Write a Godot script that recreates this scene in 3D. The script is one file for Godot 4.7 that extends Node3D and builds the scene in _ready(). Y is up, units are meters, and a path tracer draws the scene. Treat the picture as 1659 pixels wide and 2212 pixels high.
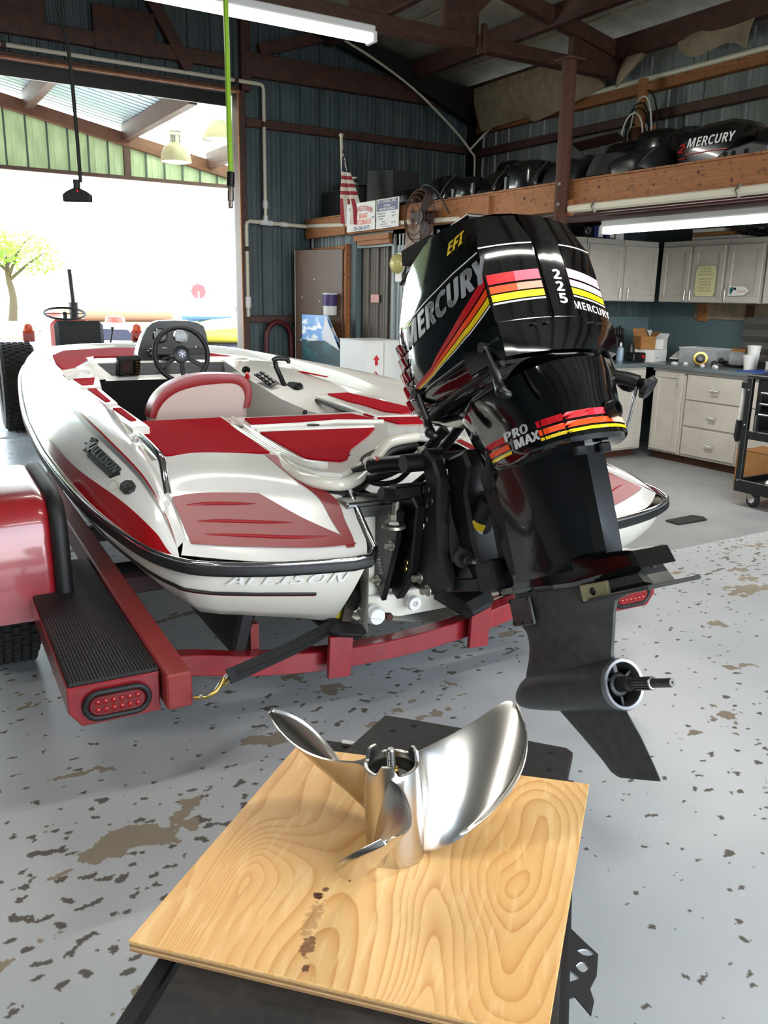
extends Node3D

# ---------------------------------------------------------------- mesh builder
class MB:
	var p := PackedVector3Array()
	var uv := PackedVector2Array()
	func tri(a: Vector3, b: Vector3, c: Vector3, ua := Vector2.ZERO, ub := Vector2.ZERO, uc := Vector2.ZERO) -> void:
		p.append(a); p.append(b); p.append(c)
		uv.append(ua); uv.append(ub); uv.append(uc)
	func quad(a: Vector3, b: Vector3, c: Vector3, d: Vector3) -> void:
		tri(a, b, c); tri(a, c, d)
	func quad_uv(a: Vector3, b: Vector3, c: Vector3, d: Vector3) -> void:
		tri(a, b, c, Vector2(0, 1), Vector2(1, 1), Vector2(1, 0)); tri(a, c, d, Vector2(0, 1), Vector2(1, 0), Vector2(0, 0))
	func add(o: MB, t := Transform3D.IDENTITY) -> MB:
		for i in o.p.size():
			p.append(t * o.p[i]); uv.append(o.uv[i])
		return self
	func box(c: Vector3, s: Vector3, bev := 0.0, bs := Basis.IDENTITY) -> MB:
		var h := s * 0.5
		if bev <= 0.0:
			var q := []
			for i in 8:
				q.append(c + bs * Vector3(h.x if i & 1 else -h.x, h.y if i & 2 else -h.y, h.z if i & 4 else -h.z))
			quad(q[4], q[5], q[7], q[6]); quad(q[1], q[0], q[2], q[3])
			quad(q[5], q[1], q[3], q[7]); quad(q[0], q[4], q[6], q[2])
			quad(q[6], q[7], q[3], q[2]); quad(q[0], q[1], q[5], q[4])
			return self
		bev = minf(bev, minf(h.x, minf(h.y, h.z)) * 0.95)
		var f := func(sx: float, sy: float, sz: float, ax: int) -> Vector3:
			var v := Vector3(sx * (h.x - (0.0 if ax == 0 else bev)), sy * (h.y - (0.0 if ax == 1 else bev)), sz * (h.z - (0.0 if ax == 2 else bev)))
			return c + bs * v
		for s1 in [-1.0, 1.0]:
			for ax in 3:
				var a := []
				for k in [[-1.0, -1.0], [1.0, -1.0], [1.0, 1.0], [-1.0, 1.0]]:
					var v := [0.0, 0.0, 0.0]
					v[ax] = s1; v[(ax + 1) % 3] = k[0]; v[(ax + 2) % 3] = k[1]
					a.append(f.call(v[0], v[1], v[2], ax))
				if s1 > 0: quad(a[0], a[1], a[2], a[3])
				else: quad(a[3], a[2], a[1], a[0])
			for s2 in [-1.0, 1.0]:
				for ax in 3:
					var ay := (ax + 1) % 3
					var az := (ax + 2) % 3
					var e := []
					for w in [[-1.0, ay], [1.0, ay], [1.0, az], [-1.0, az]]:
						var v := [0.0, 0.0, 0.0]
						v[ax] = w[0]; v[ay] = s1; v[az] = s2
						e.append(f.call(v[0], v[1], v[2], w[1]))
					if s1 * s2 > 0: quad(e[0], e[1], e[2], e[3])
					else: quad(e[3], e[2], e[1], e[0])
				for s3 in [-1.0, 1.0]:
					var a0: Vector3 = f.call(s1, s2, s3, 0)
					var a1: Vector3 = f.call(s1, s2, s3, 1)
					var a2: Vector3 = f.call(s1, s2, s3, 2)
					if s1 * s2 * s3 > 0: tri(a0, a1, a2)
					else: tri(a2, a1, a0)
		return self
	# bar between two points with a rectangular section
	func bar(a: Vector3, b: Vector3, w: float, h: float, up := Vector3.UP, bev := 0.0) -> MB:
		var z := (b - a).normalized()
		if absf(z.dot(up)) > 0.99: up = Vector3.RIGHT
		var x := up.cross(z).normalized()
		var y := z.cross(x)
		return box((a + b) * 0.5, Vector3(w, h, a.distance_to(b)), bev, Basis(x, y, z))
	func loft(rings: Array, closed := true, cap0 := false, cap1 := false) -> MB:
		var n: int = rings[0].size()
		var m := n if closed else n - 1
		for i in rings.size() - 1:
			var r0 = rings[i]
			var r1 = rings[i + 1]
			for j in m:
				var k := (j + 1) % n
				var u0 := float(j) / m
				var u1 := float(j + 1) / m
				var v0 := float(i) / (rings.size() - 1)
				var v1 := float(i + 1) / (rings.size() - 1)
				tri(r0[j], r0[k], r1[k], Vector2(u0, v0), Vector2(u1, v0), Vector2(u1, v1))
				tri(r0[j], r1[k], r1[j], Vector2(u0, v0), Vector2(u1, v1), Vector2(u0, v1))
		if cap0: fan(rings[0], true)
		if cap1: fan(rings[rings.size() - 1], false)
		return self
	func fan(r, flip: bool) -> void:
		var c := Vector3.ZERO
		for q in r: c += q
		c /= r.size()
		for j in r.size():
			var k: int = (j + 1) % r.size()
			if flip: tri(c, r[k], r[j])
			else: tri(c, r[j], r[k])
	func tube(path: Array, r, sides := 10, caps := true) -> MB:
		var rings := []
		var nrm := Vector3.ZERO
		for i in path.size():
			var a: Vector3 = path[maxi(i - 1, 0)]
			var b: Vector3 = path[mini(i + 1, path.size() - 1)]
			var t := (b - a).normalized()
			if i == 0:
				nrm = t.cross(Vector3.UP if absf(t.y) < 0.9 else Vector3.RIGHT).normalized()
			else:
				nrm = (nrm - t * nrm.dot(t)).normalized()
			var bn := t.cross(nrm)
			var rr: float = r if r is float else r[i]
			var ring := PackedVector3Array()
			for j in sides:
				var g := TAU * j / sides
				ring.append(path[i] + (nrm * cos(g) + bn * sin(g)) * rr)
			rings.append(ring)
		return loft(rings, true, caps, caps)
	# profile of Vector2(radius, along), turned about the axis through 'at'
	func lathe(prof: Array, sides := 20, at := Vector3.ZERO, axis := Vector3.UP) -> MB:
		axis = axis.normalized()
		var x := axis.cross(Vector3.UP if absf(axis.y) < 0.9 else Vector3.RIGHT).normalized()
		var y := axis.cross(x)
		var rings := []
		for q in prof:
			var ring := PackedVector3Array()
			for j in sides:
				var g := TAU * j / sides
				ring.append(at + axis * q.y + (x * cos(g) + y * sin(g)) * maxf(q.x, 0.00002))
			rings.append(ring)
		return loft(rings, true)
	func cyl(a: Vector3, b: Vector3, r: float, sides := 14, r2 := -1.0) -> MB:
		return tube([a, b], [r, r if r2 < 0 else r2], sides)
	# flat polygon pushed out along z of t by d, edges chamfered by bev
	func prism(poly: Array, d: float, t := Transform3D.IDENTITY, bev := 0.0) -> MB:
		var pl := PackedVector2Array(poly)
		if Geometry2D.is_polygon_clockwise(pl): pl.reverse()
		# Godot calls a polygon clockwise in y-down axes; make it run counter-clockwise with y up
		var ar := 0.0
		for i in pl.size(): ar += pl[i].cross(pl[(i + 1) % pl.size()])
		if ar < 0: pl.reverse()
		var inn := PackedVector2Array()
		for i in pl.size():
			var a := (pl[i] - pl[(i - 1 + pl.size()) % pl.size()]).normalized()
			var b := (pl[(i + 1) % pl.size()] - pl[i]).normalized()
			var na := Vector2(-a.y, a.x)
			var nb := Vector2(-b.y, b.x)
			var m := (na + nb)
			var l := maxf(m.length_squared(), 0.3)
			inn.append(pl[i] + m * (2.0 / l) * bev)
		var idx := Geometry2D.triangulate_polygon(inn if bev > 0.0 else pl)
		var lay := [[inn, 0.0], [pl, bev], [pl, d - bev], [inn, d]] if bev > 0.0 else [[pl, 0.0], [pl, d]]
		for k in lay.size() - 1:
			for i in pl.size():
				var j := (i + 1) % pl.size()
				var a0: Vector2 = lay[k][0][i]
				var a1: Vector2 = lay[k][0][j]
				var b0: Vector2 = lay[k + 1][0][i]
				var b1: Vector2 = lay[k + 1][0][j]
				quad(t * Vector3(a0.x, a0.y, lay[k][1]), t * Vector3(a1.x, a1.y, lay[k][1]), t * Vector3(b1.x, b1.y, lay[k + 1][1]), t * Vector3(b0.x, b0.y, lay[k + 1][1]))
		var cap: PackedVector2Array = inn if bev > 0.0 else pl
		for i in range(0, idx.size(), 3):
			var q := [cap[idx[i]], cap[idx[i + 1]], cap[idx[i + 2]]]
			if (q[1] - q[0]).cross(q[2] - q[0]) < 0: q = [q[0], q[2], q[1]]
			tri(t * Vector3(q[0].x, q[0].y, d), t * Vector3(q[1].x, q[1].y, d), t * Vector3(q[2].x, q[2].y, d))
			tri(t * Vector3(q[0].x, q[0].y, 0), t * Vector3(q[2].x, q[2].y, 0), t * Vector3(q[1].x, q[1].y, 0))
		return self
	# a sheet through a grid of points, thickened along its normals
	func sheet(g: Array, th := 0.0, sub := 1, both := true) -> MB:
		if sub > 1: g = MB.refine(g, sub)
		if th == 0.0:
			return loft(g, false)
		var h: Array = []
		for i in g.size():
			var row := PackedVector3Array()
			for j in g[0].size():
				var a: Vector3 = g[mini(i + 1, g.size() - 1)][j] - g[maxi(i - 1, 0)][j]
				var b: Vector3 = g[i][mini(j + 1, g[0].size() - 1)] - g[i][maxi(j - 1, 0)]
				row.append(g[i][j] - b.cross(a).normalized() * th)
			h.append(row)
		loft(g, false)
		var hr := h.duplicate(); hr.reverse()
		loft(hr, false)
		var n: int = g[0].size()
		for i in g.size() - 1:
			quad(g[i][0], g[i + 1][0], h[i + 1][0], h[i][0])
			quad(g[i + 1][n - 1], g[i][n - 1], h[i][n - 1], h[i + 1][n - 1])
		for j in n - 1:
			quad(g[0][j + 1], g[0][j], h[0][j], h[0][j + 1])
			var e := g.size() - 1
			quad(g[e][j], g[e][j + 1], h[e][j + 1], h[e][j])
		return self
	static func crv(pts: Array, t: float):
		# Catmull-Rom through pts at t in 0..size-1
		var i := clampi(int(floor(t)), 0, pts.size() - 2)
		var f := t - i
		var a = pts[maxi(i - 1, 0)]
		var b = pts[i]
		var c = pts[i + 1]
		var d = pts[mini(i + 2, pts.size() - 1)]
		return b + (c - a) * 0.5 * f + (a * 2.0 - b * 5.0 + c * 4.0 - d) * 0.5 * f * f + (b * 3.0 - c * 3.0 + d - a) * 0.5 * f * f * f
	static func smooth(pts: Array, sub: int) -> Array:
		var o := []
		for i in (pts.size() - 1) * sub + 1:
			o.append(MB.crv(pts, float(i) / sub))
		return o
	static func refine(g: Array, sub: int) -> Array:
		var rows := []
		for r in g: rows.append(MB.smooth(Array(r), sub))
		var o := []
		for i in (rows.size() - 1) * sub + 1:
			o.append(PackedVector3Array())
		for j in rows[0].size():
			var col := []
			for r in rows: col.append(r[j])
			var sc := MB.smooth(col, sub)
			for i in sc.size(): o[i].append(sc[i])
		return o
	func mesh(angle := 35.0) -> ArrayMesh:
		var nt := p.size() / 3
		var fn := PackedVector3Array(); fn.resize(nt)
		var at := {}
		for i in nt:
			fn[i] = (p[i * 3 + 1] - p[i * 3]).cross(p[i * 3 + 2] - p[i * 3])
		var nn := PackedVector3Array(); nn.resize(p.size())
		if angle > 0.0:
			for i in p.size():
				var k := Vector3i((p[i] * 20000.0).round())
				if at.has(k): at[k].append(i / 3)
				else: at[k] = PackedInt32Array([i / 3])
			var cl := cos(deg_to_rad(angle))
			for i in p.size():
				var f := fn[i / 3].normalized()
				var s := Vector3.ZERO
				for j in at[Vector3i((p[i] * 20000.0).round())]:
					if fn[j].dot(f) >= cl * fn[j].length(): s += fn[j]
				nn[i] = s.normalized() if s.length_squared() > 1e-18 else (f if f.length_squared() > 0 else Vector3.UP)
		else:
			for i in p.size():
				var f := fn[i / 3].normalized()
				nn[i] = f if f.length_squared() > 0 else Vector3.UP
		var idx := PackedInt32Array()
		for i in nt:
			idx.append(i * 3); idx.append(i * 3 + 2); idx.append(i * 3 + 1)
		var ar := []; ar.resize(Mesh.ARRAY_MAX)
		ar[Mesh.ARRAY_VERTEX] = p; ar[Mesh.ARRAY_NORMAL] = nn; ar[Mesh.ARRAY_TEX_UV] = uv; ar[Mesh.ARRAY_INDEX] = idx
		var am := ArrayMesh.new()
		am.add_surface_from_arrays(Mesh.PRIMITIVE_TRIANGLES, ar)
		return am

# ---------------------------------------------------------------- scene helpers
var M := {}
var used := {}
var rng := RandomNumberGenerator.new()

func numbered(n: String) -> String:
	if not used.has(n):
		used[n] = 0
		return n
	used[n] += 1
	return "%s_%03d" % [n, used[n]]

func obj(called: String, mb: MB, m: Material, parent: Node = self, angle := 35.0, label := "") -> MeshInstance3D:
	var o := MeshInstance3D.new()
	if parent == self:
		o.name = numbered(called)
	else:
		var k := called
		var i := 0
		while parent.has_node(k):
			i += 1
			k = "%s_%03d" % [called, i]
		o.name = k
	o.mesh = mb.mesh(angle)
	o.material_override = m
	parent.add_child(o, true)
	if label: o.set_meta("label", label)
	return o

func tag(o: Node, label: String, category: String, group := "") -> Node:
	o.set_meta("label", label); o.set_meta("category", category)
	if group: o.set_meta("group", group)
	return o

func struct(called: String, mb: MB, m: Material, parent: Node = self, angle := 35.0) -> MeshInstance3D:
	var o := obj(called, mb, m, parent, angle)
	if parent == self: o.set_meta("kind", "structure")
	return o

func thing(called: String, label: String, category: String, at := Vector3.ZERO, bs := Basis.IDENTITY, group := "") -> Node3D:
	var o := Node3D.new()
	o.name = numbered(called)
	o.transform = Transform3D(bs, at)
	add_child(o, true)
	tag(o, label, category, group)
	return o

func dup(o: Node3D, called: String, label: String, t: Transform3D) -> Node3D:
	var c: Node3D = o.duplicate()
	c.name = numbered(called)
	add_child(c, true)
	c.transform = t
	c.set_meta("label", label)
	return c

# lettering as flat triangles: x right, y up, scaled to height h (capitals), centred or from the left
func text(s: String, h: float, font := "sans", bold := true, depth := 0.0015, align := 0.5, shear := 0.0, stretch := 1.0) -> MB:
	var t := TextMesh.new()
	var f := SystemFont.new()
	f.font_names = [{"sans": "Droid Sans", "serif": "Droid Serif", "mono": "Droid Sans Mono"}[font]]
	f.font_weight = 700 if bold else 400
	t.font = f; t.font_size = 48; t.pixel_size = 0.01; t.depth = 0.0; t.text = s; t.curve_step = 1.5
	var a: PackedVector3Array = t.get_mesh_arrays()[Mesh.ARRAY_VERTEX]
	var ix = t.get_mesh_arrays()[Mesh.ARRAY_INDEX]
	var q := PackedVector3Array()
	if ix != null and ix.size() > 0:
		for i in ix: q.append(a[i])
	else: q = a
	var lo := Vector2(1e9, 1e9); var hi := -lo
	for v in q:
		lo = lo.min(Vector2(v.x, v.y)); hi = hi.max(Vector2(v.x, v.y))
	var k := h / maxf(hi.y - lo.y, 1e-6)
	var mb := MB.new()
	for i in range(0, q.size(), 3):
		var w := []
		for j in 3:
			var v := q[i + j]
			var y := (v.y - lo.y) * k
			w.append(Vector3((v.x - lo.x - (hi.x - lo.x) * align) * k * stretch + y * shear, y, depth))
		if (w[1] - w[0]).cross(w[2] - w[0]).z < 0: w = [w[0], w[2], w[1]]
		mb.tri(w[0], w[1], w[2])
	return mb

func mat(c: Color, rough := 0.6, metal := 0.0, coat := 0.0) -> StandardMaterial3D:
	var m := StandardMaterial3D.new()
	m.albedo_color = c; m.roughness = rough; m.metallic = metal
	if coat > 0:
		m.clearcoat_enabled = true; m.clearcoat = coat; m.clearcoat_roughness = 0.06
	return m

func glow(c: Color, e: float) -> StandardMaterial3D:
	var m := mat(c, 0.5)
	m.emission_enabled = true; m.emission = c; m.emission_energy_multiplier = e
	return m

# a picture computed pixel by pixel: f(x, y) -> Color, x and y in 0..1
func pic(w: int, h: int, f: Callable) -> ImageTexture:
	var d := PackedByteArray(); d.resize(w * h * 3)
	var i := 0
	for y in h:
		for x in w:
			var c: Color = f.call(float(x) / w, float(y) / h)
			d[i] = clampi(int(c.r * 255.0), 0, 255); d[i + 1] = clampi(int(c.g * 255.0), 0, 255); d[i + 2] = clampi(int(c.b * 255.0), 0, 255)
			i += 3
	return ImageTexture.create_from_image(Image.create_from_data(w, h, false, Image.FORMAT_RGB8, d))

func noise(seed_: int, freq: float, oct := 4, kind := FastNoiseLite.TYPE_SIMPLEX_SMOOTH) -> FastNoiseLite:
	var n := FastNoiseLite.new()
	n.seed = seed_; n.frequency = freq; n.fractal_octaves = oct; n.noise_type = kind
	return n

# mottled variation over a base colour, looked up by place (object axes)
func grain(m: StandardMaterial3D, a: Color, b: Color, scale: Vector3, seed_ := 1, freq := 0.02, bump := 0.0) -> StandardMaterial3D:
	var n := noise(seed_, freq, 5)
	n.domain_warp_enabled = false
	var t := NoiseTexture2D.new()
	t.width = 256; t.height = 256; t.seamless = true; t.noise = n
	var g := Gradient.new()
	g.set_color(0, a); g.set_color(1, b)
	t.color_ramp = g
	m.albedo_color = Color.WHITE
	m.albedo_texture = t
	m.uv1_triplanar = true; m.uv1_scale = scale
	if bump > 0:
		m.heightmap_enabled = true; m.heightmap_texture = t; m.heightmap_scale = bump
	return m

func V(x: float, y: float, z: float) -> Vector3:
	return Vector3(x, y, z)

func ry(deg: float) -> Basis:
	return Basis(Vector3.UP, deg_to_rad(deg))

func _ready() -> void:
	rng.seed = 7
	# ---- camera
	var cam := Camera3D.new()
	cam.name = "camera"
	cam.transform = Transform3D(Basis(Vector3(0.855142, 0.018245, 0.518072), Vector3(0.114455, 0.968073, -0.223014), Vector3(-0.505600, 0.250005, 0.825752)), Vector3(0, 1.45, 0))
	cam.fov = 63.14
	cam.near = 0.05
	cam.far = 200.0
	add_child(cam)
	cam.current = true
	# ---- sky and exposure
	var env := Environment.new()
	env.background_mode = Environment.BG_SKY
	var sm := ProceduralSkyMaterial.new()
	sm.sky_top_color = Color(0.80, 0.88, 0.97)
	sm.sky_horizon_color = Color(0.98, 0.98, 0.97)
	sm.sky_energy_multiplier = 3.0
	sm.ground_horizon_color = Color(0.85, 0.85, 0.82)
	sm.ground_bottom_color = Color(0.6, 0.6, 0.57)
	sm.ground_energy_multiplier = 2.0
	var sky := Sky.new()
	sky.sky_material = sm
	env.sky = sky
	env.ambient_light_source = Environment.AMBIENT_SOURCE_SKY
	env.tonemap_mode = Environment.TONE_MAPPER_LINEAR
	env.tonemap_exposure = 1.06
	env.sdfgi_enabled = true
	env.ssao_enabled = true
	env.ssil_enabled = true
	var we := WorldEnvironment.new()
	we.name = "surroundings"
	we.environment = env
	add_child(we)
	# ---- sun over the yard
	var sun := DirectionalLight3D.new()
	sun.name = "sun"
	sun.light_color = Color(1.0, 0.96, 0.88)
	sun.light_energy = 6.0
	sun.light_angular_distance = 0.6
	sun.shadow_enabled = true
	sun.rotation_degrees = Vector3(-58, -152, 0)
	add_child(sun)
	materials()
	room()
	ceiling_lamps()
	boat()
	trailer()
	outboard()
	bench()
	propeller()
	loft()
	kitchen()
	partition()
	tool_cart()
	yard()
	canopy()

func materials() -> void:
	M.gel = mat(Color(0.90, 0.895, 0.87), 0.16, 0.0, 0.6)
	M.cream = mat(Color(0.86, 0.845, 0.79), 0.22, 0.0, 0.4)
	M.red_gel = mat(Color(0.62, 0.055, 0.085), 0.14, 0.0, 0.7)
	M.red_paint = grain(mat(Color(0.5, 0.08, 0.1), 0.28, 0.0, 0.6), Color(0.47, 0.075, 0.105), Color(0.56, 0.10, 0.13), Vector3(2, 2, 2), 3)
	M.red_dull = grain(mat(Color.WHITE, 0.5), Color(0.50, 0.14, 0.14), Color(0.56, 0.21, 0.19), Vector3(3, 3, 3), 4)
	M.carpet = grain(mat(Color.WHITE, 0.95), Color(0.58, 0.03, 0.09), Color(0.68, 0.055, 0.13), Vector3(9, 9, 9), 5, 0.12, 0.25)
	M.carpet.metallic_specular = 0.15
	M.pad = grain(mat(Color.WHITE, 0.42), Color(0.50, 0.045, 0.085), Color(0.57, 0.07, 0.11), Vector3(14, 14, 14), 6, 0.2, 0.1)
	M.chrome = mat(Color(0.86, 0.86, 0.87), 0.10, 1.0)
	M.steel = mat(Color(0.66, 0.66, 0.66), 0.28, 1.0)
	M.zinc = mat(Color(0.62, 0.6, 0.55), 0.4, 0.9)
	M.brass = mat(Color(0.74, 0.62, 0.33), 0.3, 1.0)
	M.rubber = mat(Color(0.045, 0.045, 0.05), 0.55)
	M.black_gloss = mat(Color(0.012, 0.012, 0.016), 0.10, 0.0, 1.0)
	M.black_satin = mat(Color(0.022, 0.023, 0.028), 0.38)
	M.black_cast = grain(mat(Color.WHITE, 0.5), Color(0.028, 0.03, 0.034), Color(0.062, 0.064, 0.068), Vector3(5, 5, 5), 8, 0.03)
	M.black = mat(Color(0.02, 0.02, 0.022), 0.6)
	M.dark_hole = mat(Color(0.012, 0.012, 0.013), 0.9)
	M.gear_grey = grain(mat(Color.WHITE, 0.42, 0.35), Color(0.245, 0.245, 0.24), Color(0.32, 0.32, 0.31), Vector3(4, 4, 4), 9)
	M.gear_edge = mat(Color(0.55, 0.55, 0.56), 0.35, 0.8)
	M.white_print = mat(Color(0.86, 0.86, 0.87), 0.35)
	M.silver_print = mat(Color(0.72, 0.73, 0.75), 0.3, 0.3)
	M.red_print = mat(Color(0.72, 0.05, 0.10), 0.3)
	M.pink_reflection = mat(Color(0.84, 0.36, 0.42), 0.3)  # stripe red made paler to paint in a lamp reflection
	M.orange_print = mat(Color(0.93, 0.30, 0.10), 0.3)
	M.yellow_print = mat(Color(0.90, 0.78, 0.08), 0.3)
	M.blue_print = mat(Color(0.10, 0.11, 0.42), 0.4)
	M.prop = mat(Color(0.80, 0.79, 0.77), 0.25, 1.0)
	M.panel_wall = grain(mat(Color.WHITE, 0.5, 0.15), Color(0.235, 0.285, 0.30), Color(0.31, 0.36, 0.37), Vector3(0.7, 0.3, 0.7), 11)
	M.panel_grey = grain(mat(Color.WHITE, 0.5, 0.2), Color(0.40, 0.43, 0.43), Color(0.52, 0.54, 0.53), Vector3(0.8, 0.3, 0.8), 12)
	M.panel_brown = grain(mat(Color.WHITE, 0.6), Color(0.27, 0.25, 0.22), Color(0.36, 0.32, 0.27), Vector3(0.8, 0.3, 0.8), 13)
	M.red_steel = grain(mat(Color.WHITE, 0.55, 0.1), Color(0.22, 0.135, 0.11), Color(0.33, 0.20, 0.155), Vector3(1.2, 1.2, 1.2), 14)
	M.maroon = mat(Color(0.30, 0.085, 0.085), 0.45)
	M.insul = grain(mat(Color.WHITE, 0.7), Color(0.44, 0.42, 0.38), Color(0.60, 0.58, 0.54), Vector3(0.5, 0.5, 0.5), 15)
	M.insul_old = grain(mat(Color.WHITE, 0.8), Color(0.46, 0.40, 0.32), Color(0.60, 0.53, 0.43), Vector3(1.5, 1.5, 1.5), 16)
	M.pvc = mat(Color(0.80, 0.78, 0.70), 0.4)
	M.cab = grain(mat(Color.WHITE, 0.4), Color(0.68, 0.66, 0.62), Color(0.73, 0.71, 0.67), Vector3(1, 1, 1), 17)
	M.counter = grain(mat(Color.WHITE, 0.25), Color(0.30, 0.34, 0.35), Color(0.42, 0.46, 0.47), Vector3(5, 5, 5), 18, 0.08)
	M.splash = mat(Color(0.35, 0.42, 0.43), 0.4)
	M.cardboard = grain(mat(Color.WHITE, 0.85), Color(0.55, 0.38, 0.20), Color(0.62, 0.44, 0.25), Vector3(2, 2, 2), 19)
	M.paper = mat(Color(0.84, 0.84, 0.82), 0.7)
	M.white_plastic = mat(Color(0.85, 0.85, 0.84), 0.4)
	M.tyre = grain(mat(Color.WHITE, 0.8), Color(0.05, 0.05, 0.05), Color(0.10, 0.095, 0.09), Vector3(4, 4, 4), 20)
	M.tyre_dirty = grain(mat(Color.WHITE, 0.9), Color(0.10, 0.095, 0.085), Color(0.20, 0.185, 0.16), Vector3(3, 3, 3), 21)
	M.tractor_red = mat(Color(0.60, 0.16, 0.08), 0.4)
	M.rust = grain(mat(Color.WHITE, 0.8), Color(0.20, 0.10, 0.06), Color(0.36, 0.20, 0.12), Vector3(4, 4, 4), 22, 0.05)
	M.glass = mat(Color(0.75, 0.85, 0.88, 0.22), 0.02)
	M.glass.transparency = BaseMaterial3D.TRANSPARENCY_ALPHA
	M.clear_plastic = mat(Color(0.85, 0.87, 0.88, 0.28), 0.08)
	M.clear_plastic.transparency = BaseMaterial3D.TRANSPARENCY_ALPHA
	M.tube = glow(Color(1.0, 0.99, 0.97), 3.5)
	M.lamp_white = mat(Color(0.80, 0.80, 0.79), 0.4)
	# old worn pine boards
	var wn := noise(31, 1.0, 4)
	var wt := pic(512, 512, func(x: float, y: float) -> Color:
		var g: float = wn.get_noise_2d(x * 3.0, y * 60.0) * 0.5 + wn.get_noise_2d(x * 9.0 + 40.0, y * 200.0) * 0.25
		var st := smoothstep(0.28, 0.5, wn.get_noise_2d(x * 14.0 + 9.0, y * 10.0))
		return Color(0.47, 0.285, 0.15).lerp(Color(0.66, 0.43, 0.235), clampf(0.5 + g, 0, 1)).lerp(Color(0.25, 0.14, 0.08), st * 0.45))
	M.board = mat(Color.WHITE, 0.7)
	M.board.albedo_texture = wt
	M.board.uv1_triplanar = true
	M.board.uv1_scale = Vector3(1.0, 1.6, 1.0)
	M.door_wood = grain(mat(Color.WHITE, 0.5), Color(0.29, 0.195, 0.12), Color(0.36, 0.245, 0.15), Vector3(1, 0.25, 1), 23)
	floor_material()

# painted concrete, the paint flaked off in ragged patches
func floor_material() -> void:
	var n1 := noise(41, 1.0, 5)
	var n2 := noise(42, 1.0, 3)
	var n3 := noise(43, 1.0, 2)
	var n4 := noise(44, 1.0, 4)
	var sz := 2048
	var img := PackedByteArray(); img.resize(sz * sz * 3)
	var rgh := PackedByteArray(); rgh.resize(sz * sz)
	var i := 0
	var S := 9.0
	for py in sz:
		var z := float(py) / sz * S
		for px in sz:
			var x := float(px) / sz * S
			# big torn patches, stretched along the hall, and a scatter of small flecks
			var area := n2.get_noise_2d(x * 0.42, z * 0.5)
			var big := n1.get_noise_2d(x * 1.7, z * 3.2) + 0.22 * n4.get_noise_2d(x * 14.0, z * 14.0)
			var fl := n3.get_noise_2d(x * 11.0 + 50.0, z * 17.0) + 0.25 * n4.get_noise_2d(x * 40.0, z * 40.0)
			var b1 := 1.0 if big > 0.47 - 0.22 * area else 0.0
			var b2 := 1.0 if fl > 0.68 - 0.40 * maxf(area + 0.12, -0.3) else 0.0
			var bare := maxf(b1, b2)
			var edge := 0.0
			if bare < 0.5 and (big > 0.455 - 0.22 * area or fl > 0.65 - 0.40 * maxf(area + 0.12, -0.3)): edge = 1.0
			var dirt := n4.get_noise_2d(x * 1.2, z * 1.4) * 0.5 + 0.5
			var c := Color(0.62, 0.635, 0.64).lerp(Color(0.69, 0.70, 0.70), dirt)
			var k := Color(0.46, 0.42, 0.36).lerp(Color(0.56, 0.515, 0.44), dirt)
			if b2 > 0.5 and b1 < 0.5: k = Color(0.34, 0.315, 0.29)
			c = c.lerp(Color(0.74, 0.75, 0.75), edge * 0.5)
			c = c.lerp(k, bare)
			img[i * 3] = int(c.r * 255); img[i * 3 + 1] = int(c.g * 255); img[i * 3 + 2] = int(c.b * 255)
			rgh[i] = int(255 * (0.82 if bare > 0.5 else 0.30 + 0.12 * dirt))
			i += 1
	M.floor = mat(Color.WHITE, 1.0)
	M.floor.albedo_texture = ImageTexture.create_from_image(Image.create_from_data(sz, sz, false, Image.FORMAT_RGB8, img))
	var r := ImageTexture.create_from_image(Image.create_from_data(sz, sz, false, Image.FORMAT_L8, rgh))
	M.floor.roughness_texture = r
	M.floor.roughness_texture_channel = BaseMaterial3D.TEXTURE_CHANNEL_RED
	M.floor.heightmap_enabled = true
	M.floor.heightmap_texture = r
	M.floor.heightmap_scale = -0.12
	M.floor.uv1_triplanar = true
	M.floor.uv1_world_triplanar = true
	M.floor.uv1_scale = Vector3.ONE / S
	M.smooth_floor = grain(mat(Color.WHITE, 0.4), Color(0.49, 0.50, 0.50), Color(0.55, 0.56, 0.555), Vector3(0.4, 0.4, 0.4), 45)

const ZB := -9.4
const X1 := 4.6
const X2 := 7.0

func roof_y(x: float) -> float:
	return 3.95 + 0.2 * (X2 - x) if x > 0.5 else 3.95 + 0.2 * (X2 - 0.5) - 0.2 * (0.5 - x)

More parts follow.
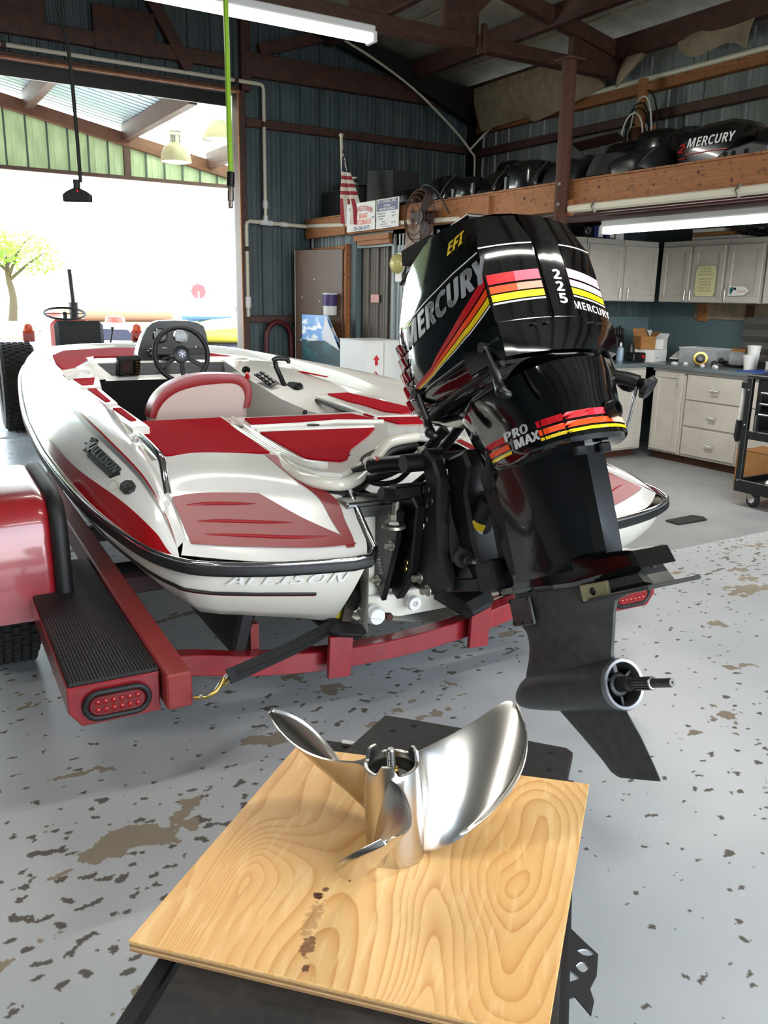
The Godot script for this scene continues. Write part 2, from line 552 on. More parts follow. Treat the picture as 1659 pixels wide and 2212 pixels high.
# ribbed sheet standing on 'at', running along 'dir', its ribs towards 'out'; top(u) gives the height
func ribbed(w: float, bottom: float, top: Callable, at: Vector3, dir: Vector3, out: Vector3, pitch := 0.25, d := 0.022) -> MB:
	var mb := MB.new()
	var pts := []
	var u := 0.0
	while u < w - 0.001:
		for k in [[0.0, 0.0], [0.30, 0.0], [0.34, 0.25], [0.40, 0.25], [0.44, 0.0], [0.56, 0.0], [0.60, 0.25], [0.66, 0.25], [0.70, 0.0], [0.86, 0.0], [0.90, 1.0], [0.96, 1.0]]:
			if u + k[0] * pitch <= w: pts.append(Vector2(u + k[0] * pitch, k[1] * d))
		u += pitch
	pts.append(Vector2(w, 0))
	var flip := dir.cross(Vector3.UP).dot(out) < 0
	for i in pts.size() - 1:
		var a: Vector3 = at + dir * pts[i].x + out * pts[i].y
		var b: Vector3 = at + dir * pts[i + 1].x + out * pts[i + 1].y
		var ta: float = top.call(pts[i].x)
		var tb: float = top.call(pts[i + 1].x)
		var q := [a + Vector3.UP * bottom, b + Vector3.UP * bottom, b + Vector3.UP * tb, a + Vector3.UP * ta]
		if flip: q.reverse()
		mb.quad(q[0], q[1], q[2], q[3])
	return mb

func panels(parent: Node, x0: float, x1: float, bottom: float, top: Callable, at: Vector3, dir: Vector3, out: Vector3, m: Material, width := 0.75) -> void:
	var u := x0
	while u < x1 - 0.01:
		var w := minf(width, x1 - u)
		var uu := u
		obj("wall_panel", ribbed(w, bottom, func(t): return top.call(uu + t), at + dir * u + out * (0.004 if int(round(u / width)) % 2 else 0.0), dir, out), m, parent, 25)
		u += w

func room() -> void:
	# floor: the flaking part and the sounder grey part by the cabinets
	struct("floor", MB.new().box(V(0.5, -0.1, -2.2), V(13.4, 0.2, 14.6)), M.floor)
	var fp := MB.new()
	fp.prism([Vector2(3.75, 3.2), Vector2(7.05, 3.2), Vector2(7.05, 9.4), Vector2(4.3, 9.4), Vector2(4.0, 5.2)], 0.003, Transform3D(Basis(V(1, 0, 0), V(0, 0, -1), V(0, 1, 0)), V(0, 0, 0)))
	struct("floor", fp, M.smooth_floor)
	# back wall with the wide doorway
	var wb := MB.new()
	wb.box(V(1.77, 4.6, ZB - 0.06), V(3.94, 2.06, 0.1)).box(V(5.4, 2.8, ZB - 0.06), V(3.32, 5.6, 0.1)).box(V(-3.2, 2.8, ZB - 0.06), V(6.0, 5.6, 0.1))
	var w := struct("wall_back", wb, M.panel_wall)
	var tp := func(x: float) -> float: return roof_y(x)
	panels(w, 3.8, X2, 0.0, tp, V(0, 0, ZB), V(1, 0, 0), V(0, 0, 1), M.panel_wall)
	panels(w, -0.25, 3.8, 3.62, tp, V(0, 0, ZB), V(1, 0, 0), V(0, 0, 1), M.panel_wall)
	# wall steel: jamb, header, girts, end rafter
	obj("door_jamb", MB.new().box(V(3.775, 1.8, ZB + 0.02), V(0.09, 3.6, 0.16), 0.008), M.red_steel, w)
	obj("jamb_edge", MB.new().box(V(3.735, 1.8, ZB + 0.105), V(0.012, 3.6, 0.02)), M.board, w)
	obj("header", MB.new().box(V(1.75, 3.60, ZB + 0.03), V(4.0, 0.06, 0.14), 0.006), M.red_steel, w)
	obj("header_lip", MB.new().box(V(1.75, 3.575, ZB + 0.108), V(4.0, 0.018, 0.02)), M.board, w)
	obj("header_flashing", MB.new().box(V(1.75, 3.52, ZB - 0.09), V(3.94, 0.14, 0.03)), M.black_satin, w)
	obj("girt", MB.new().box(V(5.4, 3.29, ZB + 0.05), V(3.15, 0.09, 0.07), 0.006), M.red_steel, w)
	obj("girt", MB.new().box(V(5.4, 3.87, ZB + 0.06), V(3.15, 0.24, 0.09), 0.006), M.red_steel, w)
	obj("girt", MB.new().box(V(4.2, 1.17, ZB + 0.05), V(0.76, 0.08, 0.09), 0.006), M.red_steel, w)
	obj("girt", MB.new().box(V(1.2, 3.86, ZB + 0.06), V(4.9, 0.14, 0.08), 0.006), M.red_steel, w)
	obj("post", MB.new().box(V(3.84, 4.05, ZB + 0.05), V(0.11, 0.9, 0.09), 0.006), M.red_steel, w)
	obj("plate", MB.new().box(V(2.55, 3.98, ZB + 0.07), V(0.62, 0.4, 0.07), 0.006), M.red_steel, w)
	obj("plate", MB.new().box(V(1.55, 4.12, ZB + 0.07), V(0.5, 0.45, 0.07), 0.006), M.red_steel, w)
	obj("brace", MB.new().bar(V(4.0, 4.02, ZB + 0.08), V(4.9, 4.32, ZB + 0.08), 0.08, 0.12, Vector3.UP), M.red_steel, w)
	obj("brace", MB.new().bar(V(3.2, 3.72, ZB + 0.08), V(2.6, 4.7, ZB + 0.08), 0.08, 0.12, Vector3.UP), M.red_steel, w)
	# right wall
	var wr := struct("wall_right", MB.new().box(V(X2 + 0.06, 1.95, -2.6), V(0.1, 3.9, 13.8)), M.panel_grey)
	var flat := func(_u: float) -> float: return 3.82
	panels(wr, 0.0, 8.4, 2.2, flat, V(X2, 0, ZB), V(0, 0, 1), V(-1, 0, 0), M.panel_grey, 0.9)
	obj("girt", MB.new().box(V(X2 - 0.06, 3.53, -5.0), V(0.09, 0.13, 8.8), 0.006), M.board, wr)
	obj("girt", MB.new().box(V(X2 - 0.06, 3.24, -5.0), V(0.08, 0.09, 8.8), 0.006), M.red_steel, wr)
	# left wall and the wall behind with its wide doorway
	struct("wall_left", MB.new().box(V(-6.1, 2.2, -2.5), V(0.2, 4.4, 14.0)), M.panel_wall)
	struct("wall_front", MB.new().box(V(-3.6, 2.6, 4.9), V(5.0, 5.4, 0.2)).box(V(6.6, 2.6, 4.9), V(1.0, 5.4, 0.2)).box(V(2.5, 4.55, 4.9), V(7.2, 1.5, 0.2)), M.panel_wall)
	# roof, its insulation facing seen from below, a part for each bay between the purlins
	var roof := struct("ceiling", MB.new().prism([Vector2(7.2, 3.98), Vector2(7.2, 4.06), Vector2(0.5, 5.4), Vector2(-6.3, 4.05), Vector2(-6.3, 3.97), Vector2(0.5, 5.32)], 14.6, Transform3D(Basis.IDENTITY, V(0, 0, -9.55))), M.insul)
	for k in [[6.78, 0.10, 0.2], [5.95, 0.09, 0.19], [4.85, 0.09, 0.19], [3.75, 0.09, 0.19], [2.65, 0.09, 0.19], [1.55, 0.09, 0.19], [-0.5, 0.09, 0.19], [-2.5, 0.09, 0.19], [-4.5, 0.09, 0.19]]:
		obj("purlin", MB.new().box(V(k[0], roof_y(k[0]) - k[2] * 0.5 - 0.0, -2.35), V(k[1], k[2], 14.0), 0.006), M.red_steel, roof)
	for x in [1.1, 2.1, 3.2, 4.3, 5.4, 6.4]:
		obj("insulation_seam", MB.new().bar(V(x, roof_y(x) + 0.022, -9.4), V(x, roof_y(x) + 0.022, 4.8), 0.02, 0.015), M.insul_old, roof)
	# the truss across the hall and the end rafter
	var tz := -6.77
	var T := Transform3D(Basis.IDENTITY, V(0, 0, tz - 0.06))
	var tr := thing("roof_truss", "rusty brown steel roof truss crossing the shop above the loft", "beam")
	obj("bottom_chord", MB.new().prism([Vector2(-4.0, 3.63), Vector2(6.86, 3.63), Vector2(6.86, 3.75), Vector2(-4.0, 3.75)], 0.12, T, 0.006), M.red_steel, tr)
	obj("top_chord", MB.new().prism([Vector2(0.5, 5.22), Vector2(6.93, 3.935), Vector2(6.93, 3.79), Vector2(0.5, 5.06)], 0.10, Transform3D(Basis.IDENTITY, V(0, 0, tz - 0.05)), 0.006), M.red_steel, tr)
	obj("web_plate", MB.new().prism([Vector2(3.73, 3.74), Vector2(4.10, 3.74), Vector2(4.16, 4.45), Vector2(3.73, 4.5)], 0.05, T), M.red_steel, tr)
	obj("web_plate", MB.new().prism([Vector2(4.68, 3.74), Vector2(5.06, 3.74), Vector2(5.06, 3.95), Vector2(5.34, 4.22), Vector2(4.68, 4.32)], 0.05, T), M.red_steel, tr)
	obj("web_plate", MB.new().prism([Vector2(2.2, 3.74), Vector2(3.2, 3.74), Vector2(3.2, 3.8), Vector2(3.0, 4.62), Vector2(2.2, 4.7)], 0.05, T), M.red_steel, tr)
	obj("haunch_plate", MB.new().prism([Vector2(6.20, 3.66), Vector2(6.93, 3.66), Vector2(6.95, 3.93), Vector2(6.20, 4.06)], 0.08, T), M.red_steel, tr)
	obj("hanger", MB.new().box(V(5.06, 3.72, tz + 0.08), V(0.05, 0.24, 0.03)), M.red_steel, tr)
	obj("hanger", MB.new().box(V(5.0, 3.66, tz + 0.09), V(0.03, 0.16, 0.02)), M.red_steel, tr)
	var er := thing("end_rafter", "dark steel end rafter under the roof edge along the back wall", "beam")
	obj("rafter", MB.new().prism([Vector2(0.5, 5.28), Vector2(6.95, 3.95), Vector2(6.95, 3.55), Vector2(5.6, 4.02), Vector2(4.6, 4.28), Vector2(0.5, 5.0)], 0.10, Transform3D(Basis.IDENTITY, V(0, 0, ZB + 0.11))), M.black_cast, er)
	obj("flange", MB.new().box(V(6.93, 3.0, ZB + 0.12), V(0.1, 1.7, 0.16)), M.black_cast, er)
	# conduit pipes
	var c1 := thing("conduit_pipe", "pale conduit pipe over the big doorway dropping down the back wall", "pipe")
	var zz := ZB + 0.10
	obj("pipe", MB.new().tube([V(-0.2, 3.68, zz), V(3.98, 3.685, zz), V(4.02, 3.675, zz), V(4.035, 3.64, zz), V(4.035, 2.3, zz)], 0.021, 8), M.pvc, c1)
	obj("pipe", MB.new().tube([V(3.80, 1.2, zz), V(3.80, 2.20, zz), V(3.81, 2.235, zz), V(3.84, 2.25, zz), V(4.5, 2.232, zz), V(4.545, 2.232, zz + 0.03), V(4.55, 2.230, zz + 0.1), V(4.55, 2.20, -8.4), V(4.54, 2.16, -7.6), V(4.53, 2.12, -6.25)], 0.022, 8), M.pvc, c1)
	obj("coupling", MB.new().cyl(V(4.035, 2.40, zz), V(4.035, 2.48, zz), 0.030), M.white_plastic, c1)
	obj("tee", MB.new().cyl(V(3.97, 2.246, zz), V(4.12, 2.243, zz), 0.031).cyl(V(4.035, 2.25, zz), V(4.035, 2.32, zz), 0.029), M.white_plastic, c1)
	obj("coupling", MB.new().cyl(V(4.22, 2.24, zz), V(4.30, 2.238, zz), 0.030), M.white_plastic, c1)
	obj("tap", MB.new().cyl(V(3.80, 1.30, zz), V(3.80, 1.42, zz), 0.036).cyl(V(3.80, 1.2, zz), V(3.80, 1.26, zz), 0.018), M.white_plastic, c1)
	for q in [V(3.72, 3.685, zz), V(1.4, 3.68, zz), V(4.035, 3.28, zz), V(3.80, 1.95, zz)]:
		obj("strap", MB.new().box(q, V(0.05, 0.055, 0.05), 0.008), M.red_steel, c1)
	var c2 := thing("conduit_pipe", "thin grey conduit bent along the end rafter into the roof corner", "pipe")
	obj("pipe", MB.new().tube(MB.smooth([V(4.75, 4.30, zz + 0.15), V(5.3, 4.12, zz + 0.15), V(5.9, 3.86, zz + 0.15), V(6.45, 3.52, zz + 0.15), V(6.80, 3.25, zz + 0.14), V(6.87, 3.12, zz + 0.13), V(6.86, 2.5, zz + 0.13)], 4), 0.014, 7), M.pvc, c2)
	obj("pipe", MB.new().tube([V(6.78, 3.27, zz + 0.14), V(6.90, 3.46, zz + 0.3), V(6.9, 3.57, -8.7), V(6.90, 3.575, -7.4)], 0.014, 7), M.pvc, c2)
	var c3 := tag(obj("conduit_pipe", MB.new().tube([V(6.885, 3.585, -7.6), V(6.885, 3.575, -1.0)], 0.024, 8), M.pvc), "long pale pipe running along the right wall under the eave", "pipe")
	c3.set_meta("label", "long pale pipe running along the right wall under the eave")
	# hanging insulation at the eave
	var hang := [
		["sagging tan insulation sheet drooping below the eave near the far corner", [V(6.70, 3.93, -9.0), V(6.70, 3.94, -8.3), V(6.70, 3.94, -7.6), V(6.70, 3.95, -7.05)], [V(6.80, 3.46, -8.95), V(6.84, 3.50, -8.2), V(6.78, 3.42, -7.85), V(6.86, 3.62, -6.95)]],
		["torn insulation flap hanging by the truss end", [V(6.88, 3.94, -6.62), V(6.88, 3.94, -6.5), V(6.88, 3.94, -6.36), V(6.88, 3.94, -6.25)], [V(6.70, 3.52, -6.64), V(6.70, 3.54, -6.6), V(6.74, 3.66, -6.50), V(6.86, 3.82, -6.42)]],
		["bunched tan insulation hanging under the eave above the loft", [V(6.84, 3.93, -6.0), V(6.84, 3.93, -5.7), V(6.84, 3.93, -5.4), V(6.84, 3.93, -5.1)], [V(6.80, 3.72, -5.95), V(6.74, 3.62, -5.72), V(6.80, 3.68, -5.42), V(6.76, 3.58, -5.2)]],
		["insulation sheet hanging under the eave at the right edge", [V(6.84, 3.93, -4.85), V(6.84, 3.93, -4.5), V(6.84, 3.93, -4.1), V(6.84, 3.93, -3.6)], [V(6.78, 3.66, -4.85), V(6.70, 3.58, -4.55), V(6.78, 3.64, -4.1), V(6.80, 3.6, -3.6)]]]
	for h in hang:
		var g := []
		for k in 5:
			var row := PackedVector3Array()
			for j in 4:
				var a: Vector3 = h[1][j]
				var b: Vector3 = h[2][j]
				var v := a.lerp(b, k / 4.0)
				v.x -= 0.07 * sin(PI * k / 4.0) * (1.0 if j % 2 else 0.6)
				row.append(v)
			g.append(row)
		tag(obj("insulation_sheet", MB.new().sheet(g, 0.012, 4), M.insul_old, self, 60), h[0], "insulation")
	# post at the loft
	var po := thing("steel_post", "round rusty steel post standing in front of the loft beam", "post", V(4.50, 0, -4.93))
	obj("pipe", MB.new().cyl(V(0.02, 0, 0), V(0, 3.10, 0), 0.052, 18), M.rust, po, 40)
	obj("base_plate", MB.new().box(V(0.02, 0.006, 0), V(0.2, 0.012, 0.2)), M.rust, po)
	obj("cap_plate", MB.new().box(V(0, 3.105, 0), V(0.16, 0.012, 0.16)), M.rust, po)
	for y in [2.13, 2.27]:
		obj("bolt", MB.new().cyl(V(-0.045, y, 0.03), V(-0.065, y, 0.045), 0.014, 6), M.zinc, po)
	# hanging cord with a plug block and the green air hose
	var cd := thing("hanging_cord", "black cord hanging from the roof with a three way plug block", "cord")
	obj("cord", MB.new().tube(MB.smooth([V(1.12, 4.55, -4.37), V(0.93, 3.0, -4.50), V(0.955, 2.55, -4.46), V(0.96, 2.2, -4.43), V(0.956, 1.955, -4.40)], 5), 0.009, 7), M.rubber, cd)
	obj("plug_block", MB.new().prism([Vector2(-0.066, 0.0), Vector2(0.066, 0.0), Vector2(0.066, 0.032), Vector2(0.045, 0.048), Vector2(0.012, 0.062), Vector2(0.012, 0.10), Vector2(-0.012, 0.10), Vector2(-0.012, 0.062), Vector2(-0.045, 0.048), Vector2(-0.066, 0.032)], 0.04, Transform3D(ry(-31), V(0.958 - 0.01, 1.865, -4.42)), 0.005), M.rubber, cd)
	obj("indicator", MB.new().lathe([Vector2(0.0, 0.0), Vector2(0.005, 0.0), Vector2(0.004, 0.004), Vector2(0, 0.005)], 8, V(0.936, 1.912, -4.385), V(-0.5, 0, 0.85)), glow(Color(1, 0.05, 0.03), 1.2), cd)
	var hs := thing("air_hose", "lime green air hose hanging straight down from the roof", "hose")
	obj("hose", MB.new().tube([V(1.70, 4.9, -4.24), V(1.655, 2.95, -4.25), V(1.625, 2.35, -4.17), V(1.60, 2.02, -4.10)], 0.013, 10), mat(Color(0.50, 0.66, 0.14), 0.45), hs)
	obj("ferrule", MB.new().cyl(V(1.60, 2.02, -4.10), V(1.592, 1.955, -4.085), 0.019), M.black_satin, hs)
	obj("coupler", MB.new().lathe([Vector2(0, 0), Vector2(0.012, 0), Vector2(0.012, 0.03), Vector2(0.016, 0.035), Vector2(0.016, 0.08), Vector2(0.013, 0.10), Vector2(0, 0.10)], 12, V(1.580, 1.855, -4.06), V(0.012, 0.1, -0.025)), M.zinc, hs)
	# red hose coiled low on the back wall
	var hp := []
	for k in 17:
		var a := PI * k / 16.0
		hp.append(V(4.17 + 0.17 * cos(a), 0.95 + 0.19 * sin(a), ZB + 0.10 + 0.003 * k))
	hp.push_front(V(4.36, 0.2, ZB + 0.1)); hp.append(V(3.98, 0.2, ZB + 0.15))
	tag(obj("red_hose", MB.new().tube(hp, 0.03, 8), mat(Color(0.30, 0.05, 0.06), 0.5)), "dark red hose looped on the back wall by the big doorway", "hose")

func lamp_tube(at: Vector3, length: float, dir: Vector3, called: String, label: String, energy: float, strip := true) -> void:
	var t := thing(called, label, "lamp", at, Basis.IDENTITY, "")
	var side := dir.cross(Vector3.UP)
	obj("housing", MB.new().bar(-dir * length * 0.5 + V(0, 0.075, 0), dir * length * 0.5 + V(0, 0.075, 0), 0.13, 0.05, Vector3.UP, 0.008), M.lamp_white, t)
	for s in [-1.0, 1.0]:
		obj("tube_holder", MB.new().box(dir * length * 0.5 * s + V(0, 0.03, 0), V(0.03, 0.07, 0.03) + side.abs() * 0.09, 0.004), M.lamp_white, t)
	for s in ([-0.03, 0.03] if strip else [0.0]):
		obj("tube", MB.new().cyl(-dir * (length * 0.5 - 0.02) + side * s + V(0, 0.02, 0), dir * (length * 0.5 - 0.02) + side * s + V(0, 0.02, 0), 0.019 if strip else 0.024, 12), M.tube, t, 60)
	var l := AreaLight3D.new()
	l.name = "tube_light"
	l.area_size = Vector2(length - 0.06, 0.10)
	l.light_energy = energy
	l.light_color = Color(1.0, 0.985, 0.96)
	l.shadow_enabled = true
	l.area_range = 14.0
	l.area_attenuation = 2.0
	var z := Vector3.UP
	l.transform = Transform3D(Basis(dir, z.cross(dir), z), V(0, -0.012, 0))
	t.add_child(l)

func ceiling_lamps() -> void:
	lamp_tube(V(2.10, 3.2, -5.70), 2.42, V(1, 0, 0), "tube_lamp", "long fluorescent tube lamp hanging under the roof above the boat", 5.0)
	lamp_tube(V(5.01, 1.955, -3.85), 2.2, V(0, 0, 1), "tube_lamp", "fluorescent tube lamp under the loft above the worktop", 4.5)
	lamp_tube(V(2.6, 3.2, -1.2), 2.42, V(1, 0, 0), "tube_lamp", "fluorescent tube lamp overhead in front of the engine", 5.0)
	lamp_tube(V(-1.6, 3.2, -1.6), 2.42, V(1, 0, 0), "tube_lamp", "fluorescent tube lamp overhead on the far left", 5.0)
	lamp_tube(V(1.6, 3.2, 2.2), 2.42, V(1, 0, 0), "tube_lamp", "fluorescent tube lamp overhead behind the viewer", 5.0)

# boat axes: x to starboard, y up from the floor, s forward from the stern (node -z)
func P(x: float, y: float, s: float) -> Vector3:
	return Vector3(x, y, -s)

func starboard(v: Vector3) -> Vector3:
	return Vector3(-v.x * (1.0 + 0.05 * maxf(0.0, 1.0 + v.z)), v.y, v.z)

func mirrored(mb: MB) -> MB:
	var o := MB.new()
	for i in range(0, mb.p.size(), 3):
		o.tri(starboard(mb.p[i]), starboard(mb.p[i + 2]), starboard(mb.p[i + 1]))
	return o

# slab with a flat outline given as (x, s), from y0 to y1
func slab(poly: Array, y0: float, y1: float, bev := 0.0) -> MB:
	return MB.new().prism(poly, y1 - y0, Transform3D(Basis(V(1, 0, 0), V(0, 0, -1), V(0, 1, 0)), V(0, y0, 0)), bev)

var railA := []
var ridgeB := []
var deckC := []
var chineD := []
var keelE := []

func flank(k: float, u: float) -> Vector3:
	var a: Vector3 = MB.crv(railA, k)
	var b: Vector3 = MB.crv(ridgeB, k)
	var v := a.lerp(b, u)
	var n := (b - a).cross(Vector3(0, 0, -1)).normalized()
	if n.y < 0: n = -n
	return v + n * sin(PI * u) * 0.022 * clampf(k, 0.0, 1.0)

func ribbon(f: Callable, t0: float, t1: float, n: int, lo: Callable, hi: Callable, off := 0.004, m := 4) -> MB:
	# a thin strip laid on the surface f(t, u), from u = lo(t) to hi(t)
	var g := []
	for i in n + 1:
		var t := lerpf(t0, t1, float(i) / n)
		var row := PackedVector3Array()
		for j in m + 1:
			var u := lerpf(lo.call(t), hi.call(t), float(j) / m)
			var e := 0.01
			var p: Vector3 = f.call(t, u)
			var du: Vector3 = f.call(t, u + e) - f.call(t, u - e)
			var dt: Vector3 = f.call(t + e, u) - f.call(t - e, u)
			var nn := du.cross(dt).normalized()
			if nn.y < 0: nn = -nn
			row.append(p + nn * off)
		g.append(row)
	return MB.new().sheet(g, 0.0)

func boat() -> void:
	var b := thing("bass_boat", "white and red bass boat with red carpeted decks sitting on the trailer", "boat", V(1.79, 0, -2.40), ry(-2.5))
	railA = [P(-1.03, 0.63, 0.03), P(-1.10, 0.635, 0.22), P(-1.16, 0.645, 0.65), P(-1.19, 0.66, 1.15), P(-1.20, 0.68, 1.75), P(-1.185, 0.695, 2.3), P(-1.15, 0.71, 3.0), P(-1.07, 0.745, 4.0), P(-0.96, 0.79, 5.0), P(-0.78, 0.84, 5.75), P(-0.42, 0.88, 6.15), P(0, 0.90, 6.3)]
	ridgeB = [P(-1.02, 0.655, 0.09), P(-1.0, 0.715, 0.3), P(-0.99, 0.785, 0.65), P(-1.03, 0.865, 1.12), P(-1.05, 0.91, 1.7), P(-1.045, 0.928, 2.2), P(-1.02, 0.945, 3.0), P(-0.96, 0.955, 4.0), P(-0.86, 0.965, 5.0), P(-0.66, 0.96, 5.6), P(-0.36, 0.955, 5.95), P(0, 0.95, 6.08)]
	deckC = [P(-0.985, 0.672, 0.12), P(-0.965, 0.725, 0.34), P(-0.93, 0.795, 0.72), P(-0.89, 0.815, 1.15), P(-0.83, 0.83, 1.7), P(-0.82, 0.855, 2.2), P(-0.85, 0.875, 3.0), P(-0.84, 0.925, 4.0), P(-0.74, 0.935, 5.0), P(-0.5, 0.935, 5.5), P(-0.26, 0.935, 5.80), P(0, 0.935, 5.95)]
	chineD = [P(-0.95, 0.42, 0.10), P(-1.0, 0.43, 0.3), P(-1.03, 0.43, 0.7), P(-1.05, 0.44, 1.2), P(-1.06, 0.45, 1.8), P(-1.05, 0.47, 2.4), P(-1.0, 0.50, 3.1), P(-0.9, 0.56, 4.0), P(-0.75, 0.64, 5.0), P(-0.5, 0.74, 5.7), P(-0.22, 0.82, 6.1), P(0, 0.86, 6.2)]
	var rearA := [P(-0.47, 0.628, -0.195), P(-0.62, 0.625, -0.17), P(-0.80, 0.625, -0.12), P(-0.95, 0.627, -0.05)]
	var rearD := [P(-0.50, 0.335, 0.02), P(-0.62, 0.365, 0.03), P(-0.78, 0.395, 0.05), P(-0.89, 0.412, 0.07)]
	# ---- hull sides and bottom
	var A := rearA + MB.smooth(railA, 3)
	var D := rearD + MB.smooth(chineD, 3)
	var hull := MB.new()
	var g := []
	for i in A.size():
		var a: Vector3 = A[i]
		var d: Vector3 = D[i]
		var row := PackedVector3Array()
		for j in 8:
			var t := j / 7.0
			# flared under the rail, then full and round down to the chine
			var v := a.lerp(d, t)
			var out := (a - V(0, a.y, minf(a.z, -0.9)))
			out.y = 0
			out = out.normalized()
			v += out * (0.030 * sin(PI * t) - 0.028 * sin(PI * minf(t * 3.0, 1.0)) * (1 if i > 3 else 0))
			row.append(v)
		var keel := P(0, 0.20 + 0.10 * pow(clampf((-d.z - 2.5) / 3.8, 0, 1), 1.5) * 6.0, maxf(-d.z, 0.14))
		if -d.z > 5.9: keel = d * V(0, 1, 1)
		var q := d.lerp(keel, 0.35) + V(0, 0.012, 0)
		row.append(q); row.append(d.lerp(keel, 0.75)); row.append(keel)
		g.append(row)
	hull.sheet(g)
	var both := MB.new().add(hull).add(mirrored(hull))
	# transom between the sponsons, splash well
	var tz := 0.15
	var tp := [Vector2(-0.50, 0.335), Vector2(-0.15, 0.245), Vector2(0.15, 0.245), Vector2(0.50, 0.335), Vector2(0.50, 0.715), Vector2(-0.46, 0.715)]
	both.prism(tp, 0.05, Transform3D(Basis.IDENTITY, V(0, 0, -tz - 0.05)), 0.004)
	var h := obj("hull", both, M.cream, b, 50)
	obj("spray_step", MB.new().box(P(-0.1, 0.355, 0.135), V(0.72, 0.008, 0.03), 0.003), M.gel, h)
	var si := MB.new()
	for s in [-1.0, 1.0]:
		var ins := [P(-0.47, 0.63, -0.19), P(-0.43, 0.66, -0.06), P(-0.385, 0.69, 0.10), P(-0.34, 0.74, 0.28)]
		for i in 3:
			var lo0: Vector3 = ins[i] * V(1, 0, 1) + V(0, 0.36, 0)
			var lo1: Vector3 = ins[i + 1] * V(1, 0, 1) + V(0, 0.36, 0)
			if s < 0: si.quad(ins[i], lo0, lo1, ins[i + 1])
			else: si.quad(starboard(ins[i + 1]), starboard(lo1), starboard(lo0), starboard(ins[i]))
	si.box(P(0, 0.60, 0.42), V(0.86, 0.03, 0.52)).box(P(0, 0.66, 0.70), V(0.9, 0.2, 0.03))
	obj("splash_well", si, M.gel, h)
	obj("transom_cap", MB.new().box(P(0.0, 0.722, 0.165), V(0.80, 0.022, 0.10), 0.006).box(P(0.0, 0.695, 0.128), V(0.80, 0.05, 0.012), 0.003), M.steel, h)
	obj("outlet", MB.new().lathe([Vector2(0.0, 0.0), Vector2(0.030, 0.0), Vector2(0.034, 0.006), Vector2(0.034, 0.02), Vector2(0.04, 0.03)], 18, P(-0.285, 0.292, 0.08), P(0, 0, 1)), M.gel, h)
	obj("drain_plug", MB.new().lathe([Vector2(0, 0), Vector2(0.014, 0.002), Vector2(0.016, 0.012), Vector2(0.011, 0.03)], 12, P(-0.235, 0.283, 0.075), P(0, 0, 1)), M.rust, h)
	obj("outlet", MB.new().lathe([Vector2(0.010, 0.006), Vector2(0.012, 0.0), Vector2(0.026, 0.0), Vector2(0.03, 0.02)], 16, P(-0.12, 0.315, 0.085), P(0, 0, 1)), M.gel, h)
	# ---- hull pinstripes
	var hs := func(t: float, u: float) -> Vector3:
		var a: Vector3 = MB.crv(A, t)
		var d: Vector3 = MB.crv(D, t)
		var out := (a - V(0, a.y, minf(a.z, -0.9))); out.y = 0; out = out.normalized()
		return a.lerp(d, u) + out * (0.030 * sin(PI * u) + 0.003)
	for k in [[0.50, "red_pinstripe", M.red_gel, 0.004], [0.478, "grey_pinstripe", M.black_cast, 0.006]]:
		var path := []
		for i in 60:
			path.append(hs.call(0.9 + i * 0.45, k[0] + 0.0))
		obj(k[1], MB.new().tube(path, k[3], 6), k[2], h)
	# moulded name on the stern
	var nm := text("ALLISON", 0.045, "sans", true, 0.0, 0.5, 0.25, 1.35)
	var nt := MB.new()
	for i in nm.p.size():
		pass
	for i in range(0, nm.p.size(), 3):
		var q := []
		for j in 3:
			var v := nm.p[i + j]
			var t := 1.55 - v.x / 0.155
			var o: Vector3 = hs.call(t, 0.30 - v.y * 3.4)
			q.append(o + V(-0.3, 0, 0.9) * 0.003)
		nt.tri(q[0], q[1], q[2])
	obj("moulded_name", nt, M.gel, h)
	# ---- rub rail: black rubber with a bright insert
	var rp := [P(-0.335, 0.745, 0.26), P(-0.375, 0.70, 0.10), P(-0.42, 0.665, -0.06), P(-0.445, 0.642, -0.16), P(-0.475, 0.632, -0.195), P(-0.53, 0.628, -0.195)] + MB.smooth(rearA + railA, 3).slice(3)
	var rb := MB.new()
	var ri := MB.new()
	var sect := [[0.0, 0.006], [0.02, 0.006], [0.028, -0.004], [0.028, -0.022], [0.018, -0.032], [0.0, -0.034]]
	var rings := []
	var inset := []
	for i in rp.size():
		var t: Vector3 = (rp[mini(i + 1, rp.size() - 1)] - rp[maxi(i - 1, 0)]).normalized()
		var out := t.cross(Vector3.UP).normalized()
		out = -out if out.dot(rp[i] - P(-0.3, rp[i].y, 2.0)) < 0 else out
		if i < 4: out = V(1, 0, 0.2).normalized()
		var ring := PackedVector3Array()
		for q in sect: ring.append(rp[i] + out * (q[0] - 0.004) + Vector3.UP * q[1])
		rings.append(ring)
		inset.append(rp[i] + out * 0.012 + Vector3.UP * 0.008)
	rb.loft(rings, true)
	obj("rub_rail", MB.new().add(rb).add(mirrored(rb)), M.rubber, b, 40)
	ri.tube(inset, 0.0095, 8)
	obj("rail_insert", MB.new().add(ri).add(mirrored(ri)), M.chrome, b, 60)
	# ---- deck mouldings: flank from rail to ridge, crown from ridge to deck edge
	var fg := []
	var n := (railA.size() - 1) * 5
	for i in n + 1:
		var k := float(i) / 5.0
		var row := PackedVector3Array()
		for j in 9: row.append(flank(k, j / 8.0))
		var bb: Vector3 = MB.crv(ridgeB, k)
		var cc: Vector3 = MB.crv(deckC, k)
		for j in range(1, 7):
			var u := j / 6.0
			row.append(bb.lerp(cc, u) + V(0, 0.026 * sin(PI * u) * smoothstep(0.8, 3.0, k), 0))
		# inner lip of the deck edge
		var inw := V(-signf(cc.x), 0, 0)
		row.append(cc + inw * 0.012 + V(0, -0.012, 0))
		row.append(cc + inw * 0.02 + V(0, -0.05, 0))
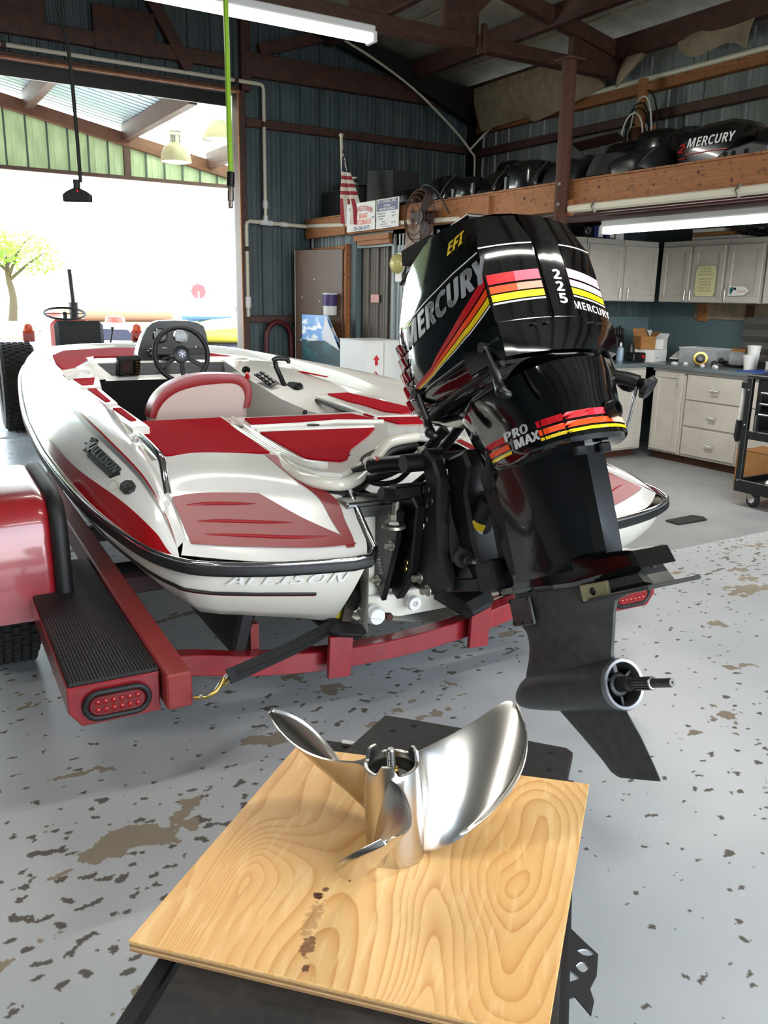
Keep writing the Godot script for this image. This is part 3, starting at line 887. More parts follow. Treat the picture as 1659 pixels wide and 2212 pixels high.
		fg.append(row)
	var side := MB.new().sheet(fg)
	obj("gunwale", MB.new().add(side).add(mirrored(side)), M.gel, b, 40)
	for s in 2:
		var st := ribbon(flank, 0.0, 6.2, 60, func(_t): return 0.05, func(t): return 0.05 + 0.42 * smoothstep(0.0, 0.8, t) * (1.0 - 0.45 * smoothstep(1.0, 3.5, t) - 0.55 * smoothstep(3.5, 6.2, t)), 0.0025)
		var pn := ribbon(flank, 0.05, 9.0, 70, func(_t): return 0.955, func(_t): return 0.985, 0.003, 1)
		var pg := ribbon(flank, 0.05, 6.0, 60, func(t): return 0.935 - 0.05 * sin(PI * t / 6.0), func(_t): return 0.955, 0.003, 1)
		if s:
			st = mirrored(st); pn = mirrored(pn); pg = mirrored(pg)
		obj("side_stripe", st, M.red_gel, b, 50)
		obj("red_pinstripe", pn, M.red_gel, b, 50)
		obj("grey_pinstripe", pg, mat(Color(0.42, 0.42, 0.43), 0.3), b, 50)
	# ---- sponson tops with their moulded step pads
	var sp := [
		[P(-0.925, 0.805, 0.80), P(-0.76, 0.818, 0.84), P(-0.60, 0.818, 0.78), P(-0.43, 0.81, 0.70)],
		[P(-0.955, 0.765, 0.58), P(-0.80, 0.782, 0.60), P(-0.62, 0.782, 0.50), P(-0.41, 0.765, 0.40)],
		[P(-0.97, 0.735, 0.44), P(-0.83, 0.738, 0.46), P(-0.61, 0.738, 0.35), P(-0.365, 0.725, 0.18)],
		[P(-0.985, 0.695, 0.25), P(-0.85, 0.69, 0.24), P(-0.62, 0.69, 0.11), P(-0.40, 0.69, 0.03)],
		[P(-0.995, 0.668, 0.12), P(-0.87, 0.662, 0.06), P(-0.62, 0.658, -0.07), P(-0.435, 0.66, -0.10)],
		[P(-1.02, 0.642, 0.05), P(-0.82, 0.637, -0.10), P(-0.63, 0.635, -0.16), P(-0.475, 0.636, -0.185)]]
	var spt := MB.new().sheet(sp, 0.0, 6)
	obj("sponson_deck", MB.new().add(spt).add(mirrored(spt)), M.gel, b, 50)
	var sps := func(r: float, c: float) -> Vector3:
		var col := []
		for row in sp: col.append(MB.crv(row, c))
		return MB.crv(col, r)
	for s in 2:
		var pad := ribbon(sps, 2.02, 4.2, 14, func(r): return lerpf(0.30, 0.27, (r - 2.0) / 2.2), func(r): return lerpf(1.86, 2.72, (r - 2.0) / 2.2), 0.004, 12)
		pad = mirrored(pad) if s else pad
		var pd := obj("step_pad", pad, M.pad, b, 50)
		for k in 3:
			var r := 2.42 + 0.62 * k
			var path := []
			for i in 12:
				var c := lerpf(0.52 + 0.05 * k, 1.80 + 0.30 * k, i / 11.0)
				path.append(sps.call(r, c) + V(0, 0.001, 0))
			var rr := []
			for i in 12: rr.append(0.010 * sqrt(maxf(0.02, sin(PI * i / 11.0))))
			var tb := MB.new().tube(path, rr, 8)
			obj("rib", mirrored(tb) if s else tb, M.pad, pd, 60)
		var ds := ribbon(sps, 0.04, 4.35, 20, func(r): return 2.63 - 0.03 * r, func(r): return 2.9 - 0.055 * r, 0.003, 2)
		obj("deck_stripe", mirrored(ds) if s else ds, M.pad, b, 50)
	# ---- rear deck
	var dk := [Vector2(-0.89, 0.80), Vector2(-0.42, 0.72), Vector2(-0.44, 0.50), Vector2(-0.42, 0.35), Vector2(-0.345, 0.27), Vector2(-0.235, 0.36), Vector2(-0.06, 0.58), Vector2(0.19, 0.90), Vector2(0.40, 1.0), Vector2(0.60, 0.78), Vector2(0.92, 0.84), Vector2(0.90, 1.15), Vector2(0.84, 1.8), Vector2(-0.84, 1.84)]
	obj("rear_deck", slab(dk, 0.765, 0.806, 0.008), M.gel, b)
	var lip := MB.smooth([P(-0.43, 0.785, 0.68), P(-0.452, 0.775, 0.48), P(-0.425, 0.77, 0.33), P(-0.345, 0.77, 0.255), P(-0.23, 0.775, 0.34), P(-0.055, 0.785, 0.56), P(0.195, 0.79, 0.88), P(0.40, 0.79, 0.98)], 4)
	obj("deck_lip", MB.new().tube(lip, 0.026, 10), M.cream, b, 60)
	var lip2 := []
	for q in lip: lip2.append(q + V(0, -0.04, 0.012))
	obj("lip_seal", MB.new().tube(lip2, 0.016, 8), M.rubber, b, 60)
	var lid := MB.new()
	for q in [[P(-0.305, 0.806, 1.82), P(-0.365, 0.806, 1.3), P(-0.415, 0.806, 0.74)], [P(-0.25, 0.806, 1.80), P(-0.315, 0.806, 1.3), P(-0.385, 0.806, 0.60), P(-0.33, 0.808, 0.44)]]:
		lid.tube(MB.smooth(q, 3), 0.013, 8)
	lid.tube([P(-0.285, 0.806, 1.34), P(0.0, 0.806, 1.30), P(0.31, 0.806, 1.25)], 0.014, 8)
	lid.tube([P(-0.27, 0.806, 1.47), P(-0.01, 0.806, 1.46), P(0.22, 0.806, 1.49), P(0.45, 0.806, 1.40)], 0.012, 8)
	obj("lid_moulding", lid, M.gel, b, 60)
	obj("carpet", slab([Vector2(-0.785, 1.815), Vector2(-0.305, 1.805), Vector2(-0.30, 1.68), Vector2(-0.352, 1.54), Vector2(-0.442, 0.76), Vector2(-0.85, 0.87)], 0.806, 0.815, 0.003), M.carpet, b)
	obj("carpet", slab([Vector2(-0.295, 1.27), Vector2(0.285, 1.19), Vector2(0.156, 1.01), Vector2(-0.09, 0.71), Vector2(-0.205, 0.51), Vector2(-0.25, 0.475), Vector2(-0.30, 0.52), Vector2(-0.355, 0.60)], 0.806, 0.815, 0.003), M.carpet, b)
	obj("carpet", slab([Vector2(-0.208, 1.734), Vector2(0.404, 1.69), Vector2(0.433, 1.47), Vector2(0.218, 1.55), Vector2(-0.0, 1.52), Vector2(-0.24, 1.535)], 0.806, 0.815, 0.003), M.carpet, b)
	obj("carpet", slab([Vector2(0.46, 1.66), Vector2(0.78, 1.62), Vector2(0.80, 1.2), Vector2(0.47, 1.28)], 0.806, 0.815, 0.003), M.carpet, b)
	obj("lid_latch", MB.new().lathe([Vector2(0, 0.004), Vector2(0.03, 0.004), Vector2(0.034, 0.0)], 16, P(0.05, 0.806, 1.42)), M.black, b)
	obj("lid_latch", MB.new().box(P(-0.318, 0.806, 1.52), V(0.035, 0.01, 0.09), 0.003, ry(8)), M.gear_grey, b)
	# grab rail on the port quarter
	var hr := MB.smooth([P(-0.935, 0.845, 1.02), P(-0.94, 0.885, 0.98), P(-0.95, 0.90, 0.86), P(-0.955, 0.885, 0.62), P(-0.958, 0.868, 0.50), P(-0.962, 0.83, 0.45), P(-0.962, 0.76, 0.41)], 5)
	var hrm := MB.new().tube(hr, 0.0135, 12)
	obj("grab_rail", hrm, M.chrome, b, 60)
	obj("grab_rail", mirrored(hrm), M.chrome, b, 60)
	obj("rail_base", MB.new().lathe([Vector2(0.016, 0.01), Vector2(0.026, 0.006), Vector2(0.03, -0.008)], 14, P(-0.935, 0.842, 1.03)), M.gel, b, 60)
	# badges on the port flank
	var f := func(v: Vector3, k0: float, u0: float, off: float) -> Vector3:
		var k := k0 - v.x
		var p := flank(k, u0 + v.y)
		var e := 0.02
		var nn := (flank(k, u0 + v.y + e) - flank(k, u0 + v.y - e)).cross(flank(k + e, u0 + v.y) - flank(k - e, u0 + v.y)).normalized()
		if nn.y < 0: nn = -nn
		return p + nn * off
	var bd := MB.new()
	var bt := MB.new()
	var grid := [[-0.42, 0.12], [-0.30, 0.16], [-0.26, 0.09], [0.42, 0.09], [0.44, 0.045], [0.50, 0.02], [0.44, -0.14], [-0.16, -0.14], [-0.24, -0.08], [-0.34, -0.12], [-0.32, -0.03], [-0.44, -0.02], [-0.34, 0.04]]
	var ctr := Vector3.ZERO
	for q in grid: ctr += V(q[0], q[1], 0)
	var pl2 := PackedVector2Array()
	for q in grid: pl2.append(Vector2(q[0], q[1]))
	var ix := Geometry2D.triangulate_polygon(pl2)
	for i in range(0, ix.size(), 3):
		var t := []
		for j in 3: t.append(f.call(V(pl2[ix[i + j]].x, pl2[ix[i + j]].y, 0), 2.72, 0.70, 0.012))
		if (t[1] - t[0]).cross(t[2] - t[0]).dot(V(-1, 1, 0)) < 0: t = [t[0], t[2], t[1]]
		bd.tri(t[0], t[1], t[2])
	for i in pl2.size():
		var j := (i + 1) % pl2.size()
		var a0: Vector3 = f.call(V(pl2[i].x, pl2[i].y, 0), 2.72, 0.70, 0.012)
		var a1: Vector3 = f.call(V(pl2[j].x, pl2[j].y, 0), 2.72, 0.70, 0.012)
		bd.quad(a0, a1, f.call(V(pl2[j].x, pl2[j].y, 0), 2.72, 0.70, -0.004), f.call(V(pl2[i].x, pl2[i].y, 0), 2.72, 0.70, -0.004))
	var badge := obj("name_badge", bd, M.black_cast, b, 30, "dark name badge")
	var tx := text("ALLISON", 0.15, "sans", true, 0.0, 0.5, 0.1, 0.9)
	for i in tx.p.size(): bt.p.append(f.call(V(tx.p[i].x * 0.92 + 0.10, tx.p[i].y - 0.055, 0), 2.72, 0.70, 0.014)); 
	bt.uv.resize(bt.p.size())
	var star := [Vector2(-0.40, 0.10), Vector2(-0.33, 0.05), Vector2(-0.22, 0.13), Vector2(-0.27, 0.0), Vector2(-0.20, -0.09), Vector2(-0.31, -0.05), Vector2(-0.37, -0.09), Vector2(-0.35, 0.0)]
	for i in star.size():
		var t := [V(-0.31, 0.015, 0), V(star[i].x, star[i].y, 0), V(star[(i + 1) % 8].x, star[(i + 1) % 8].y, 0)]
		bt.tri(f.call(t[0], 2.72, 0.70, 0.014), f.call(t[1], 2.72, 0.70, 0.014), f.call(t[2], 2.72, 0.70, 0.014))
	obj("badge_lettering", bt, mat(Color(0.45, 0.46, 0.47), 0.3, 0.5), badge, 0)
	var oc := MB.new()
	var op := MB.new()
	var ring0 := []
	for i in 8:
		var a := TAU * (i + 0.5) / 8
		ring0.append(V(cos(a) * 0.125, sin(a) * 0.13, 0))
	for i in 8:
		oc.tri(f.call(V(0, 0, 0), 1.90, 0.66, 0.013), f.call(ring0[i], 1.90, 0.66, 0.012), f.call(ring0[(i + 1) % 8], 1.90, 0.66, 0.012))
		oc.quad(f.call(ring0[i], 1.90, 0.66, 0.012), f.call(ring0[i], 1.90, 0.66, -0.004), f.call(ring0[(i + 1) % 8], 1.90, 0.66, -0.004), f.call(ring0[(i + 1) % 8], 1.90, 0.66, 0.012))
	var ob := obj("crest_badge", oc, M.black_cast, b, 30, "small eight sided badge")
	var mt := text("X", 0.11, "sans", true, 0.0)
	for i in mt.p.size(): op.p.append(f.call(V(mt.p[i].x - 0.035, mt.p[i].y - 0.05, 0), 1.90, 0.66, 0.0145))
	for q in ([V(0.02, -0.05, 0), V(0.035, -0.05, 0), V(0.035, 0.06, 0), V(0.02, -0.05, 0), V(0.035, 0.06, 0), V(0.02, 0.06, 0), V(0.035, 0.06, 0), V(0.035, 0.045, 0), V(0.08, 0.03, 0), V(0.035, 0.0, 0), V(0.035, 0.015, 0), V(0.08, 0.03, 0)]): op.p.append(f.call(q, 1.90, 0.66, 0.0145))
	op.uv.resize(op.p.size())
	obj("crest", op, mat(Color(0.4, 0.41, 0.42), 0.3, 0.5), ob, 0)
	var rg := MB.new()
	for i in 24:
		var a := TAU * i / 24.0
		var c := TAU * (i + 1) / 24.0
		rg.quad(f.call(V(cos(a) * 0.10, sin(a) * 0.095, 0), 2.14, 0.50, 0.003), f.call(V(cos(c) * 0.10, sin(c) * 0.095, 0), 2.14, 0.50, 0.003), f.call(V(cos(c) * 0.085, sin(c) * 0.08, 0), 2.14, 0.50, 0.003), f.call(V(cos(a) * 0.085, sin(a) * 0.08, 0), 2.14, 0.50, 0.003))
	obj("round_mark", rg, mat(Color(0.74, 0.73, 0.70), 0.4), b, 0)
	cockpit(b)

func cockpit(b: Node3D) -> void:
	# fore deck
	obj("fore_deck", slab([Vector2(-0.86, 3.45), Vector2(-0.835, 4.1), Vector2(-0.74, 5.0), Vector2(-0.5, 5.5), Vector2(-0.26, 5.8), Vector2(0, 5.95), Vector2(0.26, 5.8), Vector2(0.5, 5.5), Vector2(0.70, 5.0), Vector2(0.775, 4.1), Vector2(0.80, 3.5), Vector2(0.62, 3.6), Vector2(0.56, 3.86), Vector2(-0.52, 4.6), Vector2(-0.62, 3.86), Vector2(-0.66, 3.6)], 0.895, 0.93, 0.006), M.gel, b)
	obj("carpet", slab([Vector2(-0.56, 5.45), Vector2(0.0, 5.78), Vector2(0.35, 5.55), Vector2(0.55, 5.1), Vector2(0.64, 4.5), Vector2(0.60, 4.1), Vector2(0.3, 4.3), Vector2(-0.12, 4.66), Vector2(-0.45, 4.64), Vector2(-0.745, 3.62), Vector2(-0.85, 3.52), Vector2(-0.815, 4.1), Vector2(-0.73, 4.9)], 0.93, 0.94, 0.003), M.carpet, b)
	# the dash moulding across the cockpit with its dark panel
	var dm := MB.new()
	var dg := []
	for q in [[0.93, 4.62], [0.972, 4.1], [0.978, 3.86], [0.968, 3.80], [0.855, 3.72], [0.838, 3.70], [0.835, 3.78]]:
		var row := PackedVector3Array()
		var x0 := -0.62
		if q[1] > 4.5: x0 = -0.45
		if q[0] > 0.97: x0 = -0.60
		if q[0] < 0.9: x0 = -0.54
		for j in 13: row.append(P(lerpf(x0, 0.56, j / 12.0), q[0] - 0.012 * absf(j - 6) / 6.0, q[1]))
		dg.append(row)
	dm.sheet(dg, 0.0)
	dm.quad(P(-0.45, 0.941, 4.64), P(-0.60, 0.972, 4.1), P(-0.62, 0.962, 3.80), P(-0.75, 0.941, 3.62))
	dm.quad(P(-0.75, 0.941, 3.62), P(-0.62, 0.962, 3.80), P(-0.54, 0.845, 3.72), P(-0.68, 0.87, 3.40))
	dm.quad(P(-0.75, 0.941, 3.60), P(-0.68, 0.87, 3.40), P(-0.85, 0.885, 3.40), P(-0.86, 0.936, 3.50))
	obj("dash", dm, M.gel, b, 45)
	var T := Transform3D(Basis(V(1, 0, 0), V(0, 0.82, -0.57).normalized(), V(0, 0.57, 0.82).normalized()), P(0, 0.91, 3.762))
	obj("dash_panel", MB.new().prism([Vector2(-0.575, 0.05), Vector2(0.505, 0.04), Vector2(0.46, -0.052), Vector2(-0.49, -0.052)], 0.004, T, 0.0015), mat(Color(0.105, 0.115, 0.14), 0.45), b)
	# dark hollow under the dash
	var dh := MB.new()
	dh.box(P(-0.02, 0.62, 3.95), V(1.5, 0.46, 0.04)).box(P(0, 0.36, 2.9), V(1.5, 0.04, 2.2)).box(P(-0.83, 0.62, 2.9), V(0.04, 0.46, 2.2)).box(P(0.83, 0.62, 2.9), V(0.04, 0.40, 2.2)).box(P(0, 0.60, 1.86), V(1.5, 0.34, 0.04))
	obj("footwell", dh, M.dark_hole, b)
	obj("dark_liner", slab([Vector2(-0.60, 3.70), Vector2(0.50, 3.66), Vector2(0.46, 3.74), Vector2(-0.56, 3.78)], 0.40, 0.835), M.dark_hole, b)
	# stepped port ledge with its strips of carpet
	var lg := MB.new()
	lg.add(slab([Vector2(-0.84, 3.52), Vector2(-0.60, 3.60), Vector2(-0.70, 2.98), Vector2(-0.755, 2.3), Vector2(-0.765, 1.95), Vector2(-0.785, 1.40), Vector2(-0.86, 1.40)], 0.80, 0.853, 0.008))
	lg.add(slab([Vector2(-0.84, 3.52), Vector2(-0.61, 3.58), Vector2(-0.71, 2.96), Vector2(-0.84, 2.92)], 0.85, 0.882, 0.006))
	lg.add(slab([Vector2(-0.84, 2.96), Vector2(-0.715, 2.98), Vector2(-0.765, 2.2), Vector2(-0.84, 2.16)], 0.848, 0.866, 0.005))
	obj("port_ledge", lg, M.gel, b)
	obj("carpet", slab([Vector2(-0.805, 3.40), Vector2(-0.661, 3.44), Vector2(-0.742, 3.03), Vector2(-0.816, 2.99)], 0.882, 0.887), M.carpet, b)
	obj("carpet", slab([Vector2(-0.80, 2.90), Vector2(-0.750, 2.92), Vector2(-0.790, 2.26), Vector2(-0.82, 2.24)], 0.866, 0.872), M.carpet, b)
	obj("carpet", slab([Vector2(-0.822, 2.05), Vector2(-0.779, 2.04), Vector2(-0.802, 1.59), Vector2(-0.832, 1.58)], 0.853, 0.859), M.carpet, b)
	# starboard console sloping aft with switches and the throttle, and the starboard ledge
	var cs := MB.new()
	var prof := [[P(0.36, 0.965, 3.86), P(0.86, 0.93, 3.8)], [P(0.30, 0.945, 3.45), P(0.85, 0.905, 3.4)], [P(0.24, 0.905, 2.98), P(0.85, 0.875, 3.0)], [P(0.36, 0.79, 2.62), P(0.85, 0.845, 2.62)], [P(0.46, 0.735, 2.40), P(0.85, 0.80, 2.40)], [P(0.60, 0.70, 2.10), P(0.85, 0.72, 2.10)]]
	var cg := []
	for r in prof:
		var row := PackedVector3Array()
		row.append(r[0] + V(0.02, -0.36, 0)); row.append(r[0] + V(0.0, -0.02, 0))
		for j in 5: row.append(r[0].lerp(r[1], j / 4.0))
		cg.append(row)
	cs.sheet(cg)
	obj("console", cs, M.gel, b, 35)
	var sl := MB.new()
	sl.add(slab([Vector2(0.56, 2.52), Vector2(0.86, 2.72), Vector2(0.88, 1.4), Vector2(0.46, 1.5), Vector2(0.50, 1.9)], 0.70, 0.822, 0.01))
	obj("starboard_ledge", sl, M.gel, b)
	obj("ledge_seal", MB.new().tube([P(0.55, 0.79, 2.5), P(0.492, 0.79, 1.9), P(0.452, 0.79, 1.52)], 0.010, 6), M.rubber, b)
	obj("carpet", slab([Vector2(0.635, 2.50), Vector2(0.79, 2.52), Vector2(0.80, 1.55), Vector2(0.63, 1.52), Vector2(0.575, 1.62), Vector2(0.60, 1.95), Vector2(0.59, 2.1)], 0.822, 0.830), M.carpet, b)
	obj("carpet", slab([Vector2(0.76, 3.3), Vector2(0.80, 3.3), Vector2(0.80, 2.85), Vector2(0.78, 2.85)], 0.90, 0.905), M.carpet, b)
	# instrument pod
	var po := []
	for k in [[0.0, 1.0, 0.0], [0.02, 1.012, 0.0], [0.10, 1.0, 0.006], [0.26, 0.80, 0.0], [0.34, 0.5, -0.02]]:
		var ring := PackedVector3Array()
		for q in [[-0.225, 0.955], [-0.285, 0.982], [-0.285, 1.02], [-0.265, 1.085], [-0.244, 1.135], [-0.205, 1.195], [-0.165, 1.228], [-0.116, 1.245], [0.0, 1.250], [0.105, 1.248], [0.165, 1.236], [0.212, 1.212], [0.23, 1.16], [0.245, 1.06], [0.25, 0.985], [0.222, 0.95]]:
			ring.append(P((q[0] + 0.02) * lerpf(1.0, k[1], 0.5) - 0.02, 0.93 + (q[1] - 0.93) * k[1] + k[2], 3.80 + k[0]))
		po.append(ring)
	var pod := obj("instrument_pod", MB.new().loft(po, true, true, true), M.black_satin, b, 35)
	for q in [[-0.117, 1.144, 0.050, 0], [0.034, 1.143, 0.050, 1], [-0.187, 1.022, 0.027, 0], [-0.089, 1.024, 0.030, 2], [0.15, 1.04, 0.02, 0]]:
		var gd := obj("gauge", MB.new().lathe([Vector2(q[2] + 0.006, -0.004), Vector2(q[2] + 0.006, 0.006), Vector2(q[2] - 0.002, 0.008), Vector2(q[2] - 0.004, 0.0)], 24, P(q[0], q[1], 3.797), P(0, 0, -1)), [M.black_gloss, M.chrome, M.zinc][q[3]], pod, 50)
		obj("dial", MB.new().lathe([Vector2(0, 0.002), Vector2(q[2] - 0.003, 0.001)], 24, P(q[0], q[1], 3.797), P(0, 0, -1)), [mat(Color(0.16, 0.16, 0.17), 0.15), mat(Color(0.34, 0.35, 0.36), 0.08, 0.6), mat(Color(0.35, 0.32, 0.22), 0.15)][q[3]], gd, 50)
		obj("needle", MB.new().bar(P(q[0] - q[2] * 0.5, q[1] - q[2] * 0.4, 3.793), P(q[0] + q[2] * 0.1, q[1] + q[2] * 0.1, 3.793), 0.003, 0.002), M.white_print, gd)
	# depth finder
	var gp := obj("depth_finder", MB.new().box(P(-0.382, 0.935, 3.70), V(0.165, 0.145, 0.06), 0.012, Basis(Vector3.RIGHT, 0.35) * ry(4)), M.black_satin, b)
	var gt := Transform3D(Basis(Vector3.RIGHT, -0.0), P(0, 0, 0))
	var GB := Basis(Vector3.RIGHT, 0.35) * ry(4)
	var gc := P(-0.382, 0.935, 3.70)
	obj("screen", MB.new().box(gc + GB * V(-0.018, 0.006, 0.031), V(0.092, 0.105, 0.003), 0.001, GB), mat(Color(0.20, 0.20, 0.19), 0.15), gp)
	obj("display_area", MB.new().box(gc + GB * V(-0.018, 0.008, 0.033), V(0.06, 0.07, 0.001), 0.0, GB), mat(Color(0.30, 0.22, 0.20), 0.2), gp)
	for k in 5:
		obj("button", MB.new().box(gc + GB * V(0.056, 0.045 - 0.022 * k, 0.033), V(0.022, 0.009, 0.004), 0.001, GB), M.brass, gp)
	obj("maker_plate", MB.new().box(gc + GB * V(-0.018, -0.058, 0.032), V(0.05, 0.007, 0.002), 0.0, GB), M.brass, gp)
	# steering wheel
	var wc := P(-0.094, 1.04, 3.33)
	var wb := Basis(Vector3.RIGHT, -0.20)
	var rim := []
	for i in 41: rim.append(wc + wb * V(cos(TAU * i / 40) * 0.185, sin(TAU * i / 40) * 0.185, 0))
	var sw := obj("steering_wheel", MB.new().tube(rim, 0.017, 12, false), M.rubber, b, 60)
	for a in [210.0, 270.0, 330.0]:
		var d := V(cos(deg_to_rad(a)), sin(deg_to_rad(a)), 0)
		obj("spoke", MB.new().bar(wc + wb * (d * 0.04 + V(0, 0, -0.015)), wc + wb * (d * 0.18), 0.030, 0.010, wb * V(0, 0, 1), 0.003), M.rubber, sw)
	obj("spoke", MB.new().bar(wc + wb * V(-0.17, 0.02, 0), wc + wb * V(0.17, 0.02, 0), 0.045, 0.010, wb * V(0, 0, 1), 0.003), M.rubber, sw)
	var hub := obj("hub", MB.new().lathe([Vector2(0, -0.06), Vector2(0.05, -0.06), Vector2(0.06, -0.02), Vector2(0.058, 0.012), Vector2(0.034, 0.02), Vector2(0, 0.02)], 24, wc, wb * V(0, 0, 1)), M.black_satin, sw)
	obj("emblem", MB.new().lathe([Vector2(0.0, 0.0215), Vector2(0.029, 0.0215), Vector2(0.031, 0.019)], 24, wc, wb * V(0, 0, 1)), mat(Color(0.25, 0.27, 0.31), 0.3, 0.5), hub)
	var em := MB.new()
	for a in 3:
		var d := V(cos(PI / 6 + PI / 3 * a), sin(PI / 6 + PI / 3 * a), 0) * 0.025
		em.bar(wc + wb * (d + V(0, 0, 0.022)), wc + wb * (-d + V(0, 0, 0.022)), 0.004, 0.001, wb * V(0, 0, 1))
	obj("emblem_mark", em, M.silver_print, hub)
	obj("steering_column", MB.new().cyl(wc + wb * V(0, 0, -0.05), P(-0.094, 0.99, 3.80), 0.03), M.black_satin, sw)
	# ignition dial, cap switch, rocker panel
	obj("ignition_dial", MB.new().lathe([Vector2(0, 0.012), Vector2(0.012, 0.012), Vector2(0.014, 0.006), Vector2(0.028, 0.006), Vector2(0.03, 0.0)], 20, P(0.255, 0.95, 3.0), V(-0.2, 0.7, 0.7)), M.black_gloss, b)
	obj("kill_switch", MB.new().lathe([Vector2(0, 0.04), Vector2(0.010, 0.04), Vector2(0.012, 0.02), Vector2(0.017, 0.012), Vector2(0.018, 0.0)], 14, P(0.245, 0.905, 2.95), V(-0.2, 0.8, 0.5)), mat(Color(0.75, 0.04, 0.05), 0.35), b)
	var sb := Basis.IDENTITY
	var xa := V(0.10, -0.10, 0.16).normalized()
	var ya := V(0.055, 0.02, -0.02).normalized()
	var za := xa.cross(ya).normalized()
	if za.y < 0: za = -za
	ya = za.cross(xa).normalized()
	var SB := Basis(xa, ya, za)
	var sc := P(0.335, 0.905, 2.83)
	var pn := obj("switch_panel", MB.new().box(sc, V(0.165, 0.075, 0.012), 0.004, SB), M.black_satin, b)
	for r in 2:
		for k in 4:
			obj("rocker", MB.new().box(sc + SB * V(-0.056 + 0.036 * k, -0.016 + 0.032 * r, 0.009), V(0.026, 0.022, 0.012), 0.003, SB), mat(Color(0.10, 0.105, 0.115), 0.35), pn)
	# throttle
	var tb := obj("throttle_box", MB.new().box(P(0.52, 0.80, 2.78), V(0.075, 0.16, 0.13), 0.02, ry(10)), M.black_satin, b)
	obj("lever", MB.new().tube(MB.smooth([P(0.478, 0.80, 2.80), P(0.462, 0.85, 2.82), P(0.445, 0.92, 2.86), P(0.425, 0.98, 2.88), P(0.42, 1.01, 2.88)], 4), 0.017, 10), M.black_satin, tb, 60)
	obj("handle", MB.new().tube(MB.smooth([P(0.40, 1.018, 2.88), P(0.43, 1.034, 2.88), P(0.47, 1.034, 2.88), P(0.505, 1.026, 2.87), P(0.51, 1.0, 2.86)], 3), [0.012, 0.016, 0.018, 0.019, 0.019, 0.019, 0.019, 0.018, 0.018, 0.018, 0.016, 0.014, 0.010], 10), M.black_satin, tb, 60)
	obj("trim_pull", MB.new().cyl(P(0.30, 0.70, 2.3), P(0.38, 0.735, 2.3), 0.006).lathe([Vector2(0, 0.02), Vector2(0.012, 0.015), Vector2(0.015, 0), Vector2(0.008, -0.015)], 12, P(0.385, 0.74, 2.3)), M.black_satin, b)
	# seat
	var so := [Vector2(-0.575, 0.62), Vector2(-0.575, 0.766), Vector2(-0.56, 0.825), Vector2(-0.523, 0.885), Vector2(-0.455, 0.940), Vector2(-0.36, 0.977), Vector2(-0.254, 0.994), Vector2(-0.103, 0.990), Vector2(-0.03, 0.972), Vector2(0.008, 0.93), Vector2(0.016, 0.872), Vector2(0.0, 0.80), Vector2(0.0, 0.62)]
	var st := obj("seat_back", MB.new().prism(so, 0.14, Transform3D(Basis.IDENTITY, P(0, 0, 2.40)), 0.03), mat(Color(0.80, 0.70, 0.66), 0.45), b)
	var band := []
	for q in so.slice(1, 12): band.append(P(q.x * 1.0, q.y, 2.27))
	band = MB.smooth(band, 3)
	var bl := []
	var rgs := []
	for i in band.size():
		var c := P(-0.28, 0.72, 2.27)
		var o: Vector3 = (band[i] - c).normalized()
		var wd := 0.055 * (0.35 + 0.65 * sin(PI * clampf(float(i) / (band.size() - 1) * 0.85 + 0.06, 0, 1)))
		var ring := PackedVector3Array()
		for q in [[0.006, -0.12], [0.012, -0.05], [0.008, 0.018], [-0.4, 0.022], [-1.0, 0.016], [-1.0, 0.0], [-0.5, -0.1]]:
			var rr: float = q[0] if q[0] > 0 else q[0] * wd
			ring.append(band[i] + o * rr + V(0, 0, q[1]))
		rgs.append(ring)
	obj("seat_trim", MB.new().loft(rgs, true, true, true), mat(Color(0.58, 0.07, 0.09), 0.35), st, 50)
	obj("seat_base", MB.new().box(P(-0.28, 0.52, 2.55), V(0.54, 0.28, 0.5), 0.04), M.cream, st)

func oval(cx: float, cy: float, hl: float, r: float, n := 8) -> Array:
	var o := []
	for i in n + 1:
		var a := -PI / 2 + PI * i / n
		o.append(Vector2(cx + hl + cos(a) * r, cy + sin(a) * r))
	for i in n + 1:
		var a := PI / 2 + PI * i / n
		o.append(Vector2(cx - hl + cos(a) * r, cy + sin(a) * r))
	return o

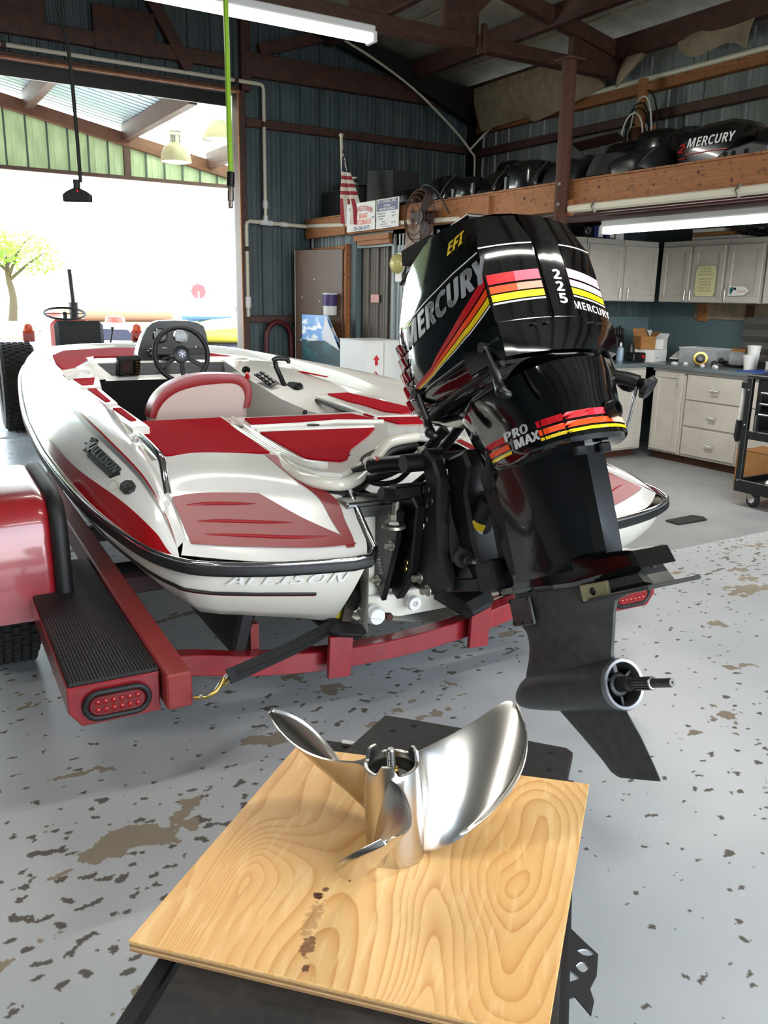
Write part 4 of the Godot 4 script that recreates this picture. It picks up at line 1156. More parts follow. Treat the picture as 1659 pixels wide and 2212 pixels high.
func wheel(t: Node3D, c: Vector3, r: float, w: float, tyre_mat: Material, rim_mat: Material, rim_r: float, called := "wheel") -> void:
	var sh := [Vector2(rim_r, -w * 0.36), Vector2(rim_r + 0.015, -w * 0.46), Vector2(lerpf(rim_r, r, 0.6), -w * 0.5), Vector2(r - 0.022, -w * 0.46), Vector2(r - 0.006, -w * 0.38), Vector2(r, -w * 0.2), Vector2(r, w * 0.2), Vector2(r - 0.006, w * 0.38), Vector2(r - 0.022, w * 0.46), Vector2(lerpf(rim_r, r, 0.6), w * 0.5), Vector2(rim_r + 0.015, w * 0.46), Vector2(rim_r, w * 0.36)]
	var o := obj(called, MB.new().lathe(sh, 40, c, V(1, 0, 0)), tyre_mat, t, 45)
	var tr := MB.new()
	for i in 44:
		var a := TAU * i / 44
		for k in 5:
			var x := (k - 2) * w * 0.165
			var aa := a + (0.07 if k % 2 else 0.0)
			tr.box(c + V(x, sin(aa) * (r + 0.001), cos(aa) * (r + 0.001)), V(w * 0.135, 0.016, 0.034), 0.003, Basis(V(1, 0, 0), PI / 2 - aa))
	var tread := obj("tread", tr, tyre_mat, o)
	tread.set_meta("kind", "stuff")
	obj("rim", MB.new().lathe([Vector2(0, w * 0.05), Vector2(0.05, w * 0.05), Vector2(0.06, -0.0), Vector2(rim_r - 0.05, -0.01), Vector2(rim_r - 0.02, w * 0.25), Vector2(rim_r + 0.004, w * 0.36), Vector2(rim_r + 0.004, w * 0.30), Vector2(rim_r - 0.02, 0.0), Vector2(rim_r - 0.02, -w * 0.3), Vector2(rim_r + 0.004, -w * 0.36)], 32, c, V(-1, 0, 0)), rim_mat, o, 40)

func trailer() -> void:
	var t := thing("boat_trailer", "dark red boat trailer with black treaded step under the bass boat", "trailer", V(1.79, 0, -2.40), ry(-2.5))
	var mx := func(x: float, s: int) -> float: return x if s == 0 else -0.6 - x
	for s in 2:
		var sg := 1.0 if s == 0 else -1.0
		# frame rails
		obj("frame_rail", MB.new().bar(P(mx.call(-1.125, s), 0.335, -0.27), P(mx.call(-1.135, s), 0.385, 2.1), 0.075, 0.11, Vector3.UP, 0.006).bar(P(mx.call(-1.135, s), 0.385, 2.08), P(mx.call(-0.98, s), 0.47, 3.4), 0.075, 0.11, Vector3.UP, 0.006).bar(P(mx.call(-0.98, s), 0.47, 3.38), P(mx.call(-0.34, s), 0.47, 6.0), 0.075, 0.11, Vector3.UP, 0.006), M.red_dull if s == 0 else M.red_paint, t)
		# step with ribbed tread
		obj("step", MB.new().prism([Vector2(-0.13, 0.385), Vector2(-0.13, 0.31), Vector2(-0.095, 0.262), Vector2(0.125, 0.262), Vector2(0.125, 0.385)] if s == 0 else [Vector2(0.13, 0.385), Vector2(0.13, 0.31), Vector2(0.095, 0.262), Vector2(-0.125, 0.262), Vector2(-0.125, 0.385)], 1.17, Transform3D(Basis.IDENTITY, P(mx.call(-1.295, s), 0, 0.95)), 0.004), M.red_paint, t)
		var md := MB.new().box(P(mx.call(-1.295, s), 0.390, 0.365), V(0.25, 0.012, 1.16), 0.003)
		var mt := obj("tread_mat", md, M.rubber, t)
		var rb := MB.new()
		for k in 26: rb.box(P(mx.call(-1.295, s) - 0.1175 + 0.0094 * k, 0.3975, 0.365), V(0.0042, 0.005, 1.155), 0.0015)
		obj("tread_ribs", rb, mat(Color(0.085, 0.09, 0.095), 0.5), mt).set_meta("kind", "stuff")
		# tail lamp
		var lz := Transform3D(Basis.IDENTITY, P(mx.call(-1.293, s), 0.322, -0.222))
		var tl := obj("tail_lamp", MB.new().prism(oval(0, 0, 0.048, 0.032), 0.012, lz, 0.004), mat(Color(0.42, 0.03, 0.05), 0.12, 0.0, 0.6), t, 40, "oval red tail lamp")
		var gr := []
		for q in oval(0, 0, 0.050, 0.0385): gr.append(lz * V(q.x, q.y, 0.008))
		gr.append(gr[0]); gr.append(gr[1])
		obj("grommet", MB.new().tube(gr, 0.009, 8, false), M.rubber, tl, 60)
		var dm := MB.new()
		for k in 6:
			for r in 2:
				dm.lathe([Vector2(0, 0.004), Vector2(0.006, 0.003), Vector2(0.009, 0.0)], 8, lz * V(-0.055 + 0.022 * k, -0.012 + 0.024 * r, 0.0125), V(0, 0, 1))
		obj("lens_domes", dm, mat(Color(0.55, 0.06, 0.08), 0.1), tl, 50)
		# fender and wheel
		var cx: float = mx.call(-1.475, s)
		var wc := P(cx, 0.31, 1.0)
		var prof := [V(0, 0.305, -0.44), V(0, 0.36, -0.435), V(0, 0.52, -0.42), V(0, 0.645, -0.395), V(0, 0.705, -0.36), V(0, 0.735, -0.30), V(0, 0.745, -0.15), V(0, 0.745, 0.15), V(0, 0.735, 0.30), V(0, 0.69, 0.38), V(0, 0.56, 0.43), V(0, 0.38, 0.44)]
		var rings := []
		for q in MB.smooth(prof, 3):
			var d: Vector3 = V(0, 0.31, 0) - q
			d.x = 0
			d = d.normalized()
			var row := PackedVector3Array()
			for e in [[-0.145, 0.17], [-0.145, 0.05], [-0.140, 0.02], [-0.122, 0.004], [-0.10, 0.0], [0.0, 0.0], [0.10, 0.0], [0.122, 0.004], [0.140, 0.02], [0.145, 0.05], [0.145, 0.17]]:
				var v: Vector3 = q + d * e[1]
				row.append(P(cx + e[0], v.y, 1.0 + v.z))
			rings.append(row)
		obj("fender", MB.new().sheet(rings, 0.004), M.red_paint, t, 50)
		var edge := []
		for q in MB.smooth(prof, 3):
			edge.append(P(cx + 0.165 * sg, q.y - 0.02, 1.0 + q.z))
		obj("felt_edge", MB.new().tube(edge, 0.03, 8), M.black, t, 60)
		wheel(t, wc, 0.302, 0.19, M.tyre, M.lamp_white, 0.185)
		obj("hub", MB.new().lathe([Vector2(0, 0.05), Vector2(0.03, 0.048), Vector2(0.04, 0.03), Vector2(0.042, 0.0)], 16, wc + V(-0.02 * sg, 0, 0), V(-sg, 0, 0)), M.chrome, t)
		# bunks
		for q in [[-0.62, 0.355, 0.05, 1.9, 0.15], [-0.36, 0.262, -0.06, 1.6, 0.125]]:
			pass
		# safety hook
		obj("hook_eye", MB.new().tube([P(mx.call(-1.09, s), 0.315, -0.29), P(mx.call(-1.06, s), 0.32, -0.31), P(mx.call(-1.03, s), 0.335, -0.315), P(mx.call(-1.005, s), 0.36, -0.30), P(mx.call(-0.985, s), 0.352, -0.285), P(mx.call(-0.995, s), 0.335, -0.28), P(mx.call(-1.02, s), 0.34, -0.30)], 0.006, 8), M.brass, t, 60)
	# bunk posts and padded bunks
	for q in [[-0.505, 0.255, 0.335, 0.055], [0.085, 0.265, 0.355, 0.055]]:
		obj("bunk_post", MB.new().prism([Vector2(-0.05, 0.16), Vector2(0.035, 0.155), Vector2(0.045, q[2] - 0.03), Vector2(-0.045, q[2] - 0.02)], 0.02, Transform3D(Basis.IDENTITY, P(q[0], 0, -0.045)), 0.002), M.red_paint, t)
	var bk := MB.new()
	obj("bunk", MB.new().box(P(-0.475, 0.318, 0.42), V(0.15, 0.06, 1.0), 0.028, Basis(Vector3.FORWARD, 0.22)), M.black, t)
	obj("bunk", MB.new().box(P(0.075, 0.322, 0.42), V(0.15, 0.075, 1.0), 0.03, Basis(Vector3.FORWARD, -0.30)), M.black, t)
	obj("bunk", MB.new().box(P(-0.80, 0.315, 0.75), V(0.06, 0.17, 1.3), 0.012, Basis(Vector3.FORWARD, 0.25)), M.black, t)
	obj("bunk", MB.new().box(P(0.31, 0.33, 0.72), V(0.06, 0.16, 1.3), 0.012, Basis(Vector3.FORWARD, -0.25)), M.black, t)
	obj("bunk_post", MB.new().box(P(-0.76, 0.26, 0.12), V(0.03, 0.16, 0.03)), M.red_dull, t)
	obj("bunk_post", MB.new().box(P(0.28, 0.27, 0.12), V(0.03, 0.16, 0.03)), M.red_dull, t)
	# cross members
	var cb := []
	for q in [[-1.12, 0.262, 0.10], [-0.98, 0.243, 0.10], [-0.80, 0.215, 0.07], [-0.53, 0.195, 0.035], [-0.25, 0.195, 0.02], [-0.02, 0.212, 0.015], [0.15, 0.236, 0.01], [0.32, 0.268, 0.01], [0.52, 0.30, 0.0]]: cb.append(P(q[0], q[1], q[2]))
	cb = MB.smooth(cb, 4)
	var rr := []
	for i in cb.size():
		var tg: Vector3 = (cb[mini(i + 1, cb.size() - 1)] - cb[maxi(i - 1, 0)]).normalized()
		var up := V(-tg.y, tg.x, 0).normalized()
		var ring := PackedVector3Array()
		for e in [[-0.034, 0.03], [0.034, 0.03], [0.037, 0.027], [0.037, -0.027], [0.034, -0.03], [-0.034, -0.03], [-0.037, -0.027], [-0.037, 0.027]]: ring.append(cb[i] + up * e[0] + V(0, 0, e[1]))
		rr.append(ring)
	obj("cross_member", MB.new().loft(rr, true, true, true), M.red_paint, t)
	for s in [0.72, 1.5]:
		obj("cross_member", MB.new().bar(P(-1.12, 0.34, s), P(0.53, 0.34, s), 0.06, 0.07, Vector3.UP, 0.004), mat(Color(0.20, 0.04, 0.06), 0.5), t)
	obj("axle", MB.new().cyl(P(-1.45, 0.31, 1.0), P(0.85, 0.31, 1.0), 0.03), M.black, t)
	obj("cross_member", MB.new().bar(P(-0.98, 0.46, 3.4), P(0.38, 0.46, 3.4), 0.06, 0.07, Vector3.UP, 0.004), M.red_dull, t)
	obj("tongue", MB.new().bar(P(-0.3, 0.47, 5.7), P(-0.3, 0.5, 6.45), 0.09, 0.1), M.red_dull, t)
	obj("jack_leg", MB.new().cyl(P(-0.3, 0.0, 6.3), P(-0.3, 0.5, 6.3), 0.035).box(P(-0.3, 0.006, 6.3), V(0.14, 0.012, 0.14)), M.zinc, t)
	# tie-down strap from the stern to the trailer hook
	var st := thing("tie_down_strap", "black tie down strap from the boat stern to the trailer hook", "strap", V(1.79, 0, -2.40), ry(-2.5))
	var path := [P(-0.985, 0.362, -0.285), P(-0.96, 0.362, -0.275), P(-0.72, 0.345, -0.14), P(-0.50, 0.335, 0.0)]
	var wb := MB.new()
	var g := []
	for q in path:
		g.append(PackedVector3Array([q + V(-0.006, 0.022, 0.006), q + V(0.006, -0.022, 0.016)]))
	obj("webbing", wb.sheet(g, 0.006), M.black, st)
	obj("sleeve", MB.new().tube(path.slice(1, 4), [0.012, 0.017, 0.018], 8), M.black, st, 60)
	obj("hook", MB.new().tube([P(-0.985, 0.365, -0.285), P(-1.01, 0.352, -0.30), P(-1.03, 0.335, -0.31), P(-1.055, 0.325, -0.31), P(-1.075, 0.322, -0.30)], 0.006, 8), M.chrome, st, 60)
	obj("yellow_webbing", MB.new().sheet([PackedVector3Array([P(-0.51, 0.33, 0.0), P(-0.49, 0.325, 0.0)]), PackedVector3Array([P(-0.475, 0.39, 0.005), P(-0.455, 0.39, -0.0)]), PackedVector3Array([P(-0.445, 0.455, 0.0), P(-0.43, 0.455, 0.0)]), PackedVector3Array([P(-0.40, 0.505, 0.0), P(-0.375, 0.505, 0.0)])], 0.004), mat(Color(0.85, 0.74, 0.05), 0.6), st)
	obj("ratchet", MB.new().box(P(-0.435, 0.44, -0.02), V(0.06, 0.12, 0.03), 0.012, Basis(Vector3.FORWARD, 0.35)).box(P(-0.44, 0.445, -0.045), V(0.05, 0.04, 0.02), 0.006, Basis(Vector3.FORWARD, 0.6)), grain(mat(Color.WHITE, 0.7), Color(0.10, 0.085, 0.07), Color(0.25, 0.20, 0.15), Vector3(30, 30, 30), 61), st)
	obj("ratchet_handle", MB.new().prism([Vector2(-0.02, 0.0), Vector2(0.02, 0.0), Vector2(0.018, -0.09), Vector2(0.0, -0.115), Vector2(-0.018, -0.10)], 0.012, Transform3D(Basis(Vector3.FORWARD, 0.25), P(-0.455, 0.41, -0.02)), 0.003), mat(Color(0.30, 0.26, 0.22), 0.6), st)

# engine axes: x to starboard, y up the leg, z aft along the propeller shaft
var railW := [[-0.62, 0.085], [-0.58, 0.15], [-0.5, 0.195], [-0.40, 0.220], [-0.25, 0.230], [-0.08, 0.227], [0.05, 0.212]]

func piece(tab: Array, x: float) -> float:
	for i in tab.size() - 1:
		if x <= tab[i + 1][0]:
			return lerpf(tab[i][1], tab[i + 1][1], clampf((x - tab[i][0]) / (tab[i + 1][0] - tab[i][0]), 0, 1))
	return tab[tab.size() - 1][1]

func cowl_taper(u: float) -> float:
	return piece([[0.92, 0.93], [0.98, 0.985], [1.06, 1.0], [1.20, 0.99], [1.28, 0.968], [1.40, 0.85]], u)

func cowl_lean(u: float) -> float:
	return piece([[0.94, 0.0], [1.06, 0.0], [1.28, -0.016], [1.40, -0.045]], u)

func cowl_side(b: float, u: float, off := 0.0, sgn := -1.0) -> Vector3:
	return V(sgn * (piece(railW, b) * cowl_taper(u) + off), u, b + cowl_lean(u) * clampf((b + 0.3) / 0.35, 0, 1))

func cowl_rear(x: float, u: float, off := 0.0) -> Vector3:
	var w := 0.212 * cowl_taper(u)
	return V(x, u, 0.05 + 0.048 * (1.0 - pow(x / w, 2.0)) + cowl_lean(u) + off)

func poly_on(f: Callable, pts: Array, step := 0.02) -> MB:
	# flat polygon mapped on a surface, cut finely enough to follow it
	var mb := MB.new()
	var tris := []
	var ix := Geometry2D.triangulate_polygon(PackedVector2Array(pts))
	for i in range(0, ix.size(), 3): tris.append([pts[ix[i]], pts[ix[i + 1]], pts[ix[i + 2]]])
	while tris.size():
		var t: Array = tris.pop_back()
		var k := 0
		var m := 0.0
		for j in 3:
			var l: float = t[j].distance_to(t[(j + 1) % 3])
			if l > m: m = l; k = j
		if m > step:
			var mid: Vector2 = (t[k] + t[(k + 1) % 3]) * 0.5
			tris.append([t[k], mid, t[(k + 2) % 3]]); tris.append([mid, t[(k + 1) % 3], t[(k + 2) % 3]])
		else:
			mb.tri(f.call(t[0]), f.call(t[1]), f.call(t[2]))
	return mb

func text_on(f: Callable, tx: MB) -> MB:
	var mb := MB.new()
	for i in range(0, tx.p.size(), 3):
		mb.tri(f.call(Vector2(tx.p[i].x, tx.p[i].y)), f.call(Vector2(tx.p[i + 1].x, tx.p[i + 1].y)), f.call(Vector2(tx.p[i + 2].x, tx.p[i + 2].y)))
	return mb

func outboard() -> void:
	var EB := ry(-2.5) * Basis(Vector3.RIGHT, deg_to_rad(-25.0))
	var o := thing("outboard_motor", "large black outboard motor with red orange and yellow stripes tilted on the boat stern", "outboard motor", V(1.690, 0.418, -1.463), EB)
	# boat axes to engine axes
	var TB := o.transform.affine_inverse() * Transform3D(ry(-2.5), V(1.79, 0, -2.40))
	# ---- cowl
	var rings := []
	for b in [-0.62, -0.60, -0.57, -0.53, -0.48, -0.42, -0.34, -0.25, -0.15, -0.05, 0.02, 0.05]:
		var top: float = piece([[-0.62, 1.20], [-0.58, 1.28], [-0.50, 1.355], [-0.40, 1.405], [-0.28, 1.432], [-0.10, 1.432], [0.02, 1.395], [0.05, 1.385]], b)
		var eave: float = piece([[-0.62, 1.17], [-0.5, 1.25], [-0.3, 1.268], [0.05, 1.283]], b)
		var ring := PackedVector3Array()
		var half := []
		for u in [0.985, 1.03, 1.09, 1.16, 1.22]:
			half.append(cowl_side(b, minf(u, eave - 0.01 * (1.22 - u) / 0.3), 0, 1))
		half.append(cowl_side(b, eave, 0, 1))
		var tv := cowl_side(b, top, 0, 1)
		tv.x = piece(railW, b) * 0.80
		half.append(tv)
		half.append(V(tv.x * 0.6, top + 0.016, tv.z)); half.append(V(tv.x * 0.25, top + 0.022, tv.z))
		for q in half: ring.append(q)
		half.reverse()
		for q in half: ring.append(V(-q.x, q.y, q.z))
		ring.reverse()
		rings.append(ring)
	var cm := MB.new().loft(rings, true, true, false)
	# rear face joins the last ring
	var last: PackedVector3Array = rings[rings.size() - 1]
	var rg := []
	for u in [0.985, 1.03, 1.09, 1.16, 1.22, 1.283]:
		var row := PackedVector3Array()
		var w := 0.212 * cowl_taper(u)
		for j in 17: row.append(cowl_rear(lerpf(-w, w, j / 16.0), u))
		rg.append(row)
	var rt := PackedVector3Array()
	var rt2 := PackedVector3Array()
	for j in 17:
		var x := lerpf(-0.1696, 0.1696, j / 16.0)
		rt.append(V(x, 1.385, 0.05 + cowl_lean(1.385) + 0.030 * (1.0 - pow(x / 0.1696, 2.0))))
		rt2.append(V(x * 0.98, 1.385 + 0.02 * (1.0 - pow(x / 0.1696, 4.0)), 0.05 + cowl_lean(1.385) - 0.01))
	rg.append(rt); rg.append(rt2)
	cm.sheet(rg)
	var cowl := obj("cowl", cm, M.black_gloss, o, 22)
	# raised centre band with the number, top plate, intake
	var band := []
	for u in [0.95, 1.03, 1.12, 1.20, 1.283, 1.385, 1.415]:
		var row := PackedVector3Array()
		for x in [-0.047, -0.043, 0.0, 0.043, 0.047]:
			var v := cowl_rear(x, minf(u, 1.283), 0.006 if absf(x) < 0.045 else -0.004)
			if u > 1.3: v = V(x, u, 0.05 + cowl_lean(1.385) + 0.036 if u < 1.4 else -0.06)
			row.append(v)
		band.append(row)
	obj("centre_band", MB.new().sheet(band), M.black_gloss, cowl, 30)
	obj("top_plate", MB.new().prism([Vector2(-0.12, 0.10), Vector2(0.12, 0.10), Vector2(0.14, 0.18), Vector2(0.13, 0.27), Vector2(-0.13, 0.27), Vector2(-0.14, 0.18)], 0.022, Transform3D(Basis(V(1, 0, 0), V(0, 0, -1), V(0, 1, 0)), V(0, 1.437, 0.015)), 0.008), M.black_satin, cowl)
	obj("intake", MB.new().prism([Vector2(-0.15, 0.28), Vector2(0.15, 0.28), Vector2(0.13, 0.50), Vector2(-0.13, 0.50)], 0.05, Transform3D(Basis(V(1, 0, 0), V(0, 0.24, -0.97).normalized(), V(0, 0.97, 0.24).normalized()), V(0, 1.36, 0.0))), M.dark_hole, cowl)
	obj("intake_rim", MB.new().tube([V(-0.165, 1.40, -0.46), V(-0.165, 1.435, -0.28), V(-0.155, 1.455, -0.255), V(0.155, 1.455, -0.255)], 0.007, 8), M.black_gloss, cowl, 60)
	for k in 5:
		var u := 1.20 - 0.048 * k
		obj("louvre", MB.new().sheet([PackedVector3Array([cowl_side(-0.58, u, 0.004), cowl_side(-0.53, u - 0.004, 0.014), cowl_side(-0.47, u - 0.012, 0.012), cowl_side(-0.43, u - 0.03, 0.002)]), PackedVector3Array([cowl_side(-0.58, u - 0.036, 0.0), cowl_side(-0.53, u - 0.04, 0.002), cowl_side(-0.47, u - 0.044, 0.002), cowl_side(-0.435, u - 0.052, 0.001)])], 0.006, 3), M.black_gloss, cowl, 50)
	# lower rear skirt of the cowl with vent slits
	var sk := []
	for q in [[1.045, 0.002], [1.04, 0.010], [0.99, 0.012], [0.945, 0.006], [0.940, -0.02]]:
		var row := PackedVector3Array()
		for b in [-0.10, 0.0]: row.append(cowl_side(b, q[0], q[1]))
		for j in 13:
			var w := 0.214 * cowl_taper(q[0])
			row.append(cowl_rear(lerpf(-w, w, j / 12.0), q[0], q[1]))
		for b in [0.0, -0.10]: row.append(cowl_side(b, q[0], q[1], 1))
		sk.append(row)
	var skirt := obj("rear_skirt", MB.new().sheet(sk), M.black_gloss, cowl, 30)
	for x in [-0.115, -0.075, 0.075, 0.115]:
		obj("vent_slit", MB.new().box(cowl_rear(x, 1.022, 0.013), V(0.03, 0.006, 0.004), 0.001, ry(-18 * signf(x))), M.dark_hole, skirt)
	# seam and lower pan
	var pan := []
	for q in [[0.99, 0.998, 0.0], [0.965, 1.0, 0.0], [0.94, 0.93, 0.0], [0.915, 0.82, 0.0], [0.90, 0.6, 0.02]]:
		var row := PackedVector3Array()
		for j in 40:
			var a := TAU * j / 40.0
			var b := -0.27 + 0.335 * -cos(a)
			var w := piece(railW, clampf(b, -0.62, 0.05))
			var x := w * clampf(sin(a) * 1.6, -1, 1)
			if b > 0.05 - 0.005: b = cowl_rear(clampf(x, -0.2, 0.2), 1.0).z
			row.append(V(-x * q[1], q[0] - 0.01 * (b + 0.3), -0.27 + (b + 0.27) * lerpf(1.0, q[1], 0.6)))
		pan.append(row)
	obj("lower_pan", MB.new().loft(pan, true, false, true), M.black_gloss, o, 40)
	obj("seam_trim", MB.new().tube([cowl_side(0.05, 0.998, 0.004), cowl_side(-0.1, 0.992, 0.004), cowl_side(-0.3, 0.986, 0.004), cowl_side(-0.5, 0.98, 0.004), cowl_side(-0.58, 0.978, 0.002)], 0.006, 6), M.rubber, o, 60)
	obj("pan_rib", MB.new().tube([cowl_side(0.03, 0.935, -0.0), cowl_side(-0.2, 0.928, -0.01), cowl_side(-0.4, 0.922, -0.02), cowl_side(-0.52, 0.918, -0.03)], 0.010, 8), M.black_satin, o, 60)
	# latches
	for q in [[-0.005, 0.985, -1.0], [-0.40, 0.985, -1.0], [-0.02, 0.99, 1.0]]:
		var c := cowl_side(q[0], q[1], 0.012, q[2])
		var la := obj("latch", MB.new().bar(c + V(0, 0.012, 0), c + V(0.004 * -q[2], -0.105, 0.03), 0.026, 0.014, V(1, 0, 0), 0.004), M.black_satin, o)
		obj("latch_pivot", MB.new().cyl(c + V(-0.012, 0.008, 0), c + V(0.014, 0.008, 0), 0.016), M.black_satin, la)
		obj("latch_catch", MB.new().tube(MB.smooth([c + V(0, -0.095, 0.028), c + V(-0.006 * -q[2], -0.125, 0.04), c + V(-0.012 * -q[2], -0.145, 0.058), c + V(0.006, -0.155, 0.07)], 3), [0.014, 0.014, 0.015, 0.016, 0.018, 0.018, 0.016, 0.014, 0.011, 0.006], 8), M.black_satin, la, 60)
	obj("tiller_arm", MB.new().tube([V(0.17, 0.90, 0.0), V(0.215, 0.865, 0.06), V(0.235, 0.845, 0.085)], [0.02, 0.021, 0.02], 10).lathe([Vector2(0, 0.02), Vector2(0.034, 0.014), Vector2(0.038, 0.0), Vector2(0.02, -0.012), Vector2(0.012, -0.03)], 14, V(0.245, 0.825, 0.10), V(0.35, -0.7, 0.5)), M.black_satin, o, 50)
	obj("stay_rod", MB.new().cyl(V(0.225, 0.83, 0.08), V(0.165, 0.705, 0.06), 0.006), M.chrome, o)
	# ---- printing on the cowl
	var fs := func(q: Vector2) -> Vector3: return cowl_side(q.x, q.y, 0.0022)
	var fr := func(q: Vector2) -> Vector3: return cowl_rear(q.x, q.y, 0.0022)
	obj("name_print", text_on(func(q): return cowl_side(-0.178 + q.x, 1.160 + q.y + q.x * 0.052, 0.0026), bold(text("MERCURY", 0.070, "sans", true, 0, 0.5, 0.22, 1.10), 0.0035)), M.silver_print, cowl, 0)
	obj("maker_line", poly_on(fs, [Vector2(-0.425, 1.228), Vector2(0.045, 1.266), Vector2(0.045, 1.262), Vector2(-0.423, 1.223)]), M.white_print, cowl, 0)
	obj("injection_print", text_on(func(q): return cowl_side(-0.052 + q.x, 1.322 + q.y + q.x * 0.05, 0.0).lerp(V(-0.18, 1.38, -0.05), 0.0) + V(-0.002, 0.002, 0), bold(text("EFI", 0.036, "sans", true, 0, 0.5, 0.5, 1.15), 0.0015)), M.yellow_print, cowl, 0)
	var hi := [[0.047, 1.187], [0.02, 1.172], [-0.05, 1.138], [-0.13, 1.104], [-0.22, 1.068], [-0.285, 1.040], [-0.42, 1.019]]
	var lo := [[0.047, 1.095], [0.02, 1.083], [-0.055, 1.055], [-0.14, 1.036], [-0.22, 1.022], [-0.28, 1.010], [-0.42, 0.999]]
	var k := 0
	for q in [["red_stripe", M.red_print, 0.0, 0.33], ["orange_stripe", M.orange_print, 0.40, 0.63], ["yellow_stripe", M.yellow_print, 0.68, 0.90], ["white_stripe", M.white_print, 0.945, 1.0]]:
		var up := []
		var dn := []
		for i in hi.size():
			up.append(Vector2(lerpf(hi[i][0], lo[i][0], q[2]), lerpf(hi[i][1], lo[i][1], q[2])))
			dn.append(Vector2(lerpf(hi[i][0], lo[i][0], q[3]), lerpf(hi[i][1], lo[i][1], q[3])))
		dn.reverse()
		obj(q[0], poly_on(fs, up + dn, 0.03), q[1], cowl, 0)
		# across the rear face, a tube lamp reflection painted in as paler colours
		var y1: float = lerpf(1.187, 1.095, q[2])
		var y2: float = lerpf(1.187, 1.095, q[3])
		var faded := [M.pink_reflection, mat(Color(0.92, 0.58, 0.48), 0.3), M.yellow_print, M.white_print]  # washed out by the painted tube reflection, not by age
		var pale := [mat(Color(0.88, 0.68, 0.71), 0.3), mat(Color(0.90, 0.84, 0.84), 0.3), M.yellow_print, M.white_print]  # brightest part of the painted tube reflection
		obj(q[0], poly_on(fr, [Vector2(-0.207, y1), Vector2(-0.13, y1 + 0.003), Vector2(-0.13, y2 + 0.003), Vector2(-0.207, y2)], 0.03), q[1], cowl, 0)
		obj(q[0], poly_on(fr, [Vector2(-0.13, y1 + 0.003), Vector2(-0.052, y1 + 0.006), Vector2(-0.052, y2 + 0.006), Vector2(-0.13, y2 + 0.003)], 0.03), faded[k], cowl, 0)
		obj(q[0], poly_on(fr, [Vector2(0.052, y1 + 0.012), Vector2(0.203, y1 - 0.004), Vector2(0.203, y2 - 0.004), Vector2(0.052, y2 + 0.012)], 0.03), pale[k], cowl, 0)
		k += 1
	for s in [[-0.207, -0.05], [0.05, 0.203]]:
		obj("upper_line", poly_on(fr, [Vector2(s[0], 1.276), Vector2(s[1], 1.279), Vector2(s[1], 1.275), Vector2(s[0], 1.272)], 0.04), M.white_print, cowl, 0)
	var yy := 1.188
	for ch in ["2", "2", "5"]:
		obj("power_print", text_on(func(q): return cowl_rear(q.x + 0.002, yy - 0.030 + q.y, 0.0085), bold(text(ch, 0.030, "sans", true, 0, 0.5, 0.0, 1.35), 0.0012)), M.white_print, cowl, 0)
		yy -= 0.038
	obj("small_name_print", text_on(func(q): return cowl_rear(0.128 + q.x, 1.062 + q.y - q.x * 0.09, 0.0026), text("MERCURY", 0.024, "sans", true, 0, 0.5, 0.0, 1.15)), M.white_print, cowl, 0)
	# ---- trim shroud over the top of the leg
	var shr := []
	for q in [[0.905, 1.0, -0.40, 0.155], [0.86, 1.0, -0.385, 0.158], [0.79, 0.97, -0.36, 0.154], [0.735, 0.95, -0.335, 0.152], [0.705, 0.95, -0.32, 0.156], [0.685, 0.96, -0.31, 0.158], [0.672, 0.93, -0.305, 0.148]]:
		var ring := PackedVector3Array()
		for e in [[-0.06, 0.0], [-0.115, 0.08], [-0.15, 0.30], [-0.155, 0.60], [-0.145, 0.80], [-0.11, 0.93], [-0.05, 0.99], [0.0, 1.0], [0.05, 0.99], [0.11, 0.93], [0.145, 0.80], [0.155, 0.60], [0.15, 0.30], [0.115, 0.08], [0.06, 0.0]]:
			ring.append(V(e[0] * q[1], q[0] + 0.06 * (e[1] - 1.0) * -0.0 + (0.035 if false else 0.0) * (1.0 - e[1]), lerpf(q[2], q[3], e[1])))
		ring.reverse()
		shr.append(ring)
	shr.reverse()
	var shroud := obj("trim_shroud", MB.new().loft(shr, true, true, true), M.black_gloss, o, 40)
	var fsh := func(e: Vector2, off := 0.003) -> Vector3:
		# e.x runs round the shroud: 0 front port .. 0.5 rear middle .. 1 front starboard
		var tab := [[-0.06, 0.0], [-0.115, 0.08], [-0.15, 0.30], [-0.155, 0.60], [-0.145, 0.80], [-0.11, 0.93], [-0.05, 0.99], [0.0, 1.0], [0.05, 0.99], [0.11, 0.93], [0.145, 0.80], [0.155, 0.60], [0.15, 0.30], [0.115, 0.08], [0.06, 0.0]]
		var t: float = clampf(e.x, 0, 1) * (tab.size() - 1)
		var i := mini(int(t), tab.size() - 2)
		var x := lerpf(tab[i][0], tab[i + 1][0], t - i)
		var d := lerpf(tab[i][1], tab[i + 1][1], t - i)
		var sc := piece([[0.672, 0.93], [0.685, 0.96], [0.705, 0.95], [0.735, 0.95], [0.79, 0.97], [0.86, 1.0]], e.y)
		var zf := piece([[0.672, -0.305], [0.705, -0.32], [0.735, -0.335], [0.79, -0.36], [0.86, -0.385]], e.y)
		var zr := piece([[0.672, 0.148], [0.685, 0.158], [0.705, 0.156], [0.735, 0.152], [0.79, 0.154]], e.y)
		var v := V(x * sc, e.y, lerpf(zf, zr, d))
		return v + (V(x, 0, (d - 0.5) * 0.3)).normalized() * off
	k = 0
